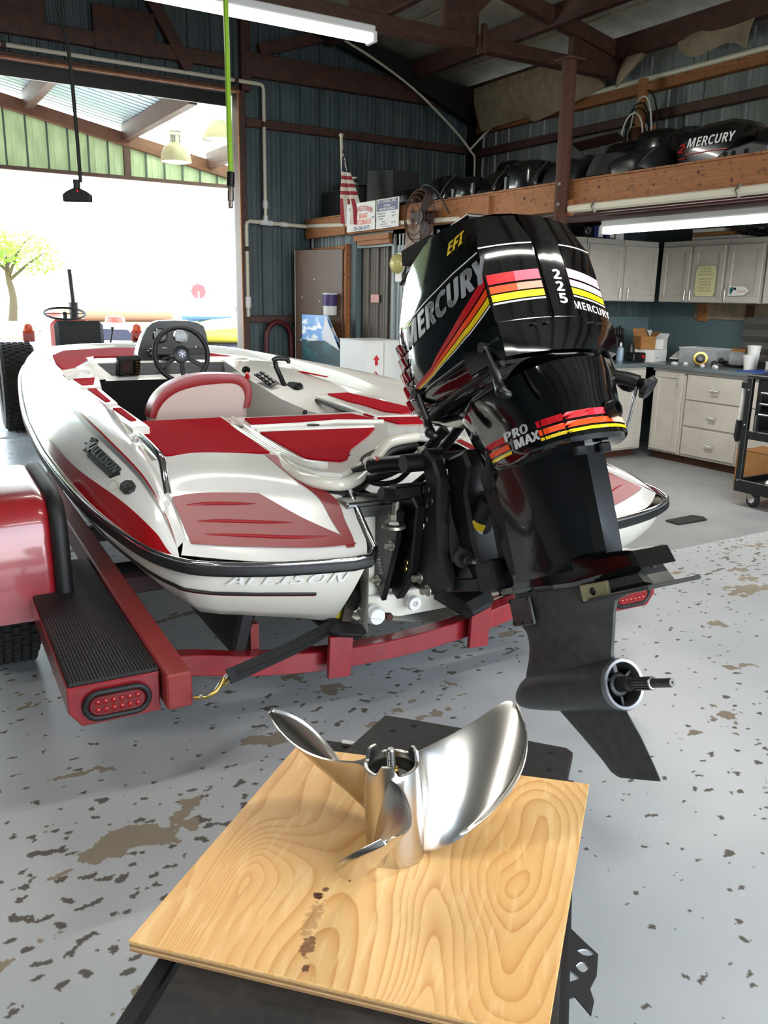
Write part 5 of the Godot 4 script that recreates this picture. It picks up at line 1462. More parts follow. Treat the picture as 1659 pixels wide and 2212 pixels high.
	for q in [["red_stripe", M.red_print, 0.756, 0.737], ["orange_stripe", M.orange_print, 0.730, 0.713], ["yellow_stripe", M.yellow_print, 0.707, 0.698]]:
		for seg in [[0.13, 0.19, 0], [0.275, 0.46, 0], [0.46, 0.545, 1], [0.545, 0.80, 2]]:
			var pl := []
			for i in 7: pl.append(Vector2(lerpf(seg[0], seg[1], i / 6.0), q[2]))
			for i in 7: pl.append(Vector2(lerpf(seg[1], seg[0], i / 6.0), q[3]))
			var mm: Material = q[1]
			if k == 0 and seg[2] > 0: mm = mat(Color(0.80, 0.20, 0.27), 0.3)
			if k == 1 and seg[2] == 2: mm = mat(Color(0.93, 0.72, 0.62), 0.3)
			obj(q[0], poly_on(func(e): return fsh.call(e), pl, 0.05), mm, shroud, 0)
		k += 1
	obj("series_print", text_on(func(q): return fsh.call(Vector2(0.218 + q.x * 0.95, 0.738 + q.y), 0.004), bold(text("PRO", 0.026, "sans", true, 0, 0.5, 0.12, 1.0), 0.0012)), M.white_print, shroud, 0)
	obj("series_print", text_on(func(q): return fsh.call(Vector2(0.238 + q.x * 0.95, 0.706 + q.y), 0.004), bold(text("MAX", 0.026, "sans", true, 0, 0.5, 0.12, 1.0), 0.0012)), M.white_print, shroud, 0)
	obj("water_outlet", MB.new().lathe([Vector2(0.016, -0.02), Vector2(0.016, 0.024), Vector2(0.024, 0.024), Vector2(0.024, 0.0), Vector2(0.03, 0.0)], 18, V(0.035, 0.748, 0.150), V(0.35, 0.05, 1)), M.black_satin, shroud)
	obj("outlet_bore", MB.new().lathe([Vector2(0, 0.0), Vector2(0.0155, 0.0)], 14, V(0.037, 0.748, 0.158), V(0.35, 0.05, 1)), M.dark_hole, shroud)
	# ---- exhaust housing
	var mid := []
	for q in [[0.68, 1.0, -0.318, 0.095], [0.60, 0.98, -0.315, 0.092], [0.45, 0.93, -0.318, 0.085], [0.36, 0.90, -0.325, 0.080], [0.335, 0.92, -0.33, 0.085]]:
		var ring := PackedVector3Array()
		for e in [[-0.045, 0.0], [-0.105, 0.16], [-0.112, 0.40], [-0.105, 0.62], [-0.075, 0.80], [-0.040, 0.90], [-0.033, 1.0], [0.033, 1.0], [0.040, 0.90], [0.075, 0.80], [0.105, 0.62], [0.112, 0.40], [0.105, 0.16], [0.045, 0.0]]:
			ring.append(V(e[0] * q[1], q[0], lerpf(q[2], q[3], e[1])))
		ring.reverse()
		mid.append(ring)
	mid.reverse()
	obj("exhaust_housing", MB.new().loft(mid, true, true, true), mat(Color(0.018, 0.020, 0.028), 0.22, 0.0, 0.5), o, 20)
	for x in [-0.05, 0.028]:
		obj("clip", MB.new().box(V(x, 0.655, 0.118 - absf(x) * 0.6), V(0.042, 0.028, 0.02), 0.005), M.black_satin, o)
	# mounting flange between housing and gearcase
	obj("flange", MB.new().prism([Vector2(-0.40, 0.308), Vector2(-0.03, 0.290), Vector2(0.205, 0.303), Vector2(0.228, 0.305), Vector2(0.212, 0.352), Vector2(0.19, 0.357), Vector2(0.09, 0.362), Vector2(0.05, 0.372), Vector2(-0.33, 0.39), Vector2(-0.40, 0.37)], 0.15, Transform3D(Basis(V(0, 0, 1), V(0, 1, 0), V(-1, 0, 0)), V(0.075, 0, 0)), 0.012), M.black_gloss, o, 30)
	obj("lower_mount", MB.new().box(V(-0.05, 0.375, -0.40), V(0.13, 0.10, 0.10), 0.01), M.black_satin, o)
	obj("lower_mount", MB.new().box(V(0.05, 0.375, -0.40), V(0.13, 0.10, 0.10), 0.01), M.black_satin, o)
	obj("flange_bolt", MB.new().cyl(V(-0.07, 0.32, -0.405), V(-0.09, 0.32, -0.415), 0.011, 6).cyl(V(-0.075, 0.318, -0.33), V(-0.088, 0.318, -0.33), 0.008, 6), M.zinc, o)
	# ---- gearcase: strut, torpedo, skeg
	var gc := []
	for q in [[0.310, -0.400, 0.215, 0.058], [0.285, -0.402, 0.205, 0.058], [0.255, -0.404, 0.16, 0.055], [0.232, -0.404, 0.045, 0.050], [0.20, -0.400, 0.027, 0.046], [0.176, -0.382, 0.018, 0.042], [0.15, -0.380, 0.008, 0.041], [0.123, -0.385, -0.004, 0.042], [0.09, -0.398, -0.018, 0.046], [0.057, -0.414, -0.022, 0.054], [0.02, -0.44, -0.02, 0.05], [-0.03, -0.46, -0.02, 0.03]]:
		var ring := PackedVector3Array()
		for e in [[0.0, 0.0], [-0.35, 0.015], [-0.7, 0.07], [-0.95, 0.2], [-1.0, 0.38], [-0.92, 0.6], [-0.62, 0.8], [-0.25, 0.95], [-0.12, 1.0], [0.12, 1.0], [0.25, 0.95], [0.62, 0.8], [0.92, 0.6], [1.0, 0.38], [0.95, 0.2], [0.7, 0.07], [0.35, 0.015]]:
			ring.append(V(e[0] * q[3], q[0], lerpf(q[1], q[2], e[1])))
		gc.append(ring)
	var g := MB.new().loft(gc, true, true, true)
	var to := []
	for q in [[-0.513, 0.004, -0.040], [-0.505, 0.018, -0.039], [-0.485, 0.033, -0.032], [-0.45, 0.048, -0.022], [-0.40, 0.060, -0.012], [-0.33, 0.069, -0.005], [-0.25, 0.074, -0.001], [-0.15, 0.075, 0.0], [-0.05, 0.073, 0.0], [0.0, 0.071, 0.0], [0.003, 0.068, 0.0], [0.001, 0.062, 0.0], [-0.05, 0.060, 0.0]]:
		var ring := PackedVector3Array()
		for j in 28: ring.append(V(cos(TAU * j / 28) * q[1], q[2] + sin(TAU * j / 28) * q[1], q[0]))
		to.append(ring)
	g.loft(to, true, true, false)
	var gcase := obj("gearcase", g, M.gear_grey, o, 45)
	var sg := []
	for q in [[-0.06, -0.325, -0.018, 0.022], [-0.082, -0.305, -0.012, 0.013], [-0.147, -0.235, 0.020, 0.011], [-0.218, -0.162, 0.045, 0.009], [-0.250, -0.135, 0.055, 0.008], [-0.262, -0.112, 0.057, 0.006]]:
		var ring := PackedVector3Array()
		for e in [[0.0, 0.0], [-0.8, 0.08], [-1.0, 0.3], [-0.7, 0.8], [-0.15, 1.0], [0.15, 1.0], [0.7, 0.8], [1.0, 0.3], [0.8, 0.08]]:
			ring.append(V(e[0] * q[3], q[0], lerpf(q[1], q[2], e[1])))
		sg.append(ring)
	obj("skeg", MB.new().loft(sg, true, true, true), M.gear_grey, gcase, 40)
	# anti-ventilation plate
	obj("anti_ventilation_plate", MB.new().prism([Vector2(0.045, 0.05), Vector2(0.085, -0.05), Vector2(0.105, -0.16), Vector2(0.095, -0.27), Vector2(0.0, -0.352), Vector2(-0.095, -0.27), Vector2(-0.105, -0.16), Vector2(-0.085, -0.05), Vector2(-0.045, 0.05)], 0.011, Transform3D(Basis(V(1, 0, 0), V(0, -0.03, -1).normalized(), V(0, 1, -0.03).normalized()), V(0, 0.240, 0)), 0.004), M.gear_grey, gcase, 30)
	obj("plate_riser", MB.new().prism([Vector2(0.0, 0.25), Vector2(0.235, 0.258), Vector2(0.206, 0.304), Vector2(0.0, 0.30)], 0.10, Transform3D(Basis(V(0, 0, 1), V(0, 1, 0), V(-1, 0, 0)), V(0.05, 0, 0)), 0.012), M.gear_grey, gcase, 30)
	obj("anode", MB.new().box(V(-0.058, 0.267, 0.035), V(0.012, 0.046, 0.105), 0.003, ry(4)), mat(Color(0.62, 0.60, 0.47), 0.5), gcase)
	obj("anode_screw", MB.new().lathe([Vector2(0, 0.006), Vector2(0.006, 0.006), Vector2(0.012, 0.0)], 12, V(-0.064, 0.268, 0.03), V(-1, 0, 0)), M.black_cast, gcase)
	var cv := obj("side_cover", MB.new().box(V(-0.052, 0.245, -0.325), V(0.010, 0.088, 0.145), 0.003, ry(-11)), M.gear_grey, gcase)
	for q in [[0.28, -0.39], [0.28, -0.262], [0.21, -0.39], [0.21, -0.262], [0.21, -0.325]]:
		obj("screw", MB.new().lathe([Vector2(0, 0.003), Vector2(0.005, 0.003), Vector2(0.006, 0.0)], 8, V(-0.057 + (q[1] + 0.325) * -0.19, q[0], q[1]), V(-1, 0, 0)), M.black_cast, cv)
	obj("exhaust_bore", MB.new().lathe([Vector2(0.0, -0.045), Vector2(0.0615, -0.045), Vector2(0.0615, -0.002)], 28, Vector3.ZERO, V(0, 0, 1)), mat(Color(0.02, 0.018, 0.018), 0.1), gcase, 40)
	obj("bore_ring", MB.new().lathe([Vector2(0.061, -0.01), Vector2(0.0615, 0.003), Vector2(0.070, 0.004), Vector2(0.0735, -0.002), Vector2(0.0735, -0.012)], 36, Vector3.ZERO, V(0, 0, 1)), M.gear_edge, gcase, 40)
	obj("bearing_carrier", MB.new().lathe([Vector2(0.036, -0.045), Vector2(0.034, -0.018), Vector2(0.029, -0.014), Vector2(0.023, -0.014), Vector2(0.022, -0.03)], 24, Vector3.ZERO, V(0, 0, 1)), M.black_cast, gcase, 40)
	for a in [0.5, 2.6, 4.7]:
		obj("carrier_rib", MB.new().bar(V(cos(a) * 0.034, sin(a) * 0.034, -0.03), V(cos(a) * 0.06, sin(a) * 0.06, -0.03), 0.008, 0.02, V(0, 0, 1)), M.black_cast, gcase)
	var sh := obj("propeller_shaft", MB.new().lathe([Vector2(0.0, -0.03), Vector2(0.0215, -0.03), Vector2(0.0215, 0.012), Vector2(0.0165, 0.03), Vector2(0.0155, 0.032), Vector2(0.0155, 0.110), Vector2(0.0125, 0.114), Vector2(0.0125, 0.176), Vector2(0.0105, 0.181), Vector2(0.003, 0.181), Vector2(0.002, 0.176), Vector2(0, 0.176)], 24, Vector3.ZERO, V(0, 0, 1)), mat(Color(0.42, 0.41, 0.40), 0.32, 0.9), gcase, 40)
	var spl := MB.new()
	for i in 14:
		var a := TAU * i / 14
		spl.box(V(cos(a) * 0.0165, sin(a) * 0.0165, 0.078), V(0.004, 0.0035, 0.066), 0.0008, Basis(Vector3.BACK, a))
	obj("splines", spl, mat(Color(0.42, 0.41, 0.40), 0.32, 0.9), sh)
	obj("spline_end", MB.new().lathe([Vector2(0.0125, 0.113), Vector2(0.0165, 0.112), Vector2(0.0185, 0.109)], 24, Vector3.ZERO, V(0, 0, 1)), M.steel, sh)
	# ---- swivel and clamp brackets (given in boat axes)
	var q1 := MB.new()
	var side := func(poly: Array, x0: float, w: float, bev := 0.006) -> MB:
		# outline as (s, y), thickness w to starboard from x0
		return MB.new().prism(poly, w, Transform3D(Basis(V(0, 0, -1), V(0, 1, 0), V(1, 0, 0)), V(x0, 0, 0)), bev)
	var cl := [Vector2(0.10, 0.72), Vector2(0.06, 0.745), Vector2(0.02, 0.735), Vector2(-0.02, 0.755), Vector2(-0.045, 0.80), Vector2(-0.03, 0.85), Vector2(0.03, 0.885), Vector2(0.04, 0.92), Vector2(-0.02, 0.935), Vector2(-0.09, 0.91), Vector2(-0.13, 0.85), Vector2(-0.135, 0.72), Vector2(-0.15, 0.60), Vector2(-0.20, 0.50), Vector2(-0.20, 0.465), Vector2(-0.10, 0.42), Vector2(0.02, 0.41), Vector2(0.06, 0.45), Vector2(0.09, 0.55)]
	for x in [-0.175, 0.115]:
		obj("clamp_bracket", MB.new().add(side.call(cl, x, 0.05, 0.010), TB), M.black_cast, o, 30)
	for q in [[-0.06, 0.80], [-0.085, 0.765], [-0.05, 0.74], [-0.02, 0.70], [-0.055, 0.69]]:
		obj("adjustment_hole", MB.new().add(MB.new().lathe([Vector2(0.0, 0.002), Vector2(0.010, 0.002), Vector2(0.016, 0.006), Vector2(0.018, 0.0)], 14, P(-0.175, q[1], q[0]), V(-1, 0, 0)), TB), M.black_cast, o)
	for q in [[-0.03, 0.665], [-0.03, 0.465], [-0.09, 0.435]]:
		obj("mount_bolt", MB.new().add(MB.new().cyl(P(-0.175, q[1], q[0]), P(-0.205, q[1], q[0]), 0.013, 6).lathe([Vector2(0, 0.004), Vector2(0.021, 0.004), Vector2(0.022, 0.0)], 16, P(-0.176, q[1], q[0]), V(-1, 0, 0)), TB), M.zinc, o)
	obj("swivel_bracket", MB.new().add(side.call([Vector2(-0.05, 0.90), Vector2(-0.16, 0.95), Vector2(-0.20, 0.90), Vector2(-0.185, 0.80), Vector2(-0.24, 0.66), Vector2(-0.30, 0.54), Vector2(-0.26, 0.50), Vector2(-0.18, 0.58), Vector2(-0.10, 0.70)], -0.10, 0.20, 0.012), TB), M.black_cast, o, 30)
	obj("swivel_tube", MB.new().cyl(V(0, 0.88, -0.36), V(0, 0.40, -0.375), 0.052, 18), M.black_cast, o)
	obj("tilt_tube", MB.new().add(MB.new().cyl(P(-0.24, 0.885, 0.0), P(0.24, 0.885, 0.0), 0.032, 18), TB), M.black_cast, o)
	obj("trim_cylinder", MB.new().add(MB.new().cyl(P(-0.045, 0.80, -0.255), P(-0.045, 0.48, -0.10), 0.042, 18).cyl(P(-0.03, 0.88, -0.29), P(-0.045, 0.78, -0.24), 0.020, 12), TB), M.black_satin, o)
	var lb := MB.new()
	var ld := (P(-0.045, 0.80, -0.255) - P(-0.045, 0.48, -0.10)).normalized()
	var lx := V(-0.72, 0, 0.69)
	var lgr := []
	for i in 5:
		var row := PackedVector3Array()
		for j in 5:
			var a := deg_to_rad(-32 + 16 * j)
			var ax := V(-0.72, 0, 0.69).cross(ld).normalized()
			var nn := ax.cross(ld).normalized()
			if nn.dot(lx) < 0: nn = -nn
			row.append(P(-0.045, 0.66, -0.187) + ld * (-0.05 + 0.03 * i) + (nn * cos(a) + ax * sin(a)) * 0.0435)
		lgr.append(row)
	var lab := obj("warning_label", MB.new().add(MB.new().sheet(lgr, 0.0008), TB), M.white_print, o, 50, "white warning label")
	var lg2 := [lgr[0], lgr[1]]
	var blk := []
	var yel := []
	for pair in [[0, 1, blk], [3, 4, yel]]:
		for i in [pair[0], pair[1]]:
			var row := PackedVector3Array()
			for v in lgr[i]: row.append(v + lx * 0.0012)
			pair[2].append(row)
	obj("label_print", MB.new().add(MB.new().sheet(blk), TB), M.black_satin, lab, 50)
	obj("label_print", MB.new().add(MB.new().sheet(yel), TB), M.yellow_print, lab, 50)
	obj("tilt_pin", MB.new().add(MB.new().lathe([Vector2(0.0, 0.004), Vector2(0.034, 0.004), Vector2(0.036, -0.02)], 18, P(-0.13, 0.592, -0.235), V(-0.5, 0, 0.9)).cyl(P(-0.13, 0.592, -0.235), P(-0.15, 0.60, -0.29), 0.014).cyl(P(-0.15, 0.60, -0.29), P(-0.155, 0.612, -0.335), 0.009), TB), M.black_cast, o)
	obj("pin_tip", MB.new().add(MB.new().cyl(P(-0.152, 0.608, -0.32), P(-0.157, 0.618, -0.36), 0.010), TB), M.steel, o)
	obj("lower_yoke", MB.new().add(side.call([Vector2(-0.08, 0.465), Vector2(-0.34, 0.555), Vector2(-0.345, 0.51), Vector2(-0.09, 0.42)], -0.14, 0.03, 0.004), TB), M.black_satin, o)
	obj("lower_yoke", MB.new().add(side.call([Vector2(-0.08, 0.465), Vector2(-0.34, 0.555), Vector2(-0.345, 0.51), Vector2(-0.09, 0.42)], 0.11, 0.03, 0.004), TB), M.black_satin, o)
	obj("driveshaft_housing_web", MB.new().prism([Vector2(-0.318, 0.78), Vector2(-0.365, 0.69), Vector2(-0.345, 0.57), Vector2(-0.30, 0.50), Vector2(-0.33, 0.46), Vector2(-0.31, 0.36), Vector2(-0.26, 0.36), Vector2(-0.26, 0.78)], 0.17, Transform3D(Basis(V(0, 0, 1), V(0, 1, 0), V(-1, 0, 0)), V(0.085, 0, 0)), 0.01), M.black_satin, o, 30)
	obj("support_arm", MB.new().bar(V(-0.10, 0.63, -0.30), V(-0.14, 0.745, -0.20), 0.02, 0.012), M.black_satin, o)
	obj("bracket_decal", MB.new().add(MB.new().box(P(-0.148, 0.71, -0.16), V(0.002, 0.03, 0.03)), TB), M.black_cast, o)
	# steering: cylinder and hoses
	obj("steering_cylinder", MB.new().add(MB.new().cyl(P(-0.24, 0.835, 0.235), P(-0.15, 0.895, -0.02), 0.030, 16).cyl(P(-0.15, 0.895, -0.02), P(-0.10, 0.90, -0.04), 0.042, 16), TB), M.black_satin, o)
	obj("cylinder_end", MB.new().add(MB.new().lathe([Vector2(0, 0.02), Vector2(0.010, 0.018), Vector2(0.018, 0.008), Vector2(0.02, -0.01)], 12, P(-0.245, 0.832, 0.24), P(-0.35, -0.2, 0.9)), TB), M.zinc, o)
	obj("cylinder_bolt", MB.new().add(MB.new().cyl(P(-0.19, 0.885, 0.02), P(-0.225, 0.885, 0.03), 0.012, 6).cyl(P(-0.16, 0.90, 0.0), P(-0.165, 0.94, 0.0), 0.016, 6), TB), M.zinc, o)
	obj("orange_clip", MB.new().add(MB.new().box(P(-0.235, 0.868, 0.20), V(0.02, 0.008, 0.05), 0.002, ry(-20)), TB), mat(Color(0.70, 0.18, 0.06), 0.4), o)
	var hz := [
		[[P(-0.12, 0.84, 0.02), P(-0.18, 0.76, 0.10), P(-0.24, 0.72, 0.24), P(-0.22, 0.74, 0.42), P(-0.12, 0.76, 0.55)], 0.012],
		[[P(-0.24, 0.835, 0.25), P(-0.26, 0.80, 0.34), P(-0.24, 0.775, 0.46), P(-0.10, 0.77, 0.62)], 0.014],
		[[P(-0.06, 1.0, 0.02), P(-0.10, 0.90, 0.10), P(-0.16, 0.80, 0.24), P(-0.22, 0.76, 0.36), P(-0.14, 0.79, 0.55), P(0.0, 0.76, 0.66)], 0.017],
		[[P(-0.02, 0.98, 0.06), P(-0.08, 0.86, 0.16), P(-0.14, 0.77, 0.22), P(-0.20, 0.755, 0.32), P(-0.16, 0.80, 0.48), P(0.0, 0.80, 0.66)], 0.011],
		[[P(0.04, 1.0, 0.06), P(0.0, 0.86, 0.18), P(-0.06, 0.80, 0.30), P(-0.06, 0.78, 0.48), P(0.05, 0.76, 0.68)], 0.020],
		[[P(-0.10, 0.83, -0.06), P(-0.16, 0.79, 0.04), P(-0.26, 0.735, 0.16), P(-0.33, 0.745, 0.30), P(-0.28, 0.79, 0.48), P(-0.15, 0.80, 0.6)], 0.010]]
	for h in hz:
		obj("hose", MB.new().add(MB.new().tube(MB.smooth(h[0], 5), h[1], 8), TB), M.rubber, o, 60)
	# ---- jack plate bolted to the transom
	var j := thing("jack_plate", "black jack plate bolted between the boat transom and the outboard", "bracket", V(1.79, 0, -2.40), ry(-2.5))
	for s in [-1.0, 1.0]:
		obj("side_plate", side.call([Vector2(0.148, 0.70), Vector2(0.146, 0.40), Vector2(0.09, 0.35), Vector2(-0.005, 0.60), Vector2(-0.03, 0.72), Vector2(0.03, 0.735)], s * 0.255 - 0.012, 0.024, 0.003), M.black_satin, j)
		obj("mount_plate", side.call([Vector2(0.06, 0.745), Vector2(-0.02, 0.775), Vector2(-0.06, 0.74), Vector2(-0.03, 0.50), Vector2(0.01, 0.43), Vector2(0.07, 0.355), Vector2(0.11, 0.37), Vector2(0.10, 0.60)], s * 0.195 - 0.02, 0.04, 0.006), M.black_satin, j)
	obj("back_plate", MB.new().box(P(0, 0.56, 0.125), V(0.52, 0.36, 0.02), 0.004), M.black_satin, j)
	obj("front_plate", MB.new().box(P(0, 0.58, 0.055), V(0.42, 0.36, 0.03), 0.004), M.black_satin, j)
	obj("lift_bolt", MB.new().cyl(P(-0.265, 0.66, 0.01), P(-0.262, 0.755, -0.0), 0.013, 12).lathe([Vector2(0, 0.03), Vector2(0.022, 0.03), Vector2(0.022, 0.01), Vector2(0.03, 0.008), Vector2(0.034, 0.0), Vector2(0.034, -0.004)], 6, P(-0.265, 0.675, 0.01)).lathe([Vector2(0, 0.012), Vector2(0.042, 0.01), Vector2(0.044, 0.0), Vector2(0, 0)], 20, P(-0.265, 0.655, 0.01)), M.zinc, j)
	obj("lift_cap", MB.new().box(P(-0.225, 0.785, 0.0), V(0.12, 0.05, 0.05), 0.006).lathe([Vector2(0, 0.06), Vector2(0.026, 0.06), Vector2(0.028, 0.0), Vector2(0, 0)], 6, P(-0.268, 0.775, 0.0), V(-1, 0.2, 0)), M.black_satin, j)
	for q in [[0.02, 0.585], [0.115, 0.425]]:
		obj("plate_bolt", MB.new().cyl(P(-0.266, q[1], q[0]), P(-0.292, q[1], q[0]), 0.012, 6).cyl(P(-0.266, q[1], q[0]), P(-0.272, q[1], q[0]), 0.02), M.zinc, j)
	for q in [[-0.0, 0.52], [0.005, 0.495]]:
		obj("plate_washer", MB.new().lathe([Vector2(0.004, 0.003), Vector2(0.010, 0.003), Vector2(0.011, 0.0)], 12, P(-0.216, q[1], q[0]), V(-1, 0, 0)), M.brass, j)
	obj("stamped_mark", MB.new().add(text("SON-V", 0.022, "sans", false, 0.001), Transform3D(Basis(V(0, 0.93, -0.37).normalized() * 1.0, V(0, -0.37, -0.93).normalized(), V(-1, 0, 0)).orthonormalized(), P(-0.2685, 0.50, 0.095))), M.silver_print, j, 0)

# heavier lettering: the same letters laid again a little to each side
func bold(tx: MB, d: float) -> MB:
	var o := MB.new()
	for e in [V(0, 0, 0), V(-d, 0, 0), V(d, 0, 0), V(0, d * 0.5, 0), V(0, -d * 0.5, 0)]:
		o.add(tx, Transform3D(Basis.IDENTITY, e))
	return o

func bench() -> void:
	var BB := Basis(V(0.713, 0, 0.701), Vector3.UP, V(-0.701, 0, 0.713))
	var at := V(0.233, 0, -1.098)
	var b := thing("workbench", "low black folding workbench with dark wooden vice jaws under the plywood", "workbench", at, BB)
	var XZ := func(y: float) -> Transform3D: return Transform3D(Basis(V(1, 0, 0), V(0, 0, -1), V(0, 1, 0)), V(0, y, 0))
	var dark_wood := grain(mat(Color.WHITE, 0.6), Color(0.075, 0.07, 0.068), Color(0.16, 0.145, 0.135), Vector3(4, 4, 4), 71, 0.03, 0.1)
	var front := obj("front_jaw", MB.new().prism([Vector2(0.085, -0.30), Vector2(0.64, -0.30), Vector2(0.64, 0.20), Vector2(0.085, 0.20)], 0.022, XZ.call(0.457), 0.003), dark_wood, b)
	var back := obj("rear_jaw", MB.new().prism([Vector2(0.150, 0.62), Vector2(0.205, 0.825), Vector2(0.255, 0.823), Vector2(0.54, 0.800), Vector2(0.545, 0.795), Vector2(0.635, 0.785), Vector2(0.648, 0.77), Vector2(0.637, 0.64), Vector2(0.60, 0.60)], 0.022, XZ.call(0.457), 0.003), dark_wood, b)
	obj("jaw_hole", MB.new().lathe([Vector2(0, 0.0006), Vector2(0.007, 0.0006)], 10, V(0.285, 0.479, -0.79)), M.dark_hole, back)
	obj("jaw_hole", MB.new().lathe([Vector2(0, 0.0006), Vector2(0.007, 0.0006)], 10, V(0.24, 0.479, -0.755)), M.dark_hole, back)
	obj("jaw_hole", MB.new().lathe([Vector2(0, 0.0006), Vector2(0.006, 0.0006)], 10, V(0.60, 0.479, -0.75)), M.dark_hole, back)
	obj("jaw_hole", MB.new().lathe([Vector2(0, 0.0006), Vector2(0.006, 0.0006)], 10, V(0.60, 0.479, -0.68)), M.dark_hole, back)
	obj("middle_jaw", MB.new().prism([Vector2(0.085, 0.215), Vector2(0.64, 0.215), Vector2(0.62, 0.585), Vector2(0.14, 0.60)], 0.022, XZ.call(0.457), 0.003), dark_wood, b)
	for x in [0.05, 0.640]:
		obj("side_bar", MB.new().box(V(x, 0.428, -0.19), V(0.03, 0.06, 1.0), 0.004), M.black, b)
	obj("cross_bar", MB.new().box(V(0.345, 0.42, -0.66), V(0.62, 0.05, 0.025), 0.003), M.black, b)
	obj("cross_bar", MB.new().box(V(0.345, 0.42, 0.26), V(0.62, 0.05, 0.025), 0.003), M.black, b)
	for q in [[0.05, -0.62, -0.10], [0.640, -0.62, -0.10], [0.05, 0.22, 0.10], [0.640, 0.22, 0.10]]:
		obj("leg", MB.new().bar(V(q[0], 0.42, q[1]), V(q[0], 0.015, q[1] + q[2]), 0.028, 0.04, Vector3.UP, 0.003), M.black, b)
		obj("foot", MB.new().box(V(q[0], 0.012, q[1] + q[2]), V(0.045, 0.024, 0.06), 0.006), M.rubber, b)
	obj("step_board", MB.new().box(V(0.345, 0.10, 0.24), V(0.58, 0.02, 0.10), 0.003), M.black, b)
	obj("jaw_clamp", MB.new().box(V(0.13, 0.452, -0.675), V(0.085, 0.03, 0.045), 0.004), M.black, b)
	obj("clamp_screw", MB.new().cyl(V(0.14, 0.47, -0.685), V(0.19, 0.47, -0.685), 0.008, 10), M.steel, b)
	obj("jaw_clamp", MB.new().box(V(0.648, 0.452, -0.65), V(0.045, 0.03, 0.04), 0.004), M.black, b)
	# stamped hanger plate on the right side
	var comb := CSGPolygon3D.new()
	comb.name = "hanger_plate"
	comb.polygon = PackedVector2Array([Vector2(0.61, 0.47), Vector2(0.652, 0.445), Vector2(0.688, 0.405), Vector2(0.712, 0.380), Vector2(0.709, 0.330), Vector2(0.697, 0.297), Vector2(0.704, 0.271), Vector2(0.699, 0.240), Vector2(0.672, 0.274), Vector2(0.655, 0.262), Vector2(0.64, 0.235), Vector2(0.648, 0.19), Vector2(0.665, 0.14), Vector2(0.61, 0.11)])
	comb.depth = 0.004
	comb.material = mat(Color(0.10, 0.105, 0.115), 0.45)
	comb.transform = Transform3D(Basis(V(1, 0, 0), V(0, 0, -1), V(0, 1, 0)), V(0, 0.30, 0))
	for q in [[0.644, 0.424, 0.011, 0.007], [0.642, 0.383, 0.008, 0.012], [0.690, 0.379, 0.012, 0.008], [0.684, 0.342, 0.009, 0.012], [0.652, 0.315, 0.022, 0.014], [0.630, 0.300, 0.012, 0.02]]:
		var h := CSGPolygon3D.new()
		h.name = "hole"
		var pl := PackedVector2Array()
		for i in 12: pl.append(Vector2(q[0] + cos(TAU * i / 12) * q[2] * (1.0 if i % 3 else 1.25), q[1] + sin(TAU * i / 12) * q[3]))
		h.polygon = pl
		h.depth = 0.02
		h.operation = CSGShape3D.OPERATION_SUBTRACTION
		h.position = V(0, 0, 0.01)
		comb.add_child(h, true)
	b.add_child(comb, true)
	obj("hanger_bolt", MB.new().cyl(V(0.62, 0.30, -0.36), V(0.62, 0.32, -0.36), 0.008, 6), M.zinc, b)
	# plywood
	var n1 := noise(81, 1.0, 3)
	var n2 := noise(82, 1.0, 4)
	var tex := pic(1024, 1024, func(x: float, y: float) -> Color:
		# x across, y along the grain (towards the viewer)
		var w := n1.get_noise_2d(x * 1.6, y * 0.9)
		var fine := n2.get_noise_2d(x * 9.0, y * 2.2)
		var xx := x + 0.035 * w + 0.008 * fine
		var plain := 13.0 * xx + 1.4 * n1.get_noise_2d(x * 0.8 + 30.0, y * 0.7)
		var arch := 7.0 * sqrt(pow((xx - 0.83) / 0.17, 2.0) + pow((y - 0.50 - 0.3 * w) / 0.46, 2.0)) + 4.0
		var arch2 := 5.0 * sqrt(pow((xx - 0.42) / 0.14, 2.0) + pow((y - 1.05) / 0.55, 2.0)) + 3.0
		var m := smoothstep(0.50, 0.70, x + 0.1 * w)
		var m2 := smoothstep(0.34, 0.22, absf(x - 0.42)) * smoothstep(0.45, 0.75, y)
		var v := lerpf(lerpf(plain, arch2, m2), arch, m)
		var t := v - floorf(v)
		var line := pow(t, 3.0) * (1.0 - smoothstep(0.93, 1.0, t))
		var c := Color(0.90, 0.735, 0.50).lerp(Color(0.86, 0.66, 0.40), clampf(0.5 + 0.8 * w, 0, 1))
		c = c.lerp(Color(0.77, 0.54, 0.29), line * clampf(0.85 + 0.5 * n2.get_noise_2d(x * 3.0, y * 1.0), 0.3, 1.0))
		c = c.lerp(Color(0.95, 0.82, 0.61), 0.35 * smoothstep(0.1, 0.5, n2.get_noise_2d(x * 30.0, y * 4.0)))
		for k in [[0.375, 0.745, 0.013, 0.012, 0.95], [0.385, 0.72, 0.008, 0.008, 0.7], [0.40, 0.90, 0.016, 0.03, 0.55], [0.43, 0.66, 0.006, 0.02, 0.6], [0.415, 0.96, 0.008, 0.012, 0.7], [0.385, 0.82, 0.018, 0.06, 0.25]]:
			var d: float = pow((x - k[0]) / k[2], 2.0) + pow((y - k[1]) / k[3], 2.0) + 1.2 * n2.get_noise_2d(x * 60.0, y * 60.0)
			c = c.lerp(Color(0.27, 0.13, 0.08), k[4] * (1.0 - smoothstep(0.4, 1.3, d)))
		return c)
	var ply := mat(Color.WHITE, 0.42)
	ply.albedo_texture = tex
	ply.uv1_triplanar = true
	ply.uv1_scale = Vector3(1 / 0.7, 1 / 0.7, 1 / 0.7)
	ply.uv1_offset = Vector3(0.02, 0, -0.02)
	var pb := thing("plywood_board", "square of bare pine plywood lying on the black workbench", "board", at, BB)
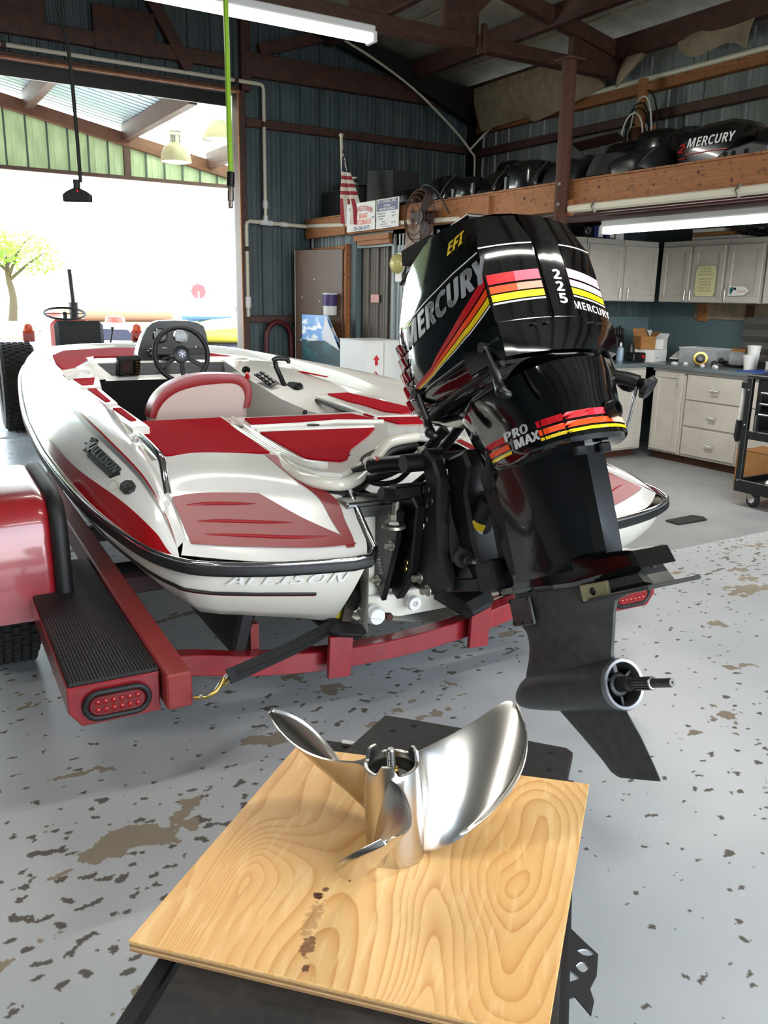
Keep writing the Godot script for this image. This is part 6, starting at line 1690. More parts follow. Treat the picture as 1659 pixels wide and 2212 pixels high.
	var out := [Vector2(0.0, 0.0), Vector2(0.625, -0.020), Vector2(0.681, 0.614), Vector2(0.060, 0.598)]
	obj("face_veneer", MB.new().prism(out, 0.0045, XZ.call(0.4955), 0.0008), ply, pb)
	var tones := [Color(0.62, 0.47, 0.31), Color(0.80, 0.66, 0.46), Color(0.58, 0.43, 0.27), Color(0.78, 0.63, 0.43)]
	for k in 4:
		var ins := 0.0005 + 0.0007 * (k % 2)
		var o2 := []
		for q in out: o2.append(Vector2(q.x, q.y).lerp(Vector2(0.34, 0.30), ins * 3.0))
		obj("ply_layer", MB.new().prism(o2, 0.0041, XZ.call(0.4795 + 0.004 * k)), grain(mat(Color.WHITE, 0.8), tones[k].darkened(0.12), tones[k], Vector3(12, 12, 12), 84 + k), pb)

func propeller() -> void:
	var PBs := Basis(V(0.837, 0.0698, 0.5427), V(-0.0586, 0.9976, -0.038), V(-0.544, 0, 0.8391)).orthonormalized()
	var p := thing("propeller", "polished stainless steel three blade propeller standing on the plywood", "propeller", V(0.6969, 0.501, -1.0749), PBs)
	var R := 0.0515
	# hub: hollow barrel with a notched rim
	var hb := MB.new()
	var prof := [[0.0495, -0.003], [0.0515, 0.001], [0.0520, 0.03], [0.0510, 0.09], [0.0488, 0.15], [0.0475, 0.165]]
	var rings := []
	var ns := 72
	var top := func(a: float) -> float:
		var f := fposmod(a / TAU * 3.0 + 0.02, 1.0)
		return 0.172 + 0.018 * (smoothstep(0.0, 0.10, f) - smoothstep(0.30, 0.42, f))
	for q in prof:
		var ring := PackedVector3Array()
		for j in ns: ring.append(V(cos(TAU * j / ns) * q[0], q[1], -sin(TAU * j / ns) * q[0]))
		rings.append(ring)
	for q in [[0.0470, 0.0], [0.0460, 0.001], [0.0415, 0.001], [0.0405, 0.0]]:
		var ring := PackedVector3Array()
		for j in ns: ring.append(V(cos(TAU * j / ns) * q[0], top.call(TAU * j / ns) + q[1], -sin(TAU * j / ns) * q[0]))
		rings.append(ring)
	for q in [[0.040, 0.155], [0.040, 0.10]]:
		var ring := PackedVector3Array()
		for j in ns: ring.append(V(cos(TAU * j / ns) * q[0], q[1], -sin(TAU * j / ns) * q[0]))
		rings.append(ring)
	obj("hub", hb.loft(rings, true, true, false), M.prop, p, 40)
	obj("hub_liner", MB.new().lathe([Vector2(0.0, 0.100), Vector2(0.0395, 0.100), Vector2(0.0395, 0.158), Vector2(0.037, 0.160), Vector2(0.036, 0.15), Vector2(0.036, 0.135)], 40), M.black_cast, p, 40)
	obj("washer_disc", MB.new().lathe([Vector2(0.0, 0.1425), Vector2(0.034, 0.1425), Vector2(0.0355, 0.141), Vector2(0.0355, 0.13)], 40), mat(Color(0.84, 0.84, 0.83), 0.35, 0.8), p, 40)
	obj("nut", MB.new().lathe([Vector2(0.0, 0.164), Vector2(0.010, 0.164), Vector2(0.0135, 0.162), Vector2(0.0138, 0.150), Vector2(0.0138, 0.144), Vector2(0.0165, 0.1435), Vector2(0.0165, 0.1425)], 6), M.brass, p, 20)
	var bolt := obj("bolt", MB.new().cyl(V(0, 0.14, 0), V(0, 0.197, 0), 0.0068, 16).lathe([Vector2(0, 0.2005), Vector2(0.0055, 0.2005), Vector2(0.0068, 0.197)], 16), M.steel, p, 40)
	var th := MB.new()
	for k in 14:
		th.lathe([Vector2(0.0066, -0.0012), Vector2(0.0076, 0.0), Vector2(0.0066, 0.0012)], 14, V(0, 0.160 + 0.0028 * k, 0))
	obj("thread", th, M.steel, bolt, 40).set_meta("kind", "stuff")
	# blades
	var c := [0.3437, 1.1697, 0.1503, 0.4166, -0.1274, -0.5589, 0.4855, 0.1246, -0.4125, 0.262, 0.091, 0.4165, 1.9709, -0.2419, -0.2359, 0.4309, 0.508, -0.0433, 0.0474]
	var surf := func(t: float, v: float) -> Vector3:
		var r: float = lerpf(R - 0.005, c[9], t)
		var tip := sqrt(maxf(1.0 - pow(t, 3.0), 0.0))
		var a: float = (c[3] + c[4] * t + c[5] * t * t + c[15] * t * t * t) * tip
		var b: float = (c[6] + c[7] * t + c[8] * t * t + c[16] * t * t * t) * tip
		var ang := lerpf(-b, a, v * 0.5 + 0.5)
		var s: float = c[11] * t + c[14] * t * t
		var y: float = c[10] + (c[1] + c[13] * t) / TAU * ang + c[2] * (r - R) + c[12] * (r - R) * (r - R) + (c[17] * t + c[18] * t * t) * ang * ang
		# hollow the face and turn the trailing edge up a little
		y -= 0.012 * sin(PI * (v * 0.5 + 0.5)) * sin(PI * clampf(t * 0.9, 0, 1))
		y += 0.006 * smoothstep(-0.8, -1.0, v) * smoothstep(0.15, 0.5, t)
		var g: float = c[0] + ang + s
		return V(r * cos(g), maxf(y, 0.004), -r * sin(g))
	for k in 3:
		var f := []
		var h := []
		for i in 29:
			var t := 1.0 - pow(1.0 - i / 28.0, 1.5)
			t = minf(t, 0.9995)
			var r0 := PackedVector3Array()
			var r1 := PackedVector3Array()
			for j in 21:
				var v := sin((j / 20.0 - 0.5) * PI)
				var q: Vector3 = surf.call(t, v)
				var e := 0.01
				var n: Vector3 = (surf.call(t, minf(v + e, 1)) - surf.call(t, maxf(v - e, -1))).cross(surf.call(minf(t + e, 1), v) - surf.call(maxf(t - e, 0), v)).normalized()
				var th2 := lerpf(0.0075, 0.0022, smoothstep(0.0, 0.8, t)) * sqrt(maxf(1.0 - v * v * 0.96, 0.0)) + 0.0006
				if t < 0.12: th2 += 0.010 * pow(1.0 - t / 0.12, 2.0)
				r0.append((q + n * th2).rotated(Vector3.UP, TAU * k / 3)); r1.append((q - n * th2).rotated(Vector3.UP, TAU * k / 3))
			f.append(r0); h.append(r1)
		var loop := []
		for i in f.size():
			var ring := PackedVector3Array()
			for j in 21: ring.append(f[i][j])
			for j in 21: ring.append(h[i][20 - j])
			loop.append(ring)
		obj("blade", MB.new().loft(loop, true, false, true), M.prop, p, 60)

# a loose engine cover: rounded hood, w along z, d along x, h high; 'cut' opens its front like a notch
func hood(w: float, d: float, h: float, lean: float, taper: float, open_front := 0.0) -> MB:
	var rings := []
	for q in [[0.0, 1.0], [0.12, 1.03], [0.35, 1.0], [0.62, 0.93], [0.82, 0.84], [0.93, 0.74], [0.98, 0.6], [1.0, 0.4]]:
		var ring := PackedVector3Array()
		var s := lerpf(1.0, q[1], taper)
		for j in 20:
			var a := TAU * j / 20
			var cx := signf(cos(a)) * pow(absf(cos(a)), 0.55)
			var cz := signf(sin(a)) * pow(absf(sin(a)), 0.55)
			var y: float = q[0] * h * (1.0 - open_front * clampf(-cx, 0, 1) * q[0])
			ring.append(V(cx * d * 0.5 * s + lean * q[0] * h, y, -cz * w * 0.5 * s))
		rings.append(ring)
	return MB.new().loft(rings, true, true, true)

func loft() -> void:
	var lb := thing("loft", "storage loft with an orange brown plank beam along its front edge", "loft", V(0, 0, 0))
	obj("front_beam", MB.new().box(V(4.575, 2.195, -5.05), V(0.05, 0.20, 8.55), 0.004), M.board, lb)
	obj("beam_top_edge", MB.new().box(V(4.58, 2.30, -5.05), V(0.075, 0.012, 8.55)), M.board, lb)
	obj("deck", MB.new().box(V(5.78, 2.285, -5.05), V(2.34, 0.025, 8.55)), M.board, lb)
	obj("beam_block", MB.new().box(V(4.535, 2.20, -5.84), V(0.03, 0.15, 0.05)), M.board, lb)
	obj("beam_block", MB.new().box(V(4.535, 2.11, -4.86), V(0.03, 0.11, 0.05)), M.board, lb)
	for q in [[4.68, 2.085], [4.86, 2.09], [5.22, 2.11], [5.55, 2.13], [5.9, 2.13], [6.3, 2.13]]:
		obj("joist", MB.new().box(V(q[0], q[1] + 0.09, -3.5), V(0.05, 0.20, 5.2), 0.004), M.maroon, lb)
	obj("steel_plate", MB.new().box(V(5.05, 2.09, -3.55), V(0.30, 0.012, 5.0)), M.maroon, lb)
	for k in 5:
		obj("knot", MB.new().lathe([Vector2(0, 0.0006), Vector2([0.012, 0.009, 0.014, 0.01, 0.011][k], 0.0006)], 10, V(4.55, [2.24, 2.20, 2.22, 2.17, 2.23][k], [-3.75, -4.1, -5.4, -3.5, -4.6][k]), V(-1, 0, 0)), M.rust, lb)
	var bp := thing("loft_pipe", "pale water pipe strapped under the loft front beam at the right", "pipe")
	obj("pipe", MB.new().tube([V(4.53, 2.10, -4.86), V(4.53, 2.09, -1.0)], 0.028, 10), M.pvc, bp)
	for z in [-4.60, -3.42]:
		obj("strap", MB.new().tube([V(4.53, 2.135, z), V(4.498, 2.10, z), V(4.53, 2.065, z)], 0.012, 6), M.zinc, bp)
	# the stored engine covers
	var blk := mat(Color(0.022, 0.024, 0.028), 0.22, 0.0, 0.6)
	var gry := mat(Color(0.22, 0.225, 0.23), 0.45)
	var dgry := mat(Color(0.10, 0.105, 0.112), 0.35)
	var rows := [
		[-7.31, 4.78, 0.30, 0.34, 0.16, 0.0, 0.7, blk, "low black engine cover nearest the two signs on the loft"],
		[-6.95, 4.95, 0.42, 0.46, 0.26, 0.1, 0.8, blk, "second black engine cover from the signs on the loft edge"],
		[-6.48, 4.90, 0.34, 0.40, 0.20, -0.1, 0.9, blk, "third black engine cover from the signs, with a thin bright edge"],
		[-6.15, 4.92, 0.40, 0.44, 0.25, 0.12, 0.8, blk, "fourth engine cover from the signs, open side with a sharp glint"],
		[-6.90, 5.60, 0.30, 0.42, 0.46, 0.2, 0.7, blk, "tall black engine cover standing behind in the far loft corner"],
		[-5.72, 4.95, 0.40, 0.48, 0.25, -0.1, 0.75, blk, "black engine cover left of the steel post on the loft"],
		[-5.28, 4.95, 0.40, 0.46, 0.25, 0.1, 0.8, dgry, "dark engine cover with pale grey tray behind the steel post"],
		[-4.86, 4.95, 0.30, 0.44, 0.21, 0.25, 0.7, gry, "grey engine cover just right of the steel post"],
		[-5.50, 5.85, 0.52, 0.50, 0.46, 0.0, 0.7, blk, "long black engine cover lying at the back right of the post"],
		[-4.54, 4.95, 0.38, 0.46, 0.21, -0.15, 0.85, dgry, "dark cover with a dished top, second right of the post"],
		[-4.78, 5.45, 0.40, 0.52, 0.40, -0.1, 0.6, blk, "rounded black engine cover behind the dished dark cover"],
		[-4.37, 5.25, 0.30, 0.50, 0.35, 0.1, 0.7, blk, "glossy black engine cover left of the lettered one"]]
	var i := 0
	for r in rows:
		var t := thing("engine_cover", r[8], "engine cover", V(r[1], 2.307, r[0]), ry([4, -6, 8, -3, 0, 5, -4, 6, 0, -5, 3, -4][i]), "spare engine covers on the loft")
		obj("hood", hood(r[2], r[3], r[4], r[5], r[6], 0.35 if i in [3, 6, 9] else 0.0), r[7], t, 40)
		obj("skirt", MB.new().box(V(0, 0.022, 0), V(r[3] * 1.04, 0.044, r[2] * 1.04), 0.015), gry if i == 6 else dgry, t)
		if i in [1, 2, 3, 5, 9]:
			obj("split_edge", MB.new().tube(MB.smooth([V(-r[3] * 0.5, 0.05, r[2] * 0.42), V(-r[3] * 0.40, r[4] * 0.55, r[2] * 0.46), V(-r[3] * 0.18, r[4] * 0.98, r[2] * 0.50)], 4), 0.007, 6), gry, t, 60)
		if i in [2, 3, 5, 11]:
			obj("front_lip", MB.new().box(V(-r[3] * 0.5, r[4] * 0.3, -r[2] * 0.3), V(0.03, r[4] * 0.5, 0.05), 0.012), blk, t)
		i += 1
	# the lettered 25
	var c := thing("engine_cover", "large black engine cover with white lettering and a red 25 on the loft", "engine cover", V(5.15, 2.307, -4.02), Basis.IDENTITY, "")
	var rings := []
	for q in [[0.0, 1.0, 0.0], [0.05, 1.0, 0.0], [0.20, 0.97, 0.0], [0.27, 0.86, 0.0], [0.305, 0.66, 0.01], [0.315, 0.4, 0.01]]:
		var ring := PackedVector3Array()
		for e in [[-0.26, 0.12], [-0.25, 0.2], [-0.12, 0.235], [0.0, 0.24], [0.15, 0.235], [0.25, 0.19], [0.26, 0.0], [0.25, -0.17], [0.1, -0.215], [-0.12, -0.215], [-0.25, -0.19], [-0.26, -0.1]]:
			ring.append(V(e[0] * q[1], q[0] * (1.0 + 0.10 * e[1]), e[1] * q[1] + q[2]))
		ring.reverse()
		rings.append(ring)
	var ch := obj("hood", MB.new().loft(rings, true, true, true), blk, c, 25)
	obj("rear_slot", MB.new().box(V(-0.20, 0.275, -0.15), V(0.10, 0.02, 0.10), 0.004, Basis(Vector3.RIGHT, 0.5)), M.dark_hole, ch)
	var tf := Transform3D(Basis(V(0, 0, 1), V(0.05, 1, 0).normalized(), V(-1, 0.05, 0).normalized()), V(-0.256, 0.155, 0.055))
	obj("name_print", MB.new().add(text("MERCURY", 0.058, "sans", true, 0.006, 0.5, 0.2, 1.0), tf), M.white_print, ch, 0)
	obj("power_print", MB.new().add(text("25", 0.055, "sans", true, 0.010, 0.5, 0.3, 1.0), Transform3D(Basis(V(0.35, 0, 0.94).normalized(), V(0, 1, 0), V(-0.94, 0, 0.35).normalized()), V(-0.245, 0.13, -0.165))), mat(Color(0.75, 0.06, 0.06), 0.35), ch, 0)
	obj("red_line", MB.new().box(V(-0.261, 0.115, 0.03), V(0.002, 0.006, 0.33)), M.red_print, ch)
	obj("red_dash", MB.new().box(V(-0.257, 0.092, -0.165), V(0.004, 0.008, 0.07), 0.0, ry(-14)), M.red_print, ch)
	var br := thing("engine_bracket", "grey cast engine bracket lying in front of the lettered cover", "bracket", V(4.78, 2.307, -3.6))
	obj("casting", MB.new().prism([Vector2(-0.17, 0.0), Vector2(0.20, 0.0), Vector2(0.2, 0.07), Vector2(0.08, 0.10), Vector2(-0.02, 0.085), Vector2(-0.10, 0.075), Vector2(-0.17, 0.04)], 0.12, Transform3D(Basis(V(0, 0, 1), V(0, 1, 0), V(-1, 0, 0)), V(0.06, 0, 0)), 0.012), mat(Color(0.17, 0.175, 0.185), 0.4), br)
	for q in [-0.10, -0.04, 0.05]:
		obj("bore", MB.new().lathe([Vector2(0, 0.002), Vector2(0.014, 0.002), Vector2(0.018, 0.0)], 12, V(-0.06, 0.045, q), V(-1, 0, 0)), M.dark_hole, br)
	var c14 := thing("engine_cover", "black engine cover at the right edge of the loft row", "engine cover", V(5.2, 2.307, -3.62), Basis.IDENTITY, "spare engine covers on the loft")
	obj("hood", hood(0.32, 0.44, 0.24, 0.0, 0.7), blk, c14, 40)
	obj("skirt", MB.new().box(V(0, 0.022, 0), V(0.46, 0.044, 0.33), 0.015), dgry, c14)
	# ceiling fan motor and the bundle of cords on the wall above the covers
	var fn := thing("old_fan", "rusty paddle fan with tangled cords hanging on the right wall above the covers", "fan", V(6.75, 3.05, -6.35))
	obj("hub", MB.new().lathe([Vector2(0, 0.07), Vector2(0.07, 0.06), Vector2(0.09, 0.0), Vector2(0.07, -0.07), Vector2(0, -0.08)], 18, Vector3.ZERO), M.rust, fn)
	obj("stem", MB.new().box(V(0.0, 0.25, 0.02), V(0.05, 0.5, 0.09), 0.004), M.board, fn)
	obj("blade", MB.new().box(V(-0.12, -0.02, -0.42), V(0.14, 0.015, 0.75), 0.004, ry(-8) * Basis(Vector3.BACK, -0.5)), M.red_steel, fn)
	obj("blade", MB.new().box(V(0.03, -0.1, 0.20), V(0.12, 0.3, 0.02), 0.004, ry(20)), M.board, fn)
	for k in 6:
		var lp := []
		for j in 21:
			var a := TAU * j / 20.0
			lp.append(V(-0.08 + 0.02 * k, -0.05 + (0.30 + 0.03 * k) * cos(a) * (1.0 if k % 2 else 0.8), (0.14 + 0.02 * (k % 3)) * sin(a) + 0.05 * (k % 2)))
		obj("cord", MB.new().tube(lp, 0.008, 6, false), M.rubber if k % 3 else M.cream, fn, 60)
	# corner of the loft: metal bins, a cup, a grey box
	for q in [[-9.05, 0.36, 0.28, "dark metal bin in the loft corner, the one nearer the back wall"], [-8.62, 0.36, 0.30, "dark metal bin on the loft next to the flag pole"]]:
		var t := thing("metal_bin", q[3], "bin", V(4.95, 2.307, q[0]), Basis.IDENTITY, "metal bins on the loft corner")
		obj("body", MB.new().prism([Vector2(-0.21, 0), Vector2(0.21, 0), Vector2(0.21, q[2]), Vector2(0.12, q[2] + 0.03), Vector2(-0.21, q[2] + 0.0)], 0.4, Transform3D(Basis(V(0, 0, 1), V(0, 1, 0), V(-1, 0, 0)), V(0.2, 0, 0)), 0.006), dgry, t)
		obj("lid", MB.new().box(V(0, q[2] + 0.02, 0), V(0.42, 0.012, 0.43), 0.003), gry, t)
	var cp := thing("cup", "white cup standing on the dark bins beside the flag pole", "cup", V(4.86, 2.63, -8.72))
	obj("body", MB.new().lathe([Vector2(0, 0.0), Vector2(0.032, 0.0), Vector2(0.042, 0.11), Vector2(0.038, 0.11), Vector2(0.03, 0.01), Vector2(0, 0.01)], 16), M.paper, cp)
	obj("print", MB.new().lathe([Vector2(0.0385, 0.055), Vector2(0.0415, 0.09)], 16), M.black_satin, cp)
	var c2 := thing("cup", "small pale cup on the loft behind the signs", "cup", V(4.86, 2.307, -7.66))
	obj("body", MB.new().lathe([Vector2(0, 0.0), Vector2(0.03, 0.0), Vector2(0.036, 0.16), Vector2(0.032, 0.16), Vector2(0.028, 0.01), Vector2(0, 0.01)], 16), M.paper, c2)
	var gb := thing("steel_case", "large grey steel case standing on the loft behind the flag", "case", V(5.0, 2.307, -8.12))
	obj("body", MB.new().prism([Vector2(-0.30, 0), Vector2(0.30, 0), Vector2(0.27, 0.42), Vector2(-0.24, 0.47)], 0.34, Transform3D(Basis(V(0, 0, 1), V(0, 1, 0), V(-1, 0, 0)), V(0.17, 0, 0)), 0.006), mat(Color(0.17, 0.175, 0.17), 0.5, 0.2), gb)
	obj("foot", MB.new().box(V(0, 0.01, 0), V(0.3, 0.02, 0.5)), dgry, gb)
	flag_and_signs()

func flag_and_signs() -> void:
	var pm := mat(Color(0.80, 0.77, 0.68), 0.5)
	var f := thing("flag", "american flag hanging folded from a white pole on the partition", "flag", V(4.53, 2.14, -8.32))
	obj("pole", MB.new().tube([V(0.0, 0.95, -0.09), V(0, 0.6, -0.06), V(0.0, 0.27, -0.03)], 0.016, 8), pm, f)
	obj("finial", MB.new().lathe([Vector2(0, 0.03), Vector2(0.022, 0.02), Vector2(0.024, 0.0), Vector2(0.014, -0.01)], 10, V(0, 0.95, -0.09)), pm, f)
	obj("stake", MB.new().box(V(0.01, 0.24, -0.01), V(0.03, 0.56, 0.035), 0.003), M.board, f)
	# the cloth as a bunched sheet: blue field above, stripes below
	var at := func(u: float, v: float) -> Vector3:
		# v 0 top .. 1 bottom, u across
		var wd := lerpf(0.04, 0.36, pow(clampf(v * 1.25, 0, 1), 0.9))
		var y := lerpf(0.80, 0.06, v) - 0.03 * u
		return V(-0.03 - 0.03 * sin(u * 9.0 + v * 2.0) * minf(1.0, v * 2.0), y, 0.0 + u * wd + 0.02 * v)
	var band := func(v0: float, v1: float, u0 := 0.0, u1 := 1.0) -> MB:
		var g := []
		for i in 5:
			var row := PackedVector3Array()
			for j in 15:
				row.append(at.call(lerpf(u0, u1, j / 14.0), lerpf(v0, v1, i / 4.0) + 0.0))
			g.append(row)
		return MB.new().sheet(g, 0.004)
	var red := mat(Color(0.55, 0.12, 0.15), 0.8)
	var wht := mat(Color(0.76, 0.73, 0.68), 0.8)
	obj("canton", band.call(0.0, 0.29), mat(Color(0.07, 0.08, 0.16), 0.8), f, 60)
	for q in [[0.35, 0.06], [0.55, 0.11], [0.8, 0.15], [0.45, 0.18], [0.75, 0.21], [0.6, 0.25]]:
		var c: Vector3 = at.call(q[0], q[1])
		var st := []
		for k in 10: st.append(Vector2(cos(TAU * k / 10 + PI / 2), sin(TAU * k / 10 + PI / 2)) * (0.017 if k % 2 == 0 else 0.007))
		obj("star", MB.new().prism(st, 0.004, Transform3D(Basis(V(0, 0, 1), V(0, 1, 0), V(-1, 0, 0)), c + V(-0.008, 0, 0))), wht, f, 0)
	for k in 7:
		obj("stripe", band.call(0.29 + 0.052 * k, 0.29 + 0.052 * (k + 1)), wht if k % 2 == 0 else red, f, 60)
	for k in 8:
		obj("stripe", band.call(0.654, 1.0, k / 8.0, (k + 1) / 8.0), red if k % 2 == 0 else wht, f, 60)
	# signs
	var plane := func(y: float, z: float, x := 4.505) -> Transform3D: return Transform3D(Basis(V(0, 0, 1), V(0, 1, 0), V(-1, 0, 0)), V(x, y, z))
	var s1 := thing("sign", "white boat storage sign with red arched lettering on the partition", "sign", V(0, 0, 0))
	obj("board", MB.new().prism([Vector2(-0.295, -0.14), Vector2(0.295, -0.137), Vector2(0.297, 0.137), Vector2(-0.295, 0.14)], 0.006, plane.call(2.247, -7.925), 0.001), M.paper, s1)
	var rp := mat(Color(0.72, 0.10, 0.09), 0.5)
	var op := mat(Color(0.85, 0.32, 0.18), 0.5)
	var bl := mat(Color(0.12, 0.13, 0.36), 0.5)
	var arc := text("GALVEZTOWN", 0.050, "sans", true, 0.0, 0.5, 0.0, 0.95)
	var am := MB.new()
	for i in arc.p.size():
		var v := arc.p[i]
		am.p.append(V(v.x * 1.02 + 0.03, v.y + 0.055 - 0.75 * v.x * v.x, 0.008))
	am.uv.resize(am.p.size())
	obj("lettering", MB.new().add(am, plane.call(2.247, -7.925)), rp, s1, 0)
	obj("lettering", MB.new().add(text("Big John's", 0.034, "serif", false, 0.008), Transform3D(plane.call(2.247, -7.925).basis * Basis(Vector3.BACK, 0.35), plane.call(2.335, -8.085).origin)), bl, s1, 0)
	obj("lettering", MB.new().add(text("BOAT", 0.048, "sans", true, 0.008, 0.5, 0.0, 1.05), plane.call(2.228, -7.86)), op, s1, 0)
	obj("lettering", MB.new().add(text("STORAGE", 0.048, "sans", true, 0.008, 0.5, 0.0, 1.1), plane.call(2.168, -7.85)), op, s1, 0)
	obj("lettering", MB.new().add(text("225-266-6375", 0.036, "sans", true, 0.008, 0.5, 0.0, 1.15), plane.call(2.118, -7.90)), bl, s1, 0)
	obj("rule", MB.new().box(V(4.497, 2.228, -8.065), V(0.001, 0.010, 0.14)), bl, s1)
	obj("rule", MB.new().box(V(4.497, 2.228, -7.665), V(0.001, 0.010, 0.05)), bl, s1)
	var s2 := thing("sign", "white and blue marine service notice beside the boat storage sign", "sign", V(0, 0, 0))
	obj("board", MB.new().prism([Vector2(-0.21, -0.14), Vector2(0.212, -0.134), Vector2(0.216, 0.137), Vector2(-0.21, 0.138)], 0.006, plane.call(2.247, -7.395), 0.001), M.paper, s2)
	obj("blue_panel", MB.new().box(V(4.4965, 2.322, -7.392), V(0.001, 0.105, 0.39)), bl, s2)
	for q in [["K. P. MARINE, INC.", 2.342, 0.030, -7.392], ["& SONS", 2.308, 0.022, -7.392], ["MARINE SERVICE", 2.276, 0.024, -7.392]]:
		obj("lettering", MB.new().add(text(q[0], q[2], "sans", true, 0.010, 0.5, 0.0, 1.1), plane.call(q[1], q[3])), M.paper, s2, 0)
	for q in [["MARINE TOPS", 2.240, -7.50], ["UPHOLSTERY", 2.214, -7.50], ["REPAIRS", 2.190, -7.51], ["SALES", 2.240, -7.27], ["BOATS", 2.210, -7.27], ["Phone", 2.165, -7.46], ["225-262-2767", 2.138, -7.46], ["225-938", 2.150, -7.27], ["Office & shop service", 2.116, -7.40]]:
		obj("lettering", MB.new().add(text(q[0], 0.015, "sans", true, 0.008, 0.5, 0.0, 1.1), plane.call(q[1], q[2])), mat(Color(0.36, 0.37, 0.46), 0.5), s2, 0)

func framed_door(w: float, h: float, t: Transform3D, parent: Node, handle_x: float, handle_y: float, vertical: bool, called := "door") -> void:
	# stands in the xy plane of t, faces +z
	var d := obj(called, MB.new().add(MB.new().box(V(0, 0, -0.004), V(w, h, 0.012), 0.002), t), M.cab, parent)
	var fr := MB.new()
	var k := 0.055
	fr.box(V(0, h * 0.5 - k * 0.5, 0.006), V(w, k, 0.012), 0.003).box(V(0, -h * 0.5 + k * 0.5, 0.006), V(w, k, 0.012), 0.003)
	fr.box(V(-w * 0.5 + k * 0.5, 0, 0.006), V(k, h - 2.0 * k, 0.012), 0.003).box(V(w * 0.5 - k * 0.5, 0, 0.006), V(k, h - 2.0 * k, 0.012), 0.003)
	obj("frame", MB.new().add(fr, t), M.cab, d)
	pull(t, handle_x, handle_y, vertical, d, 0.012)

func pull(t: Transform3D, x: float, y: float, vertical: bool, parent: Node, z := 0.0) -> void:
	var a := V(0, 0.045, 0) if vertical else V(0.045, 0, 0)
	var c := V(x, y, z)
	obj("pull", MB.new().add(MB.new().tube([c - a, c - a + V(0, 0, 0.024), c + a + V(0, 0, 0.024), c + a], 0.0045, 8), t), M.chrome, parent, 50)

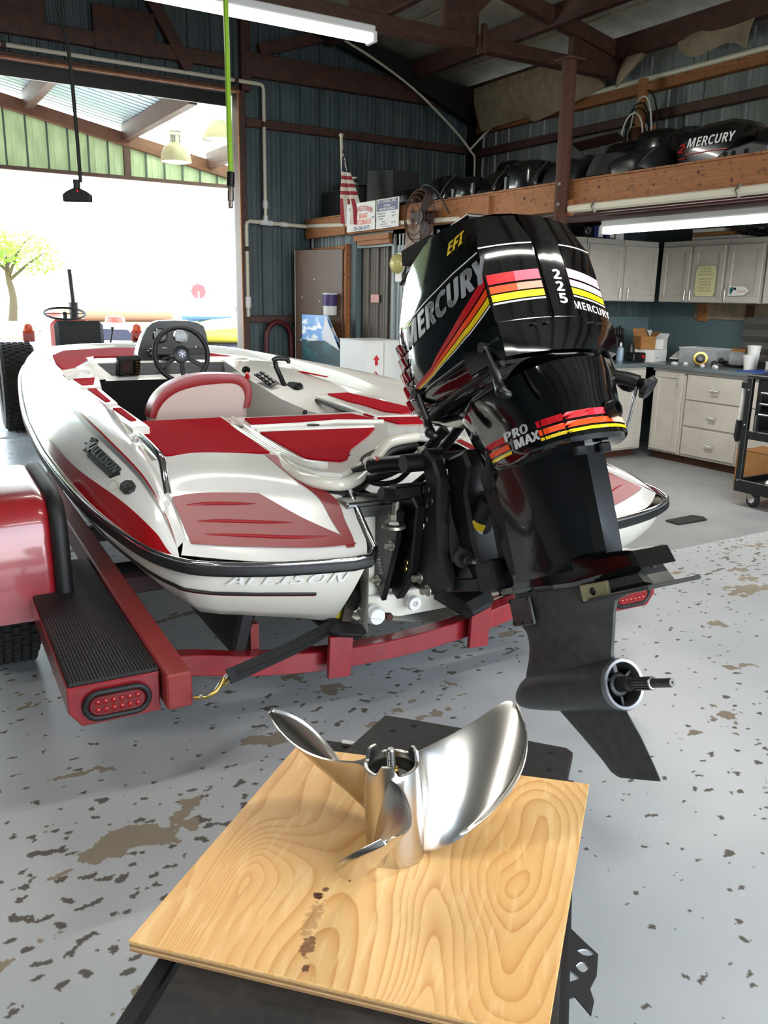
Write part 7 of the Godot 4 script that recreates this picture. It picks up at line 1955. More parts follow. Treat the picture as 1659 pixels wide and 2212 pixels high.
func kitchen() -> void:
	# partition walls that hold the cabinets
	struct("wall_niche", MB.new().box(V(6.98, 1.1, -3.6), V(0.02, 2.2, 5.3)).box(V(5.8, 1.1, -6.20), V(2.4, 2.2, 0.04)), M.splash)
	var FX := func(y: float, z: float, x := 6.27) -> Transform3D: return Transform3D(Basis(V(0, 0, 1), V(0, 1, 0), V(-1, 0, 0)), V(x, y, z))
	var FZ := func(x: float, y: float, z := -5.49) -> Transform3D: return Transform3D(Basis.IDENTITY, V(x, y, z))
	# ribbed sheet behind, showing above and below the wall cabinets
	obj("wall_panel", ribbed(2.4, 1.3, func(_u): return 2.2, V(4.62, 0, -6.178), V(1, 0, 0), V(0, 0, 1)), M.panel_wall, get_node("wall_niche"))
	obj("stud", MB.new().box(V(6.955, 1.36, -5.5), V(0.03, 0.16, 0.1)), M.board, get_node("wall_niche"))
	obj("stud", MB.new().box(V(6.955, 1.36, -4.98), V(0.03, 0.16, 0.08)), M.red_steel, get_node("wall_niche"))
	obj("wall_wrap", MB.new().box(V(6.96, 1.38, -4.4), V(0.012, 0.16, 2.4)), M.insul_old, get_node("wall_niche"))
	# base cabinets along the right wall
	var units := [["base_cabinet", -5.44, -5.075, "white base cabinet with one panel door in the corner right of the inside corner"], ["drawer_unit", -5.065, -4.47, "white base unit with three stained drawers right of the corner"], ["drawer_unit", -4.46, -3.86, "white base unit with drawers half hidden by the black tool cart"], ["base_cabinet", -3.85, -3.2, "white base cabinet behind the black tool cart"], ["base_cabinet", -3.19, -2.4, "white base cabinet past the right end of the tool cart"]]
	for q in units:
		var w: float = q[2] - q[1]
		var zc: float = (q[1] + q[2]) * 0.5
		var t := thing(q[0], q[3], "cabinet", V(6.62, 0, zc), Basis.IDENTITY, "white base cabinets")
		var T := Transform3D(Basis.IDENTITY, V(-6.62, 0, -zc))
		obj("body", MB.new().box(V(0, 0.47, 0), V(0.66, 0.78, w), 0.002), M.cab, t)
		obj("toe_kick", MB.new().box(V(0.04, 0.04, 0), V(0.62, 0.08, w)), M.rust, t)
		if q[0] == "drawer_unit":
			for k in [[0.713, 0.225], [0.477, 0.225], [0.225, 0.245]]:
				var FT: Transform3D = T * FX.call(k[0], zc, 6.286)
				var d := obj("drawer", MB.new().add(MB.new().box(V(0, 0, 0), V(w - 0.03, k[1], 0.022), 0.004), FT), M.cab, t)
				pull(FT, 0.02, -0.005, false, d, 0.011)
				obj("dark_smudge", MB.new().add(poly_on(func(v): return V(v.x, v.y, 0.0116), oval(0.02, -0.055, 0.03, 0.012)), FT), mat(Color(0.56, 0.53, 0.49), 0.5), d, 0)
		else:
			framed_door(w - 0.05, 0.73, T * FX.call(0.465, zc, 6.282), t, w * 0.5 - 0.07, 0.30, true)
	for q in [[5.30, 5.80, "drawer_unit", "white drawer unit behind the outboard on the return wall"], [5.815, 6.245, "base_cabinet", "white base cabinet with panel door on the return wall left of the corner"]]:
		var w: float = q[1] - q[0]
		var xc: float = (q[0] + q[1]) * 0.5
		var t := thing(q[2], q[3], "cabinet", V(xc, 0, -5.84), Basis.IDENTITY, "white base cabinets")
		var T := Transform3D(Basis.IDENTITY, V(-xc, 0, 5.84))
		obj("body", MB.new().box(V(0, 0.47, 0), V(w, 0.78, 0.66), 0.002), M.cab, t)
		obj("toe_kick", MB.new().box(V(0, 0.04, -0.04), V(w, 0.08, 0.6)), M.rust, t)
		if q[2] == "drawer_unit":
			for k in [0.70, 0.48, 0.25]:
				var FT: Transform3D = T * FZ.call(xc, k, -5.506)
				var d := obj("drawer", MB.new().add(MB.new().box(V(0, 0, 0), V(w - 0.03, 0.2, 0.022), 0.004), FT), M.cab, t)
				pull(FT, 0.0, 0.0, false, d, 0.011)
		else:
			framed_door(w - 0.04, 0.73, T * FZ.call(xc, 0.465, -5.502), t, -0.15, 0.28, true)
	var cn := thing("worktop", "dark grey worktop running over the white base cabinets round the corner", "worktop", V(0, 0, 0))
	obj("slab", MB.new().box(V(6.60, 0.875, -3.95), V(0.74, 0.035, 3.1), 0.004), M.counter, cn)
	obj("slab", MB.new().box(V(6.10, 0.875, -5.835), V(1.74, 0.035, 0.72), 0.004), M.counter, cn)
	obj("apron", MB.new().box(V(6.285, 0.845, -3.95), V(0.02, 0.03, 3.0)), M.cab, cn)
	# wall cabinets
	for q in [[-5.715, -5.365, 0.15, -1.0], [-5.36, -4.995, -0.15, 1.0], [-4.99, -4.615, -0.15, 1.0], [-4.60, -4.10, 0.2, -1.0], [-4.09, -3.6, -0.2, 1.0]]:
		var w: float = q[1] - q[0]
		var zc: float = (q[0] + q[1]) * 0.5
		var nm: String = {-5.715: "white wall cabinet just right of the inside corner", -5.36: "white wall cabinet carrying the cream notice", -4.99: "white wall cabinet carrying the arrow shaped drawing", -4.60: "white wall cabinet at the right edge past the drawing", -4.09: "white wall cabinet beyond the right edge"}[q[0]]
		var t := thing("wall_cabinet", nm, "cabinet", V(6.76, 1.45, zc), Basis.IDENTITY, "white wall cabinets")
		var T := Transform3D(Basis.IDENTITY, V(-6.76, -1.45, -zc))
		obj("body", MB.new().box(V(0, 0.275, 0), V(0.40, 0.55, w), 0.002), M.cab, t)
		framed_door(w - 0.025, 0.495, T * FX.call(1.702, zc, 6.552), t, q[2], -0.185, true)
	for q in [[5.30, 5.62, 0.1], [5.63, 6.085, 0.18], [6.095, 6.55, -0.18]]:
		var w: float = q[1] - q[0]
		var xc: float = (q[0] + q[1]) * 0.5
		var nm: String = {5.30: "white wall cabinet hidden behind the engine cowl", 5.63: "white wall cabinet right beside the engine cowl", 6.095: "white wall cabinet on the return wall left of the inside corner"}[q[0]]
		var t := thing("wall_cabinet", nm, "cabinet", V(xc, 1.45, -5.97), Basis.IDENTITY, "white wall cabinets")
		var T := Transform3D(Basis.IDENTITY, V(-xc, -1.45, 5.97))
		obj("body", MB.new().box(V(0, 0.275, 0), V(w, 0.55, 0.40), 0.002), M.cab, t)
		framed_door(w - 0.025, 0.495, T * FZ.call(xc, 1.702, -5.762), t, q[2], -0.185, true)
	# notice and drawing on the doors
	var nt := thing("notice", "cream notice with small grey capitals on a white wall cabinet door", "notice", V(6.525, 1.51, -5.175))
	var NT := Transform3D(Basis(V(0, 0, 1), V(0, 1, 0), V(-1, 0, 0)), V(0, 0, 0))
	obj("sheet", MB.new().prism(oval(0, 0.13, 0.085, 0.03).map(func(v): return Vector2(clampf(v.x * 1.0, -0.107, 0.107), 0.13 + (v.y - 0.13) * 4.4)), 0.003, NT), mat(Color(0.80, 0.79, 0.60), 0.5), nt)
	var ly := 0.232
	for s in ["I CAN ONLY", "PLEASE ONE", "PERSON PER DAY", "", "TODAY IS NOT", "YOUR DAY &", "TOMORROW", "DOESN'T LOOK", "GOOD EITHER"]:
		if s: obj("lettering", MB.new().add(text(s, 0.0135, "sans", false, 0.004, 0.5, 0.0, 1.15), NT * Transform3D(Basis.IDENTITY, V(0, ly, 0))), mat(Color(0.34, 0.34, 0.30), 0.6), nt, 0)
		ly -= 0.026 if s else 0.012
	var dr := thing("drawing", "white arrow shaped card with a teal scribble on a wall cabinet door", "drawing", V(6.525, 1.555, -4.82))
	obj("card", MB.new().prism([Vector2(-0.10, -0.042), Vector2(0.06, -0.036), Vector2(0.105, 0.0), Vector2(0.065, 0.035), Vector2(-0.10, 0.045)], 0.003, NT), M.paper, dr)
	for k in 7:
		var a := PI * (0.45 + k / 7.0)
		obj("teal_stroke", MB.new().add(MB.new().bar(V(-0.06, 0.0, 0.004), V(-0.06 + cos(a) * 0.032, sin(a) * 0.036, 0.004), 0.009, 0.001, V(0, 0, 1)), NT), mat(Color(0.05, 0.42, 0.42), 0.6), dr)
	obj("black_blot", MB.new().add(poly_on(func(v): return V(v.x, v.y, 0.0045), oval(-0.035, 0.018, 0.004, 0.011)), NT), M.black_satin, dr, 0)
	obj("red_scrawl", MB.new().add(text("thanks", 0.022, "serif", false, 0.004, 0.5, 0.3), NT * Transform3D(Basis.IDENTITY, V(0.03, -0.012, 0))), mat(Color(0.75, 0.42, 0.42), 0.6), dr, 0)
	worktop_things()

func carton(called: String, label: String, cat: String, at: Vector3, s: Vector3, m: Material, rot := 0.0, flaps := 0.0) -> Node3D:
	var t := thing(called, label, cat, at, ry(rot))
	var mb := MB.new()
	var th := 0.004
	mb.box(V(0, th * 0.5, 0), V(s.x, th, s.z))
	for k in [[V(s.x * 0.5, s.y * 0.5, 0), V(th, s.y, s.z)], [V(-s.x * 0.5, s.y * 0.5, 0), V(th, s.y, s.z)], [V(0, s.y * 0.5, s.z * 0.5), V(s.x, s.y, th)], [V(0, s.y * 0.5, -s.z * 0.5), V(s.x, s.y, th)]]: mb.box(k[0], k[1])
	obj("box", mb, m, t)
	if flaps > 0:
		obj("flap", MB.new().box(V(0, s.y + flaps * 0.42, -s.z * 0.5 - flaps * 0.22), V(s.x * 0.96, flaps, th), 0.0, Basis(Vector3.RIGHT, -0.5)), m, t)
		obj("flap", MB.new().box(V(s.x * 0.5 + flaps * 0.35, s.y + flaps * 0.25, 0), V(th, flaps * 0.9, s.z * 0.96), 0.0, Basis(Vector3.BACK, -0.9)), m, t)
	return t

func worktop_things() -> void:
	var y := 0.8925
	var bt := thing("bottle", "clear round bottle with white cap on the worktop beside the cowl", "bottle", V(6.19, y, -5.80))
	obj("body", MB.new().lathe([Vector2(0, 0), Vector2(0.032, 0.0), Vector2(0.035, 0.006), Vector2(0.035, 0.10), Vector2(0.028, 0.125), Vector2(0.012, 0.135), Vector2(0.012, 0.145), Vector2(0, 0.145)], 20), mat(Color(0.52, 0.60, 0.66), 0.15), bt)
	obj("cap", MB.new().lathe([Vector2(0.013, 0.14), Vector2(0.013, 0.16), Vector2(0.006, 0.175), Vector2(0, 0.175)], 14), M.white_plastic, bt)
	var dl := thing("cordless_drill", "black cordless tool case with a red dial on the worktop", "tool", V(6.27, y, -5.68))
	obj("case", MB.new().box(V(0, 0.045, 0), V(0.17, 0.085, 0.12), 0.012), M.black_satin, dl)
	obj("dial", MB.new().lathe([Vector2(0, 0.008), Vector2(0.016, 0.008), Vector2(0.02, 0.0)], 14, V(0.04, 0.05, 0.06), V(0, 0, 1)), mat(Color(0.6, 0.08, 0.08), 0.4), dl)
	obj("chuck", MB.new().lathe([Vector2(0, 0.09), Vector2(0.018, 0.085), Vector2(0.03, 0.05), Vector2(0.032, 0)], 14, V(-0.05, 0.085, -0.02), V(0.1, 1, 0)), M.black_satin, dl)
	var gl := thing("work_gloves", "dark crumpled work gloves standing behind the tool case", "gloves", V(6.33, y, -5.98))
	obj("cuff", MB.new().box(V(0, 0.12, 0), V(0.14, 0.24, 0.09), 0.03), M.black, gl)
	for k in 4: obj("finger", MB.new().tube([V(-0.05 + 0.034 * k, 0.22, 0), V(-0.055 + 0.036 * k, 0.27 + 0.01 * (k % 2), 0.01), V(-0.05 + 0.034 * k, 0.30 + 0.012 * (k % 3), 0.0)], [0.016, 0.015, 0.010], 8), M.black, gl, 60)
	var wb := carton("white_box", "white lidded carton on the worktop with its lid propped open", "box", V(6.50, y, -5.70), V(0.27, 0.11, 0.2), M.paper, 16.0)
	obj("top", MB.new().box(V(0, 0.11, 0), V(0.27, 0.004, 0.2)), M.paper, wb)
	obj("lettering", MB.new().add(text("PARTS", 0.012, "sans", true, 0.103), Transform3D(Basis.IDENTITY, V(-0.07, 0.03, 0))), M.gear_grey, wb, 0)
	carton("cardboard_box", "small open cardboard carton standing on the white box", "box", V(6.42, y + 0.115, -5.72), V(0.16, 0.12, 0.13), M.cardboard, -14.0, 0.08)
	carton("white_carton", "open white carton beside the small cardboard carton", "box", V(6.58, y + 0.115, -5.68), V(0.12, 0.09, 0.12), M.paper, 24.0, 0.10)
	var pf := thing("paper_flyers", "loose white papers fanned out right of the white box", "papers", V(6.72, y, -5.56))
	for k in 4: obj("sheet", MB.new().box(V(0.02 * k, 0.06 + 0.012 * k, 0.01 * k), V(0.14, 0.002, 0.10), 0.0, Basis(Vector3.BACK, 0.55 - 0.22 * k) * ry(20.0 * k)), M.paper, pf)
	var tt := thing("plastic_tote", "clear shallow plastic tote at the back of the worktop", "tote", V(6.78, y, -5.28))
	var tb := MB.new()
	tb.box(V(0, 0.004, 0), V(0.24, 0.008, 0.40))
	for k in [[V(0.12, 0.07, 0), V(0.006, 0.14, 0.42)], [V(-0.12, 0.07, 0), V(0.006, 0.14, 0.42)], [V(0, 0.07, 0.21), V(0.24, 0.14, 0.006)], [V(0, 0.07, -0.21), V(0.24, 0.14, 0.006)]]: tb.box(k[0], k[1])
	obj("tub", tb, M.clear_plastic, tt)
	obj("rim", MB.new().tube([V(-0.125, 0.14, -0.215), V(-0.125, 0.14, 0.215), V(0.125, 0.14, 0.215), V(0.125, 0.14, -0.215), V(-0.125, 0.14, -0.215)], 0.006, 6), M.white_plastic, tt)
	var rg := thing("bearing_ring", "brass and black ring shaped carrier leaning on the worktop", "machine part", V(6.52, y, -5.13))
	obj("ring", MB.new().lathe([Vector2(0.045, -0.02), Vector2(0.062, -0.022), Vector2(0.066, 0.0), Vector2(0.062, 0.022), Vector2(0.045, 0.02), Vector2(0.042, 0.0), Vector2(0.045, -0.02)], 24, V(0, 0.056, 0), V(-0.75, 0.35, 0.55)), M.brass, rg)
	obj("seal", MB.new().lathe([Vector2(0.02, 0.01), Vector2(0.046, 0.015), Vector2(0.046, -0.01)], 24, V(0, 0.056, 0), V(-0.75, 0.35, 0.55)), M.black_satin, rg)
	var bp := thing("engine_parts", "pile of small black engine parts on the worktop near the folded panel", "machine parts", V(6.72, y, -4.99))
	for k in 9: obj("part", MB.new().lathe([Vector2(0, 0.0), Vector2(0.024, 0.0), Vector2(0.028, 0.018), Vector2(0.016, 0.04), Vector2(0, 0.045)], 9, V(-0.06 + 0.06 * (k % 3), 0.0 + 0.025 * (k % 2), -0.10 + 0.026 * k), V(0.3 * sin(k * 2.0), 1, 0.4 * cos(k * 1.7))), M.black_satin, bp)
	for q in [[6.40, -5.32, 0.03], [6.47, -5.25, 0.022], [6.42, -5.02, 0.02], [6.46, -4.92, 0.024], [6.40, -4.86, 0.018]]:
		tag(obj("fitting", MB.new().lathe([Vector2(0, 0), Vector2(q[2], 0), Vector2(q[2] * 1.1, 0.012), Vector2(q[2] * 0.6, 0.022), Vector2(0, 0.024)], 10, V(q[0], y, q[1])), M.white_plastic), {-5.32: "tiny white fitting on the worktop front, leftmost of the five", -5.25: "tiny white fitting on the worktop just left of the brass ring", -5.02: "tiny white fitting in front of the black engine parts", -4.92: "tiny white fitting in front of the folded panel", -4.86: "tiny white fitting on the worktop, rightmost of the five"}[q[1]], "fitting", "white fittings on the worktop")
	var bg := thing("bagged_parts", "clear bag of parts on the worktop in front of the folded panel", "bag", V(6.66, y, -4.83))
	obj("bag", MB.new().box(V(0, 0.07, 0), V(0.12, 0.14, 0.17), 0.03), M.clear_plastic, bg, 40)
	obj("card_header", MB.new().box(V(0.0, 0.15, 0.0), V(0.05, 0.03, 0.14), 0.003), M.cardboard, bg)
	obj("contents", MB.new().box(V(0, 0.025, 0), V(0.10, 0.045, 0.15), 0.012), M.black_satin, bg)
	for q in [[6.62, -4.66, 0.20, "tall stack of white foam cups on the worktop"], [6.52, -4.62, 0.12, "shorter white foam cup stack in front on the worktop"]]:
		var c := thing("foam_cups", q[3], "cups", V(q[0], y, q[1]))
		obj("cup", MB.new().lathe([Vector2(0, 0), Vector2(0.04, 0), Vector2(0.056, q[2]), Vector2(0.052, q[2]), Vector2(0.04, 0.02), Vector2(0, 0.02)], 20), M.paper, c)
		obj("rim", MB.new().lathe([Vector2(0.052, q[2]), Vector2(0.058, q[2] + 0.004), Vector2(0.058, q[2] - 0.008), Vector2(0.054, q[2] - 0.008)], 20), M.paper, c)
	var pz := []
	for k in 9: pz.append(V(0.0 if k % 2 else 0.05, 0.055 * k, 0.0))
	var fp := thing("folded_panel", "grey zigzag folded panel standing against the backsplash", "panel", V(6.86, y, -4.83))
	var fg := []
	for q in pz: fg.append(PackedVector3Array([q + V(0, 0, -0.15), q + V(0, 0, 0.15)]))
	obj("pleats", MB.new().sheet(fg, 0.003), mat(Color(0.36, 0.35, 0.33), 0.6), fp, 10)
	obj("side_strip", MB.new().box(V(0.02, 0.22, 0.165), V(0.05, 0.45, 0.012)), mat(Color(0.62, 0.60, 0.66), 0.4), fp)
	for q in [[6.70, -4.50, V(0.09, 0.075, 0.11), M.paper, "small white carton right of the foam cups"], [6.66, -4.35, V(0.10, 0.09, 0.10), M.cardboard, "small brown carton right of the white carton"]]:
		var s: Vector3 = q[2]
		var t := thing("small_carton", q[4], "box", V(q[0], y, q[1]))
		obj("box", MB.new().box(V(0, s.y * 0.5, 0), s, 0.002), q[3], t)
		obj("lid", MB.new().box(V(0, s.y - 0.008, 0), s * V(1.03, 0.2, 1.03), 0.001), q[3], t)
	var tr := thing("steel_tray", "black machine tray with steel rim at the right end of the worktop", "tray", V(6.5, y + 0.006, -4.22))
	obj("body", MB.new().box(V(0, 0.06, 0), V(0.2, 0.12, 0.24), 0.01), M.black_satin, tr)
	obj("rim", MB.new().box(V(0, 0.01, 0), V(0.26, 0.016, 0.3), 0.004), M.steel, tr)
	for k in 6: obj("key", MB.new().box(V(-0.07 + 0.028 * k, 0.128, 0.05), V(0.018, 0.02, 0.05), 0.003), M.black_cast, tr)
	tag(obj("blue_mat", MB.new().box(V(6.44, y + 0.003, -4.25), V(0.36, 0.006, 0.62), 0.002), mat(Color(0.16, 0.30, 0.62), 0.7)), "blue cloth mat lying at the right end of the worktop", "mat")
	# brass water filters on the return wall
	var wf := thing("fuel_filters", "cluster of brass and grey filter fittings on the return wall", "filter", V(5.86, 1.26, -6.1))
	for k in 3: obj("bowl", MB.new().lathe([Vector2(0, -0.1), Vector2(0.03, -0.1), Vector2(0.036, -0.06), Vector2(0.036, 0.06), Vector2(0.024, 0.075), Vector2(0, 0.075)], 14, V(-0.12 + 0.11 * k, 0.04 * (k % 2), 0.04)), M.gear_grey if k % 2 else M.zinc, wf)
	obj("manifold", MB.new().cyl(V(-0.18, -0.02, 0.08), V(0.26, -0.04, 0.08), 0.022), M.brass, wf)
	for k in 3: obj("elbow", MB.new().lathe([Vector2(0, 0.05), Vector2(0.028, 0.045), Vector2(0.028, 0.0), Vector2(0, 0)], 12, V(-0.06 + 0.13 * k, -0.03, 0.09), V(0, 0, 1)), M.brass, wf)
	obj("drop_pipe", MB.new().cyl(V(0.05, -0.18, 0.04), V(0.05, 0.0, 0.04), 0.018), M.gear_grey, wf)
	# things on top of the wall cabinets
	var x := 5.66
	for q in [[0.11, 0.10, M.black_satin, "black round meter box on top of the wall cabinets by the cowl"], [0.12, 0.11, mat(Color(0.10, 0.16, 0.36), 0.5), "blue and white parts box left on top of the wall cabinets"], [0.10, 0.085, mat(Color(0.10, 0.16, 0.36), 0.5), "second blue and white parts box on top of the wall cabinets"], [0.10, 0.08, M.paper, "pale parts box rightmost of the small boxes on the wall cabinets"]]:
		var t := thing("parts_box", q[3], "box", V(x, 2.002, -5.86))
		obj("box", MB.new().box(V(0, q[1] * 0.5, 0), V(q[0], q[1], 0.1), 0.003), q[2], t)
		if q[2] == M.black_satin: obj("dial", MB.new().lathe([Vector2(0.012, 0.004), Vector2(0.03, 0.006), Vector2(0.036, 0.0)], 18, V(0.0, 0.06, 0.05), V(0, 0, 1)), M.steel, t)
		else: obj("label_panel", MB.new().box(V(0.02, q[1] * 0.5, 0.051), V(q[0] * 0.5, q[1] * 0.8, 0.002)), M.paper, t)
		x += q[0] + 0.025
	var bx := thing("flat_cartons", "stack of flat pale cartons on the wall cabinets right of the corner", "box", V(6.74, 2.002, -5.2))
	for k in 3: obj("carton", MB.new().box(V(0, 0.018 + 0.034 * k, -0.05 * k), V(0.24, 0.03, 0.5 - 0.1 * k), 0.002), [M.paper, M.cardboard, M.paper][k], bx)
	var hs := thing("black_hoses", "heap of black hoses and fittings on top of the right wall cabinets", "hoses", V(6.72, 2.002, -4.72))
	for k in 7:
		var lp := []
		for j in 13:
			var a := TAU * j / 12.0 * 0.8 + k
			lp.append(V(0.10 * cos(a) * (0.7 + 0.1 * k), 0.03 + 0.05 * absf(sin(a * 0.5 + k)), -0.30 + 0.10 * k + 0.09 * sin(a)))
		obj("hose", MB.new().tube(lp, 0.012, 6), M.rubber if k % 3 else M.steel, hs, 60)

func tool_cart() -> void:
	var t := thing("tool_cart", "black rolling tool cart with drawers at the right edge of the shop", "tool cart", V(5.62, 0, -3.30))
	var W := 0.5
	for q in [[-0.25, -0.47], [-0.25, 0.47], [0.23, -0.47], [0.23, 0.47]]:
		obj("corner_post", MB.new().box(V(q[0], 0.53, q[1]), V(0.035, 0.82, 0.045), 0.003), M.black_satin, t)
	obj("drawer_case", MB.new().box(V(0, 0.745, 0.03), V(0.48, 0.37, 0.90), 0.004), M.black_satin, t)
	var tp := obj("top_tray", MB.new().box(V(0, 0.945, 0), V(0.53, 0.03, 1.0), 0.006), M.black_satin, t)
	for k in 3:
		var d := obj("drawer", MB.new().box(V(-0.245, [0.80, 0.725, 0.63][k], 0.04), V(0.02, [0.068, 0.062, 0.10][k], 0.82), 0.003), M.black_gloss, t)
		obj("pull_strip", MB.new().box(V(-0.262, [0.840, 0.763, 0.687][k], 0.04), V(0.022, 0.012, 0.82), 0.003), M.steel, d)
	obj("side_strip", MB.new().box(V(-0.262, 0.62, -0.385), V(0.01, 0.12, 0.012)), M.steel, t)
	obj("skirt", MB.new().box(V(-0.25, 0.53, 0.0), V(0.02, 0.06, 0.95), 0.003), M.black_satin, t)
	var sh := obj("lower_shelf", MB.new().box(V(0, 0.155, 0), V(0.52, 0.012, 0.98)).box(V(-0.26, 0.155, 0), V(0.02, 0.09, 0.99), 0.004).box(V(0.26, 0.155, 0), V(0.02, 0.09, 0.99), 0.004).box(V(0, 0.155, -0.49), V(0.52, 0.09, 0.02), 0.004), M.black_satin, t)
	for q in [[-0.25, 0.85], [-0.25, 0.60], [-0.25, 0.19]]:
		obj("rivet", MB.new().lathe([Vector2(0, 0.004), Vector2(0.006, 0.003), Vector2(0.008, 0)], 8, V(-0.268, q[1], -0.47), V(-1, 0, 0)), M.steel, t)
	for q in [[-0.2, -0.40], [-0.2, 0.40], [0.2, -0.40], [0.2, 0.40]]:
		var w := obj("castor", MB.new().lathe([Vector2(0.0, -0.016), Vector2(0.05, -0.017), Vector2(0.06, -0.012), Vector2(0.062, 0.0), Vector2(0.06, 0.012), Vector2(0.05, 0.017), Vector2(0.0, 0.016)], 24, V(q[0], 0.062, q[1] + 0.03), V(1, 0, 0.25)), M.rubber, t)
		obj("castor_hub", MB.new().lathe([Vector2(0, -0.02), Vector2(0.03, -0.019), Vector2(0.03, 0.019), Vector2(0, 0.02)], 16, V(q[0], 0.062, q[1] + 0.03), V(1, 0, 0.25)), M.lamp_white, w)
		obj("castor_fork", MB.new().bar(V(q[0] - 0.026, 0.115, q[1] - 0.005), V(q[0] - 0.026, 0.062, q[1] + 0.03), 0.045, 0.004, V(1, 0, 0)).bar(V(q[0] + 0.026, 0.115, q[1] - 0.005), V(q[0] + 0.026, 0.062, q[1] + 0.03), 0.045, 0.004, V(1, 0, 0)).box(V(q[0], 0.115, q[1] - 0.01), V(0.06, 0.008, 0.06)), M.zinc, w)
	var h := obj("push_handle", MB.new().cyl(V(-0.20, 0.86, -0.55), V(-0.20, 0.60, -0.56), 0.016), M.lamp_white, t)
	obj("handle_bracket", MB.new().box(V(-0.21, 0.88, -0.52), V(0.05, 0.05, 0.08), 0.006), M.black_satin, h)
	obj("handle_grip", MB.new().tube([V(-0.20, 0.62, -0.56), V(-0.20, 0.50, -0.565), V(-0.20, 0.46, -0.56)], [0.024, 0.026, 0.016], 10), M.rubber, h)
	# things on the lower shelf
	var g := thing("shop_light", "dusty tool with a dark handle lying on the cart lower shelf", "tool", V(5.55, 0.162, -3.40))
	obj("bag", MB.new().box(V(0, 0.035, 0.05), V(0.30, 0.07, 0.5), 0.03), M.clear_plastic, g, 40)
	obj("guard", MB.new().lathe([Vector2(0.05, 0.01), Vector2(0.10, 0.006), Vector2(0.11, 0.0)], 20, V(-0.12, 0.12, 0.16), V(-1, 0.2, 0)), M.gear_grey, g)
	obj("hub", MB.new().lathe([Vector2(0, 0.02), Vector2(0.035, 0.018), Vector2(0.045, 0.0)], 16, V(-0.13, 0.12, 0.18), V(-1, 0.2, 0)), mat(Color(0.25, 0.04, 0.07), 0.4), g)
	obj("handle", MB.new().cyl(V(-0.10, 0.27, 0.05), V(-0.08, 0.17, 0.22), 0.022), M.rubber, g)
	# carton behind the cart
	var cb := carton("cardboard_box", "tall brown cardboard box standing on the floor behind the tool cart", "box", V(6.04, 0.004, -3.93), V(0.26, 0.30, 0.55), M.cardboard, -6.0)
	obj("top_flap", MB.new().box(V(0.02, 0.305, 0.0), V(0.2, 0.004, 0.5), 0.0, Basis(Vector3.BACK, 0.1)), M.cardboard, cb)
	obj("shipping_label", MB.new().box(V(0.0, 0.17, -0.278), V(0.09, 0.15, 0.002)), M.paper, cb)
	var mt := tag(obj("floor_mat", MB.new().prism([Vector2(-0.16, -0.05), Vector2(0.12, -0.06), Vector2(0.16, 0.0), Vector2(0.12, 0.07), Vector2(-0.16, 0.06)], 0.012, Transform3D(Basis(V(1, 0, 0), V(0, 0, -1), V(0, 1, 0)), V(4.66, 0.0035, -3.62)), 0.004), M.rubber), "small dark paddle shaped pad on the grey floor beyond the boat", "pad")

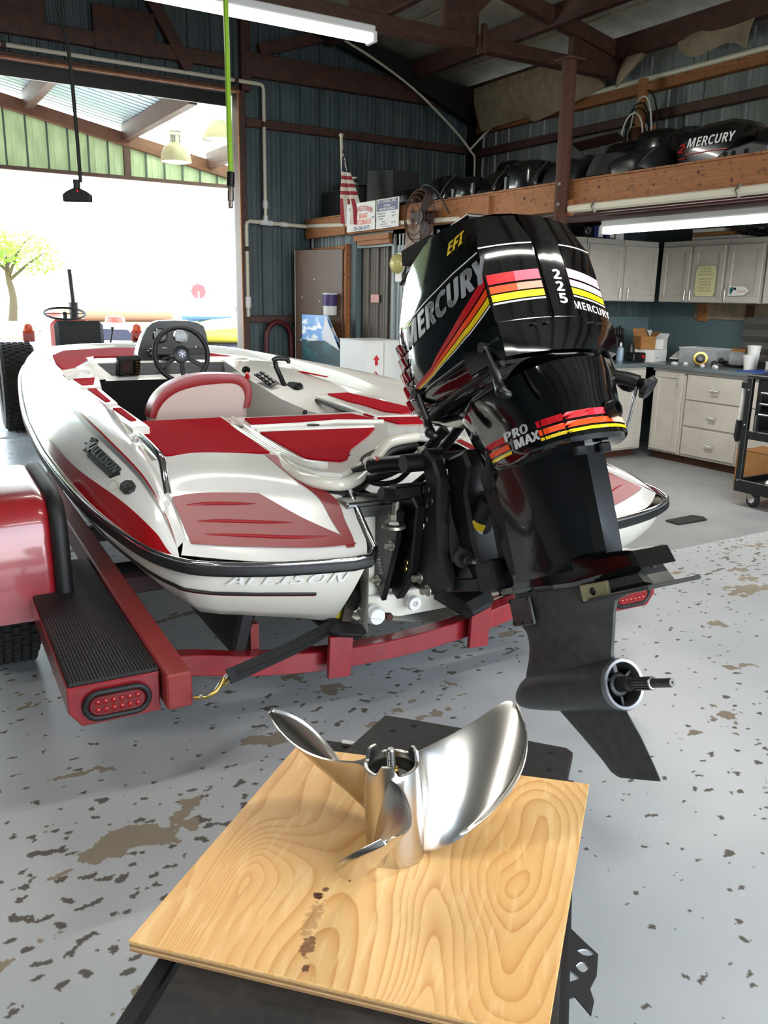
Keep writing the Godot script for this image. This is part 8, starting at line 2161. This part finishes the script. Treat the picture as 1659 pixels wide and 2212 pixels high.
func partition() -> void:
	# wall under the loft with its openings
	var w := struct("wall_partition", MB.new().box(V(4.66, 2.03, -7.8), V(0.06, 0.16, 3.2)).box(V(4.66, 1.05, -6.85), V(0.06, 2.1, 1.28)).box(V(4.66, 1.05, -8.30), V(0.06, 2.1, 0.14)).box(V(4.66, 1.05, -9.33), V(0.06, 2.1, 0.12)).box(V(4.73, 1.05, -7.86), V(0.04, 2.1, 0.9)).box(V(5.2, 1.0, -8.9), V(0.02, 2.1, 1.0)), M.splash)
	obj("wall_panel", ribbed(1.30, 0.0, func(_u): return 2.06, V(4.63, 0, -6.20), V(0, 0, -1), V(-1, 0, 0)), M.panel_grey, w, 25)
	obj("wall_panel", ribbed(1.10, 1.93, func(_u): return 2.10, V(4.63, 0, -8.30), V(0, 0, -1), V(-1, 0, 0)), M.panel_grey, w, 25)
	obj("wall_panel", ribbed(0.14, 0.0, func(_u): return 2.10, V(4.625, 0, -8.24), V(0, 0, -1), V(-1, 0, 0)), M.panel_wall, w, 25)
	obj("wall_panel", ribbed(0.76, 0.0, func(_u): return 2.06, V(4.70, 0, -7.47), V(0, 0, -1), V(-1, 0, 0), 0.2), M.panel_brown, w, 25)
	obj("lintel", MB.new().box(V(4.59, 2.045, -7.83), V(0.05, 0.06, 0.72), 0.004), M.board, w)
	obj("lintel", MB.new().box(V(4.60, 1.995, -7.80), V(0.04, 0.045, 0.66), 0.004), M.board, w)
	obj("door_frame", MB.new().box(V(4.61, 1.0, -8.375), V(0.09, 2.0, 0.05), 0.004), M.board, w)
	obj("door_frame", MB.new().box(V(4.61, 1.955, -8.80), V(0.09, 0.06, 0.85), 0.004), M.board, w)
	var g := thing("wall_fan_panel", "small brown weathered plywood panel behind the cage fan", "panel", V(4.58, 1.9, -6.9))
	obj("sheet", MB.new().prism([Vector2(-0.26, 0.10), Vector2(0.2, 0.10), Vector2(0.2, 0.36), Vector2(-0.25, 0.36)], 0.015, Transform3D(Basis(V(0, 0, 1), V(0, 1, 0), V(-1, 0, 0)), V(0, -0.12, 0))), grain(mat(Color.WHITE, 0.7), Color(0.42, 0.34, 0.28), Color(0.60, 0.54, 0.47), Vector3(3, 3, 3), 91), g)
	obj("edge_board", MB.new().box(V(-0.02, 0.0, 0.0), V(0.03, 0.45, 0.06), 0.004), M.door_wood, g)
	# brown door standing ajar
	var dw := V(4.36, 0, -9.16) - V(4.57, 0, -8.41)
	var ang := atan2(dw.x, dw.z)
	var d := thing("brown_door", "plain dark brown wooden door standing ajar in the partition", "door", V(4.57, 0.01, -8.41), Basis(Vector3.UP, ang))
	obj("leaf", MB.new().box(V(0, 0.97, 0.395), V(0.04, 1.94, 0.79), 0.003), M.door_wood, d)
	obj("edge_strip", MB.new().box(V(0.0, 0.97, 0.793), V(0.044, 1.94, 0.008)), M.pvc, d)
	obj("knob", MB.new().lathe([Vector2(0, 0.06), Vector2(0.018, 0.058), Vector2(0.026, 0.045), Vector2(0.018, 0.03), Vector2(0.01, 0.02), Vector2(0.026, 0.0)], 14, V(0.02 * signf(1), 0.93, 0.70), V(1, 0, 0)).lathe([Vector2(0, 0.06), Vector2(0.018, 0.058), Vector2(0.026, 0.045), Vector2(0.018, 0.03), Vector2(0.01, 0.02), Vector2(0.026, 0.0)], 14, V(-0.02, 0.93, 0.70), V(-1, 0, 0)), M.chrome, d)
	for q in [[1.72, 0.33], [1.48, 0.42], [1.30, 0.30], [1.52, 0.12]]:
		obj("chip", MB.new().lathe([Vector2(0, 0.002), Vector2(0.009, 0.0)], 6, V(-0.0205, q[0] - 0.1, 0.79 - q[1]), V(-1, 0, 0)).lathe([Vector2(0, 0.002), Vector2(0.009, 0.0)], 6, V(0.0205, q[0] - 0.1, 0.79 - q[1]), V(1, 0, 0)), M.paper, d)
	var bg := thing("bucket", "white and purple printed pail hanging on the brown door", "bucket", V(4.47, 1.24, -8.54))
	obj("pail", MB.new().lathe([Vector2(0, 0), Vector2(0.075, 0), Vector2(0.085, 0.23), Vector2(0.08, 0.23), Vector2(0.07, 0.01), Vector2(0, 0.01)], 20), M.paper, bg)
	obj("print_band", MB.new().lathe([Vector2(0.0795, 0.10), Vector2(0.0855, 0.225)], 20), mat(Color(0.25, 0.17, 0.38), 0.5), bg)
	obj("rim", MB.new().lathe([Vector2(0.084, 0.222), Vector2(0.09, 0.226), Vector2(0.09, 0.238), Vector2(0.08, 0.238)], 20), M.paper, bg)
	# poster on the door
	var pn := noise(95, 1.0, 4)
	var pic_tex := pic(256, 384, func(x: float, y: float) -> Color:
		var n: float = pn.get_noise_2d(x * 3.0, y * 5.0)
		if y < 0.40:
			var c := Color(0.42, 0.62, 0.82).lerp(Color(0.92, 0.93, 0.94), smoothstep(0.0, 0.35, n + 0.15 - absf(y - 0.30)))
			return c
		var s := Color(0.03, 0.24, 0.26).lerp(Color(0.08, 0.48, 0.50), smoothstep(0.0, 0.4, n) * (1.0 - y))
		return s.lerp(Color(0.06, 0.10, 0.05), smoothstep(0.78, 0.95, y + 0.1 * n)))
	var pm := mat(Color.WHITE, 0.35)
	pm.albedo_texture = pic_tex
	var ps := thing("poster", "curled seascape print leaning at the brown door with a folded white corner", "poster", V(4.26, 0.0, -8.83))
	var e := V(0.10, 0, 0.76)
	var q0 := V(0, 0.55, 0)
	var pmb := MB.new()
	pmb.tri(q0, q0 + e, q0 + V(0, 0.69, 0), Vector2(0, 1), Vector2(1, 1), Vector2(0, 0))
	pmb.tri(q0 + e, q0 + e + V(0, 0.36, 0), q0 + V(0, 0.69, 0), Vector2(1, 1), Vector2(1, 0.48), Vector2(0, 0))
	pmb.tri(q0 + e + V(0, 0.36, 0), q0 + e * 0.66 + V(0, 0.69, 0), q0 + V(0, 0.69, 0), Vector2(1, 0.48), Vector2(0.66, 0), Vector2(0, 0))
	obj("print", pmb, pm, ps, 0)
	obj("backing", MB.new().prism([Vector2(0, 0), Vector2(0.766, 0), Vector2(0.766, 0.36), Vector2(0.506, 0.69), Vector2(0, 0.69)], 0.004, Transform3D(Basis(e.normalized(), V(0, 1, 0), e.normalized().cross(V(0, 1, 0))), q0 + V(0.008, 0, 0)), 0.0), M.paper, ps)
	obj("folded_corner", MB.new().prism([Vector2(0.50, 0.69), Vector2(0.766, 0.33), Vector2(0.43, 0.44)], 0.002, Transform3D(Basis(e.normalized(), V(0, 1, 0), e.normalized().cross(V(0, 1, 0))), q0 + V(-0.02, 0, 0)), 0.0), mat(Color(0.80, 0.80, 0.80), 0.6), ps)
	obj("painted_boat", MB.new().prism([Vector2(0.12, 0.40), Vector2(0.30, 0.41), Vector2(0.34, 0.43), Vector2(0.25, 0.435), Vector2(0.24, 0.47), Vector2(0.22, 0.47), Vector2(0.21, 0.435), Vector2(0.11, 0.43)], 0.001, Transform3D(Basis(e.normalized(), V(0, 1, 0), e.normalized().cross(V(0, 1, 0))), q0 + V(-0.003, 0, 0)), 0.0), M.paper, ps)
	obj("foot", MB.new().box(q0 * 0.5 + e * 0.5 + V(0.03, 0, 0), V(0.03, 0.55, 0.5), 0.003), M.door_wood, ps)
	# little things on the partition
	tag(obj("label_plate", MB.new().box(V(4.672, 1.43, -7.90), V(0.006, 0.085, 0.17), 0.003), mat(Color(0.74, 0.52, 0.48), 0.5)), "small faded red warning plate on the brown ribbed sheet", "plate")
	var yl := thing("dome_lamp", "yellowed plastic dome lamp on the partition left of the cowl", "lamp", V(4.60, 1.77, -7.31))
	obj("dome", MB.new().lathe([Vector2(0.0, 0.09), Vector2(0.05, 0.085), Vector2(0.09, 0.05), Vector2(0.10, 0.0)], 24, Vector3.ZERO, V(-1, 0, 0)), mat(Color(0.72, 0.68, 0.42), 0.3), yl, 50)
	obj("base", MB.new().lathe([Vector2(0, 0.012), Vector2(0.105, 0.012), Vector2(0.11, 0.0)], 24, Vector3.ZERO, V(-1, 0, 0)), M.lamp_white, yl)
	tag(obj("paper_tag", MB.new().box(V(4.585, 1.645, -7.30), V(0.004, 0.09, 0.12)), M.paper), "white paper tag under the yellowed dome lamp", "paper")
	tag(obj("switch_box", MB.new().box(V(4.59, 1.82, -7.11), V(0.03, 0.16, 0.05), 0.004), M.black_satin), "narrow black switch box right of the dome lamp", "switch")
	# cage fan
	var fn := thing("cage_fan", "old wire cage fan with a rusty blade on the loft front behind the cowl", "fan", V(4.42, 2.16, -6.66))
	for k in 5:
		var lp := []
		var r := 0.235 * sin(PI * 0.5 * (1.0 - k * 0.17))
		for j in 33: lp.append(V(-0.02 * k - 0.02, cos(TAU * j / 32) * r, sin(TAU * j / 32) * r))
		obj("cage_ring", MB.new().tube(lp, 0.004 if k else 0.006, 6, false), M.rust, fn, 60)
	var wires := MB.new()
	for j in 40:
		var a := TAU * j / 40
		wires.tube([V(-0.02, cos(a) * 0.235, sin(a) * 0.235), V(-0.07, cos(a) * 0.15, sin(a) * 0.15), V(-0.10, cos(a) * 0.03, sin(a) * 0.03)], 0.0018, 5)
	obj("cage_wires", wires, M.rust, fn, 60).set_meta("kind", "stuff")
	for k in 3:
		var a := TAU * k / 3 + 0.5
		obj("blade", MB.new().prism([Vector2(0.02, -0.02), Vector2(0.19, -0.08), Vector2(0.21, 0.02), Vector2(0.17, 0.09), Vector2(0.03, 0.03)], 0.003, Transform3D(Basis(V(0.25, cos(a), sin(a)).normalized(), V(0, -sin(a), cos(a)), V(-1, 0, 0)).orthonormalized(), V(-0.03, 0, 0))), M.black_cast, fn)
	obj("motor", MB.new().cyl(V(-0.03, 0, 0), V(0.12, 0, 0), 0.06, 16), M.black_cast, fn)
	obj("cord", MB.new().tube(MB.smooth([V(-0.02, 0.24, 0.0), V(-0.03, 0.26, 0.12), V(-0.02, 0.18, 0.28), V(0.05, 0.0, 0.36)], 4), 0.007, 6), M.rubber, fn, 60)
	# big white carton
	var wb := thing("white_carton", "big white carton with red upward arrow standing by the partition", "box", V(4.30, 0, -7.33))
	obj("body", MB.new().box(V(0, 0.52, 0), V(0.44, 1.03, 0.50), 0.006), M.paper, wb)
	obj("lid", MB.new().box(V(0, 1.03, 0), V(0.45, 0.014, 0.51), 0.004), M.paper, wb)
	obj("corner_tape", MB.new().box(V(-0.0, 0.52, 0.2515), V(0.012, 1.02, 0.002)), mat(Color(0.7, 0.69, 0.66), 0.5), wb)
	obj("arrow_print", MB.new().prism([Vector2(-0.018, 0.0), Vector2(0.018, 0.0), Vector2(0.018, 0.055), Vector2(0.038, 0.055), Vector2(0.0, 0.10), Vector2(-0.038, 0.055), Vector2(-0.018, 0.055)], 0.001, Transform3D(Basis.IDENTITY, V(-0.085, 0.80, 0.251))), mat(Color(0.72, 0.10, 0.12), 0.5), wb, 0)
	obj("word_print", MB.new().add(text("THIS WAY UP", 0.05, "sans", true, 0.0), Transform3D(Basis(V(0, 1, 0), V(-1, 0, 0), V(0, 0, 1)), V(-0.06, 0.53, 0.2525))), mat(Color(0.72, 0.10, 0.12), 0.5), wb, 0)

func canopy() -> void:
	var c := thing("canopy", "tin roofed canopy with pale green gable panels outside the big doorway", "canopy")
	var ry0 := func(x: float) -> float: return 3.98 - 0.2 * (x - 1.8)
	var tin := mat(Color(0.70, 0.76, 0.80), 0.35, 0.3)
	var trans := mat(Color(0.88, 0.93, 0.86), 0.5)
	trans.backlight_enabled = true
	trans.backlight = Color(0.9, 0.95, 0.85)
	var z0 := -12.5
	# roof sheets, ribs running across the slope
	var k := 0
	var z := z0 - 0.2
	while z < -9.62:
		var zw := minf(0.75, -9.6 - z)
		var pts := []
		var u := 0.0
		while u < zw - 0.01:
			for q in [[0.0, 0.0], [0.05, 0.0], [0.06, 0.02], [0.09, 0.02], [0.10, 0.0], [0.15, 0.0]]: pts.append(Vector2(u + q[0], q[1]))
			u += 0.15
		pts.append(Vector2(zw, 0))
		for seg in [[-3.6, 1.0, tin], [1.0, 3.45, tin], [3.45, 6.2, trans]]:
			var g := []
			for q in pts: g.append(PackedVector3Array([V(seg[0], ry0.call(seg[0]) + q.y, z + q.x), V(seg[1], ry0.call(seg[1]) + q.y, z + q.x)]))
			obj("roof_sheet", MB.new().sheet(g), seg[2], c, 20)
		z += zw
		k += 1
	for x in [-1.6, 0.4, 2.1, 3.35, 4.55]:
		obj("purlin", MB.new().prism([Vector2(-0.05, -0.21), Vector2(0.05, -0.21), Vector2(0.05, -0.005), Vector2(-0.05, -0.005)], 2.85, Transform3D(Basis.IDENTITY, V(x, ry0.call(x), z0)), 0.004), M.red_steel, c)
	obj("gable_rafter", MB.new().prism([Vector2(-3.6, ry0.call(-3.6) - 0.10), Vector2(6.2, ry0.call(6.2) - 0.10), Vector2(6.2, ry0.call(6.2) - 0.27), Vector2(-3.6, ry0.call(-3.6) - 0.27)], 0.10, Transform3D(Basis.IDENTITY, V(0, 0, z0 - 0.05)), 0.006), grain(mat(Color.WHITE, 0.6), Color(0.36, 0.21, 0.14), Color(0.44, 0.27, 0.18), Vector3(1.2, 1.2, 1.2), 101), c)
	obj("bottom_rail", MB.new().box(V(1.3, 2.99, z0), V(9.8, 0.05, 0.08), 0.004), M.red_steel, c)
	obj("king_post", MB.new().box(V(3.36, 3.3, z0), V(0.09, 0.66, 0.07), 0.004), M.red_steel, c)
	var pm := grain(mat(Color.WHITE, 0.5), Color(0.54, 0.57, 0.47), Color(0.68, 0.71, 0.60), Vector3(0.8, 0.25, 0.8), 102)
	pm.backlight_enabled = true
	pm.backlight = Color(0.40, 0.43, 0.34)
	var dk := mat(Color(0.25, 0.29, 0.26), 0.6)
	var x := -3.4
	while x < 5.6:
		var w := 0.26
		var a: float = ry0.call(x) - 0.26
		var b: float = ry0.call(x + w) - 0.26
		if b > 3.02:
			var g := []
			for q in [[0.0, 0.02], [0.018, 0.02], [0.028, 0.0], [0.085, 0.0], [0.10, 0.006], [0.115, 0.0], [0.17, 0.0], [0.185, 0.006], [0.20, 0.0], [0.25, 0.0], [0.26, 0.02]]:
				g.append(PackedVector3Array([V(x + q[0], 3.0, z0 - 0.03 + q[1]), V(x + q[0], lerpf(a, b, q[0] / w), z0 - 0.03 + q[1])]))
			obj("gable_panel", MB.new().sheet(g), pm, c, 20)
			obj("gable_batten", MB.new().prism([Vector2(-0.012, 3.0), Vector2(0.012, 3.0), Vector2(0.012, a + 0.01), Vector2(-0.012, a + 0.01)], 0.01, Transform3D(Basis.IDENTITY, V(x + 0.005, 0, z0 - 0.005))), dk, c)
		x += w
	for p in [V(-3.5, 0, z0), V(6.1, 0, z0)]:
		obj("canopy_post", MB.new().box(p + V(0, 1.5, 0), V(0.14, 3.0, 0.14)), M.red_steel, c)
	# high bay lamps
	for q in [[V(3.70, 3.10, -11.40), 3.62, "high bay lamp with white ballast box hanging lower left under the canopy"], [V(4.05, 3.32, -10.75), 3.60, "high bay lamp with white ballast box hanging higher right under the canopy"]]:
		var l := thing("high_bay_lamp", q[2], "lamp", q[0], Basis.IDENTITY, "high bay lamps under the canopy")
		var sh := mat(Color(0.62, 0.56, 0.44), 0.4)
		obj("shade", MB.new().lathe([Vector2(0.205, 0.0), Vector2(0.20, 0.02), Vector2(0.185, 0.09), Vector2(0.15, 0.17), Vector2(0.095, 0.225), Vector2(0.05, 0.24), Vector2(0.045, 0.235), Vector2(0.09, 0.215), Vector2(0.145, 0.16), Vector2(0.18, 0.085), Vector2(0.195, 0.02), Vector2(0.20, 0.0)], 28), sh, l, 40)
		obj("lens", MB.new().lathe([Vector2(0, -0.015), Vector2(0.12, -0.01), Vector2(0.19, 0.01)], 28), M.lamp_white, l, 40)
		obj("neck", MB.new().cyl(V(0, 0.235, 0), V(0, 0.33, 0), 0.05, 14), M.zinc, l)
		for s in [-1.0, 1.0]: obj("neck_bar", MB.new().box(V(0.062 * s, 0.285, 0), V(0.012, 0.12, 0.04)), M.zinc, l)
		obj("ballast_box", MB.new().box(V(0, 0.43, 0), V(0.19, 0.13, 0.17), 0.012), M.lamp_white, l)
		obj("ballast_fins", MB.new().box(V(0, 0.345, 0), V(0.14, 0.05, 0.12), 0.01), M.pvc, l)
		obj("stem", MB.new().cyl(V(0, 0.49, 0), V(0, 3.98 - 0.2 * (q[0].x - 1.8) - q[0].y - 0.01, 0), 0.013), M.zinc, l)

func leaf_crown(centre: Vector3, r: Vector3, n: int, size: float, m: Material, seed_: int) -> MB:
	var g := RandomNumberGenerator.new()
	g.seed = seed_
	var mb := MB.new()
	for i in n:
		var d := V(g.randfn(), g.randfn(), g.randfn()).normalized() * pow(g.randf(), 0.4)
		var c := centre + d * r
		var a := V(g.randfn(), g.randfn() * 0.5, g.randfn()).normalized()
		var b := a.cross(V(g.randfn(), 1.0, g.randfn())).normalized()
		var s := size * g.randf_range(0.6, 1.3)
		mb.quad(c - a * s, c - b * s * 0.5, c + a * s, c + b * s * 0.5)
	return mb

func tree(at: Vector3, h: float, r: float, label: String, seed_: int) -> void:
	var t := thing("tree", label, "tree", at, Basis.IDENTITY, "")
	var g := RandomNumberGenerator.new()
	g.seed = seed_
	obj("trunk", MB.new().tube(MB.smooth([V(0, 0, 0), V(0.1, h * 0.25, 0.05), V(-0.05, h * 0.5, 0), V(0.1, h * 0.8, 0.1)], 3), [0.22, 0.2, 0.19, 0.17, 0.16, 0.14, 0.12, 0.10, 0.07, 0.03], 9), mat(Color(0.30, 0.24, 0.18), 0.9), t, 60)
	for k in 5:
		var a := TAU * k / 5 + g.randf()
		obj("branch", MB.new().tube([V(0, h * 0.42 + 0.08 * h * k * 0.5, 0), V(cos(a) * r * 0.5, h * 0.6 + 0.05 * h * k, sin(a) * r * 0.5), V(cos(a) * r * 0.85, h * 0.7 + 0.05 * h * k, sin(a) * r * 0.85)], [0.09, 0.06, 0.02], 7), mat(Color(0.30, 0.24, 0.18), 0.9), t, 60)
	var lm := mat(Color(0.42, 0.58, 0.22), 0.6)
	lm.backlight_enabled = true
	lm.backlight = Color(0.5, 0.65, 0.2)
	var cr := MB.new()
	for k in 7:
		var a := TAU * k / 7 + g.randf()
		cr.add(leaf_crown(V(cos(a) * r * 0.6, h * (0.62 + 0.09 * (k % 4)), sin(a) * r * 0.6), V(r * 0.55, h * 0.16, r * 0.55), 420, 0.11, lm, seed_ + k))
	obj("foliage", cr, lm, t, 0).set_meta("kind", "stuff")

func yard() -> void:
	struct("ground", MB.new().box(V(3.0, -0.11, -40.0), V(120, 0.2, 60.9)).box(V(3, -0.12, 25), V(120, 0.2, 40)), grain(mat(Color.WHITE, 0.9), Color(0.66, 0.65, 0.61), Color(0.76, 0.75, 0.71), Vector3(0.2, 0.2, 0.2), 103))
	struct("grass_verge", MB.new().box(V(3.0, 0.005, -46.0), V(110, 0.03, 36)), grain(mat(Color.WHITE, 0.95), Color(0.40, 0.50, 0.20), Color(0.55, 0.62, 0.32), Vector3(0.3, 0.3, 0.3), 104))
	tree(V(0.9, 0, -30.0), 8.5, 2.6, "pale green sunlit tree at the far left beyond the yard", 201)
	tree(V(-4.5, 0, -34.0), 10.0, 3.4, "tall sunlit tree outside left of the doorway view", 202)
	tree(V(6.0, 0, -44.0), 4.5, 2.2, "low bushy tree in the distance behind the tractor", 203)
	# tractor seen from behind
	var t := thing("tractor", "old red tractor with black seat parked outside the big doorway", "tractor", V(1.95, 0, -9.95), ry(-4))
	wheel(t, V(-0.62, 0.46, 0.42), 0.455, 0.36, M.tyre_dirty, M.pvc, 0.27, "rear_wheel")
	wheel(t, V(0.80, 0.46, 0.42), 0.455, 0.36, M.tyre_dirty, M.pvc, 0.27, "rear_wheel")
	wheel(t, V(-0.45, 0.26, -1.45), 0.26, 0.18, M.tyre_dirty, M.pvc, 0.14, "front_wheel")
	wheel(t, V(0.60, 0.26, -1.45), 0.26, 0.18, M.tyre_dirty, M.pvc, 0.14, "front_wheel")
	obj("rear_axle", MB.new().cyl(V(-0.6, 0.46, 0.42), V(0.78, 0.46, 0.42), 0.08), M.black_cast, t)
	obj("chassis", MB.new().box(V(0.07, 0.58, -0.55), V(0.36, 0.34, 2.1), 0.03), M.black_cast, t)
	obj("bonnet", MB.new().box(V(0.07, 0.92, -1.1), V(0.46, 0.42, 1.2), 0.06), M.tractor_red, t)
	for s in [-1.0, 1.0]:
		var rr := []
		for a in [-10.0, 15.0, 45.0, 75.0, 105.0, 130.0]:
			var q := deg_to_rad(a)
			var c := V(0.09 + 0.70 * s, 0.46, 0.42)
			rr.append(PackedVector3Array([c + V(-0.16, sin(q) * 0.52, cos(q) * 0.52), c + V(0.16, sin(q) * 0.52, cos(q) * 0.52)]))
		if s > 0: obj("mudguard", MB.new().sheet(rr, 0.015, 2), M.tractor_red, t, 50)
		obj("tail_light", MB.new().lathe([Vector2(0, 0.03), Vector2(0.04, 0.02), Vector2(0.05, 0.0)], 14, V(0.09 + 0.56 * s, 1.06, 0.35), V(0, 0.1, 1)), mat(Color(0.85, 0.30, 0.10), 0.3), t)
		obj("light_bracket", MB.new().box(V(0.09 + 0.56 * s, 0.98, 0.33), V(0.12, 0.12, 0.03), 0.01), M.tractor_red, t)
	obj("seat_back", MB.new().box(V(0.03, 0.99, 0.42), V(0.50, 0.30, 0.08), 0.045), M.black, t, 50)
	obj("seat_cushion", MB.new().box(V(0.03, 0.82, 0.22), V(0.48, 0.10, 0.42), 0.04), M.black, t, 50)
	var lp := []
	for k in 25: lp.append(V(-0.02 + cos(TAU * k / 24) * 0.22, 1.20 + sin(TAU * k / 24) * 0.06, -0.28 + sin(TAU * k / 24) * -0.2))
	var sw := obj("steering_wheel", MB.new().tube(lp, 0.013, 8, false), M.black, t, 60)
	obj("steering_post", MB.new().cyl(V(-0.02, 1.2, -0.28), V(0.02, 0.9, -0.6), 0.025), M.black, sw)
	obj("spoke", MB.new().bar(V(-0.23, 1.2, -0.28), V(0.19, 1.2, -0.28), 0.02, 0.01), M.black, sw)
	obj("exhaust_stack", MB.new().cyl(V(0.14, 1.1, -0.75), V(0.14, 1.32, -0.75), 0.055).cyl(V(0.14, 1.32, -0.75), V(0.12, 1.70, -0.75), 0.026), M.black_cast, t)
	obj("lever", MB.new().tube([V(0.38, 0.8, 0.1), V(0.42, 1.0, 0.12), V(0.43, 1.06, 0.10)], [0.01, 0.01, 0.02], 8), M.black, t)
	# watercraft on its trailer
	var j := thing("jet_boat", "yellow and blue jet boat with folded blue cover parked right of the yard", "boat", V(5.95, 0, -15.9), ry(62))
	var rg := []
	for q in [[-1.4, 0.46, 0.62, 0.30], [-0.9, 0.50, 0.80, 0.45], [-0.2, 0.48, 0.98, 0.52], [0.5, 0.45, 1.05, 0.48], [1.1, 0.48, 0.92, 0.34], [1.6, 0.60, 0.78, 0.08]]:
		var ring := PackedVector3Array()
		for a in 16:
			var f := TAU * a / 16
			ring.append(V(cos(f) * q[3], lerpf(q[1], q[2], 0.5) + sin(f) * (q[2] - q[1]) * 0.5, q[0]))
		ring.reverse()
		rg.append(ring)
	obj("hull", MB.new().loft(rg, true, true, true), mat(Color(0.72, 0.68, 0.28), 0.3), j, 50)
	obj("lower_hull", MB.new().loft(rg.map(func(r): return PackedVector3Array(Array(r).map(func(v): return V(v.x * 1.03, 0.30 + (v.y - 0.4) * 0.45, v.z)))), true, true, true), mat(Color(0.06, 0.08, 0.16), 0.4), j, 50)
	obj("seat", MB.new().box(V(0, 1.0, -0.3), V(0.34, 0.16, 1.0), 0.06), mat(Color(0.25, 0.38, 0.62), 0.5), j)
	obj("handlebar", MB.new().cyl(V(-0.32, 1.2, 0.45), V(0.32, 1.2, 0.45), 0.025).cyl(V(0, 1.0, 0.5), V(0, 1.2, 0.45), 0.03), M.black_satin, j)
	obj("windscreen", MB.new().prism([Vector2(-0.26, 0), Vector2(0.26, 0), Vector2(0.2, 0.24), Vector2(-0.2, 0.24)], 0.01, Transform3D(Basis(Vector3.RIGHT, -0.6), V(0, 1.02, 0.7))), mat(Color(0.30, 0.50, 0.78), 0.2), j)
	obj("dark_badge", MB.new().box(V(0.40, 0.82, 0.2), V(0.02, 0.06, 0.1), 0.01), M.black_satin, j)
	obj("trailer_frame", MB.new().box(V(0, 0.26, 0), V(0.9, 0.06, 3.0)).cyl(V(-0.6, 0.22, -0.3), V(0.6, 0.22, -0.3), 0.03).cyl(V(-0.66, 0.22, -0.3), V(-0.52, 0.22, -0.3), 0.22).cyl(V(0.52, 0.22, -0.3), V(0.66, 0.22, -0.3), 0.22), M.black_cast, j)
	for q in [[V(6.25, 0, -14.3), 20.0, "grey folding chair back leaning near the doorway jamb"], [V(5.95, 0, -14.8), 12.0, "second grey folding chair back left of the first"]]:
		var s := thing("folding_chair", q[2], "chair", q[0], ry(q[1]))
		obj("back", MB.new().box(V(0, 0.95, 0), V(0.20, 0.62, 0.04), 0.015, Basis(Vector3.BACK, 0.25)), mat(Color(0.30, 0.30, 0.29), 0.7), s)
		obj("leg", MB.new().bar(V(0.08, 0.75, 0), V(0.2, 0, 0.1), 0.03, 0.03), M.zinc, s)
		obj("leg", MB.new().bar(V(-0.02, 0.75, 0), V(-0.15, 0, 0.1), 0.03, 0.03), M.zinc, s)
	var hv := thing("white_van", "low white vehicle with a dark window strip parked beyond the bow", "vehicle", V(3.35, 0, -15.2), ry(-20))
	obj("body", MB.new().prism([Vector2(-1.0, 0.2), Vector2(1.0, 0.2), Vector2(1.0, 0.62), Vector2(0.72, 0.90), Vector2(-0.62, 0.93), Vector2(-0.9, 0.66)], 1.2, Transform3D(Basis.IDENTITY, V(0, 0, -0.6)), 0.06), M.gel, hv)
	obj("window", MB.new().prism([Vector2(-0.70, 0.66), Vector2(0.80, 0.66), Vector2(0.62, 0.84), Vector2(-0.55, 0.86)], 0.01, Transform3D(Basis.IDENTITY, V(0, 0, 0.605))), mat(Color(0.25, 0.26, 0.32), 0.2), hv)
	for q in [[-0.65, 0.5], [0.65, 0.5], [-0.65, -0.5], [0.65, -0.5]]: obj("wheel", MB.new().cyl(V(q[0], 0.25, q[1] - 0.08), V(q[0], 0.25, q[1] + 0.08), 0.25, 20), M.tyre, hv)
	# small far things
	for q in [[V(4.9, 0, -20.0), "rusty red implement standing in the yard behind the tractor", "implement"], [V(4.3, 0, -24.0), "small red machine farther back in the yard", "machine"]]:
		var s := thing("farm_implement", q[1], q[2], q[0])
		obj("frame", MB.new().box(V(0, 0.4, 0), V(0.9, 0.12, 0.6), 0.02).box(V(0, 0.2, 0), V(0.1, 0.4, 0.5)), M.tractor_red, s)
		obj("tank", MB.new().lathe([Vector2(0, 0.5), Vector2(0.2, 0.48), Vector2(0.24, 0.3), Vector2(0.24, 0.0), Vector2(0, 0)], 14, V(0, 0.42, 0)), M.tractor_red, s)
		obj("tongue", MB.new().bar(V(0.4, 0.4, 0), V(1.1, 0.1, 0.1), 0.06, 0.06), M.rust, s)
	var lg := thing("log_pile", "weathered log stack lying on the grass in the distance", "logs", V(7.2, 0.02, -29.0))
	for k in 5: obj("log", MB.new().cyl(V(-1.8, 0.25 + 0.42 * (k / 3), -0.4 + 0.42 * (k % 3)), V(1.8, 0.25 + 0.42 * (k / 3), -0.4 + 0.42 * (k % 3)), 0.22, 12), mat(Color(0.48, 0.36, 0.26), 0.9), lg)
	var sg := thing("road_sign", "far small red and white sign on a thin post across the yard", "sign", V(7.6, 0, -22.0))
	obj("post", MB.new().cyl(V(0, 0, 0), V(0, 1.5, 0), 0.03), M.zinc, sg)
	obj("face", MB.new().lathe([Vector2(0, 0.02), Vector2(0.2, 0.02), Vector2(0.2, 0.0), Vector2(0, 0)], 8, V(0, 1.5, 0), V(-0.3, 0, 1)), mat(Color(0.55, 0.22, 0.22), 0.5), sg)
	obj("panel", MB.new().box(V(0, 1.14, 0.02), V(0.25, 0.2, 0.02)), M.lamp_white, sg)
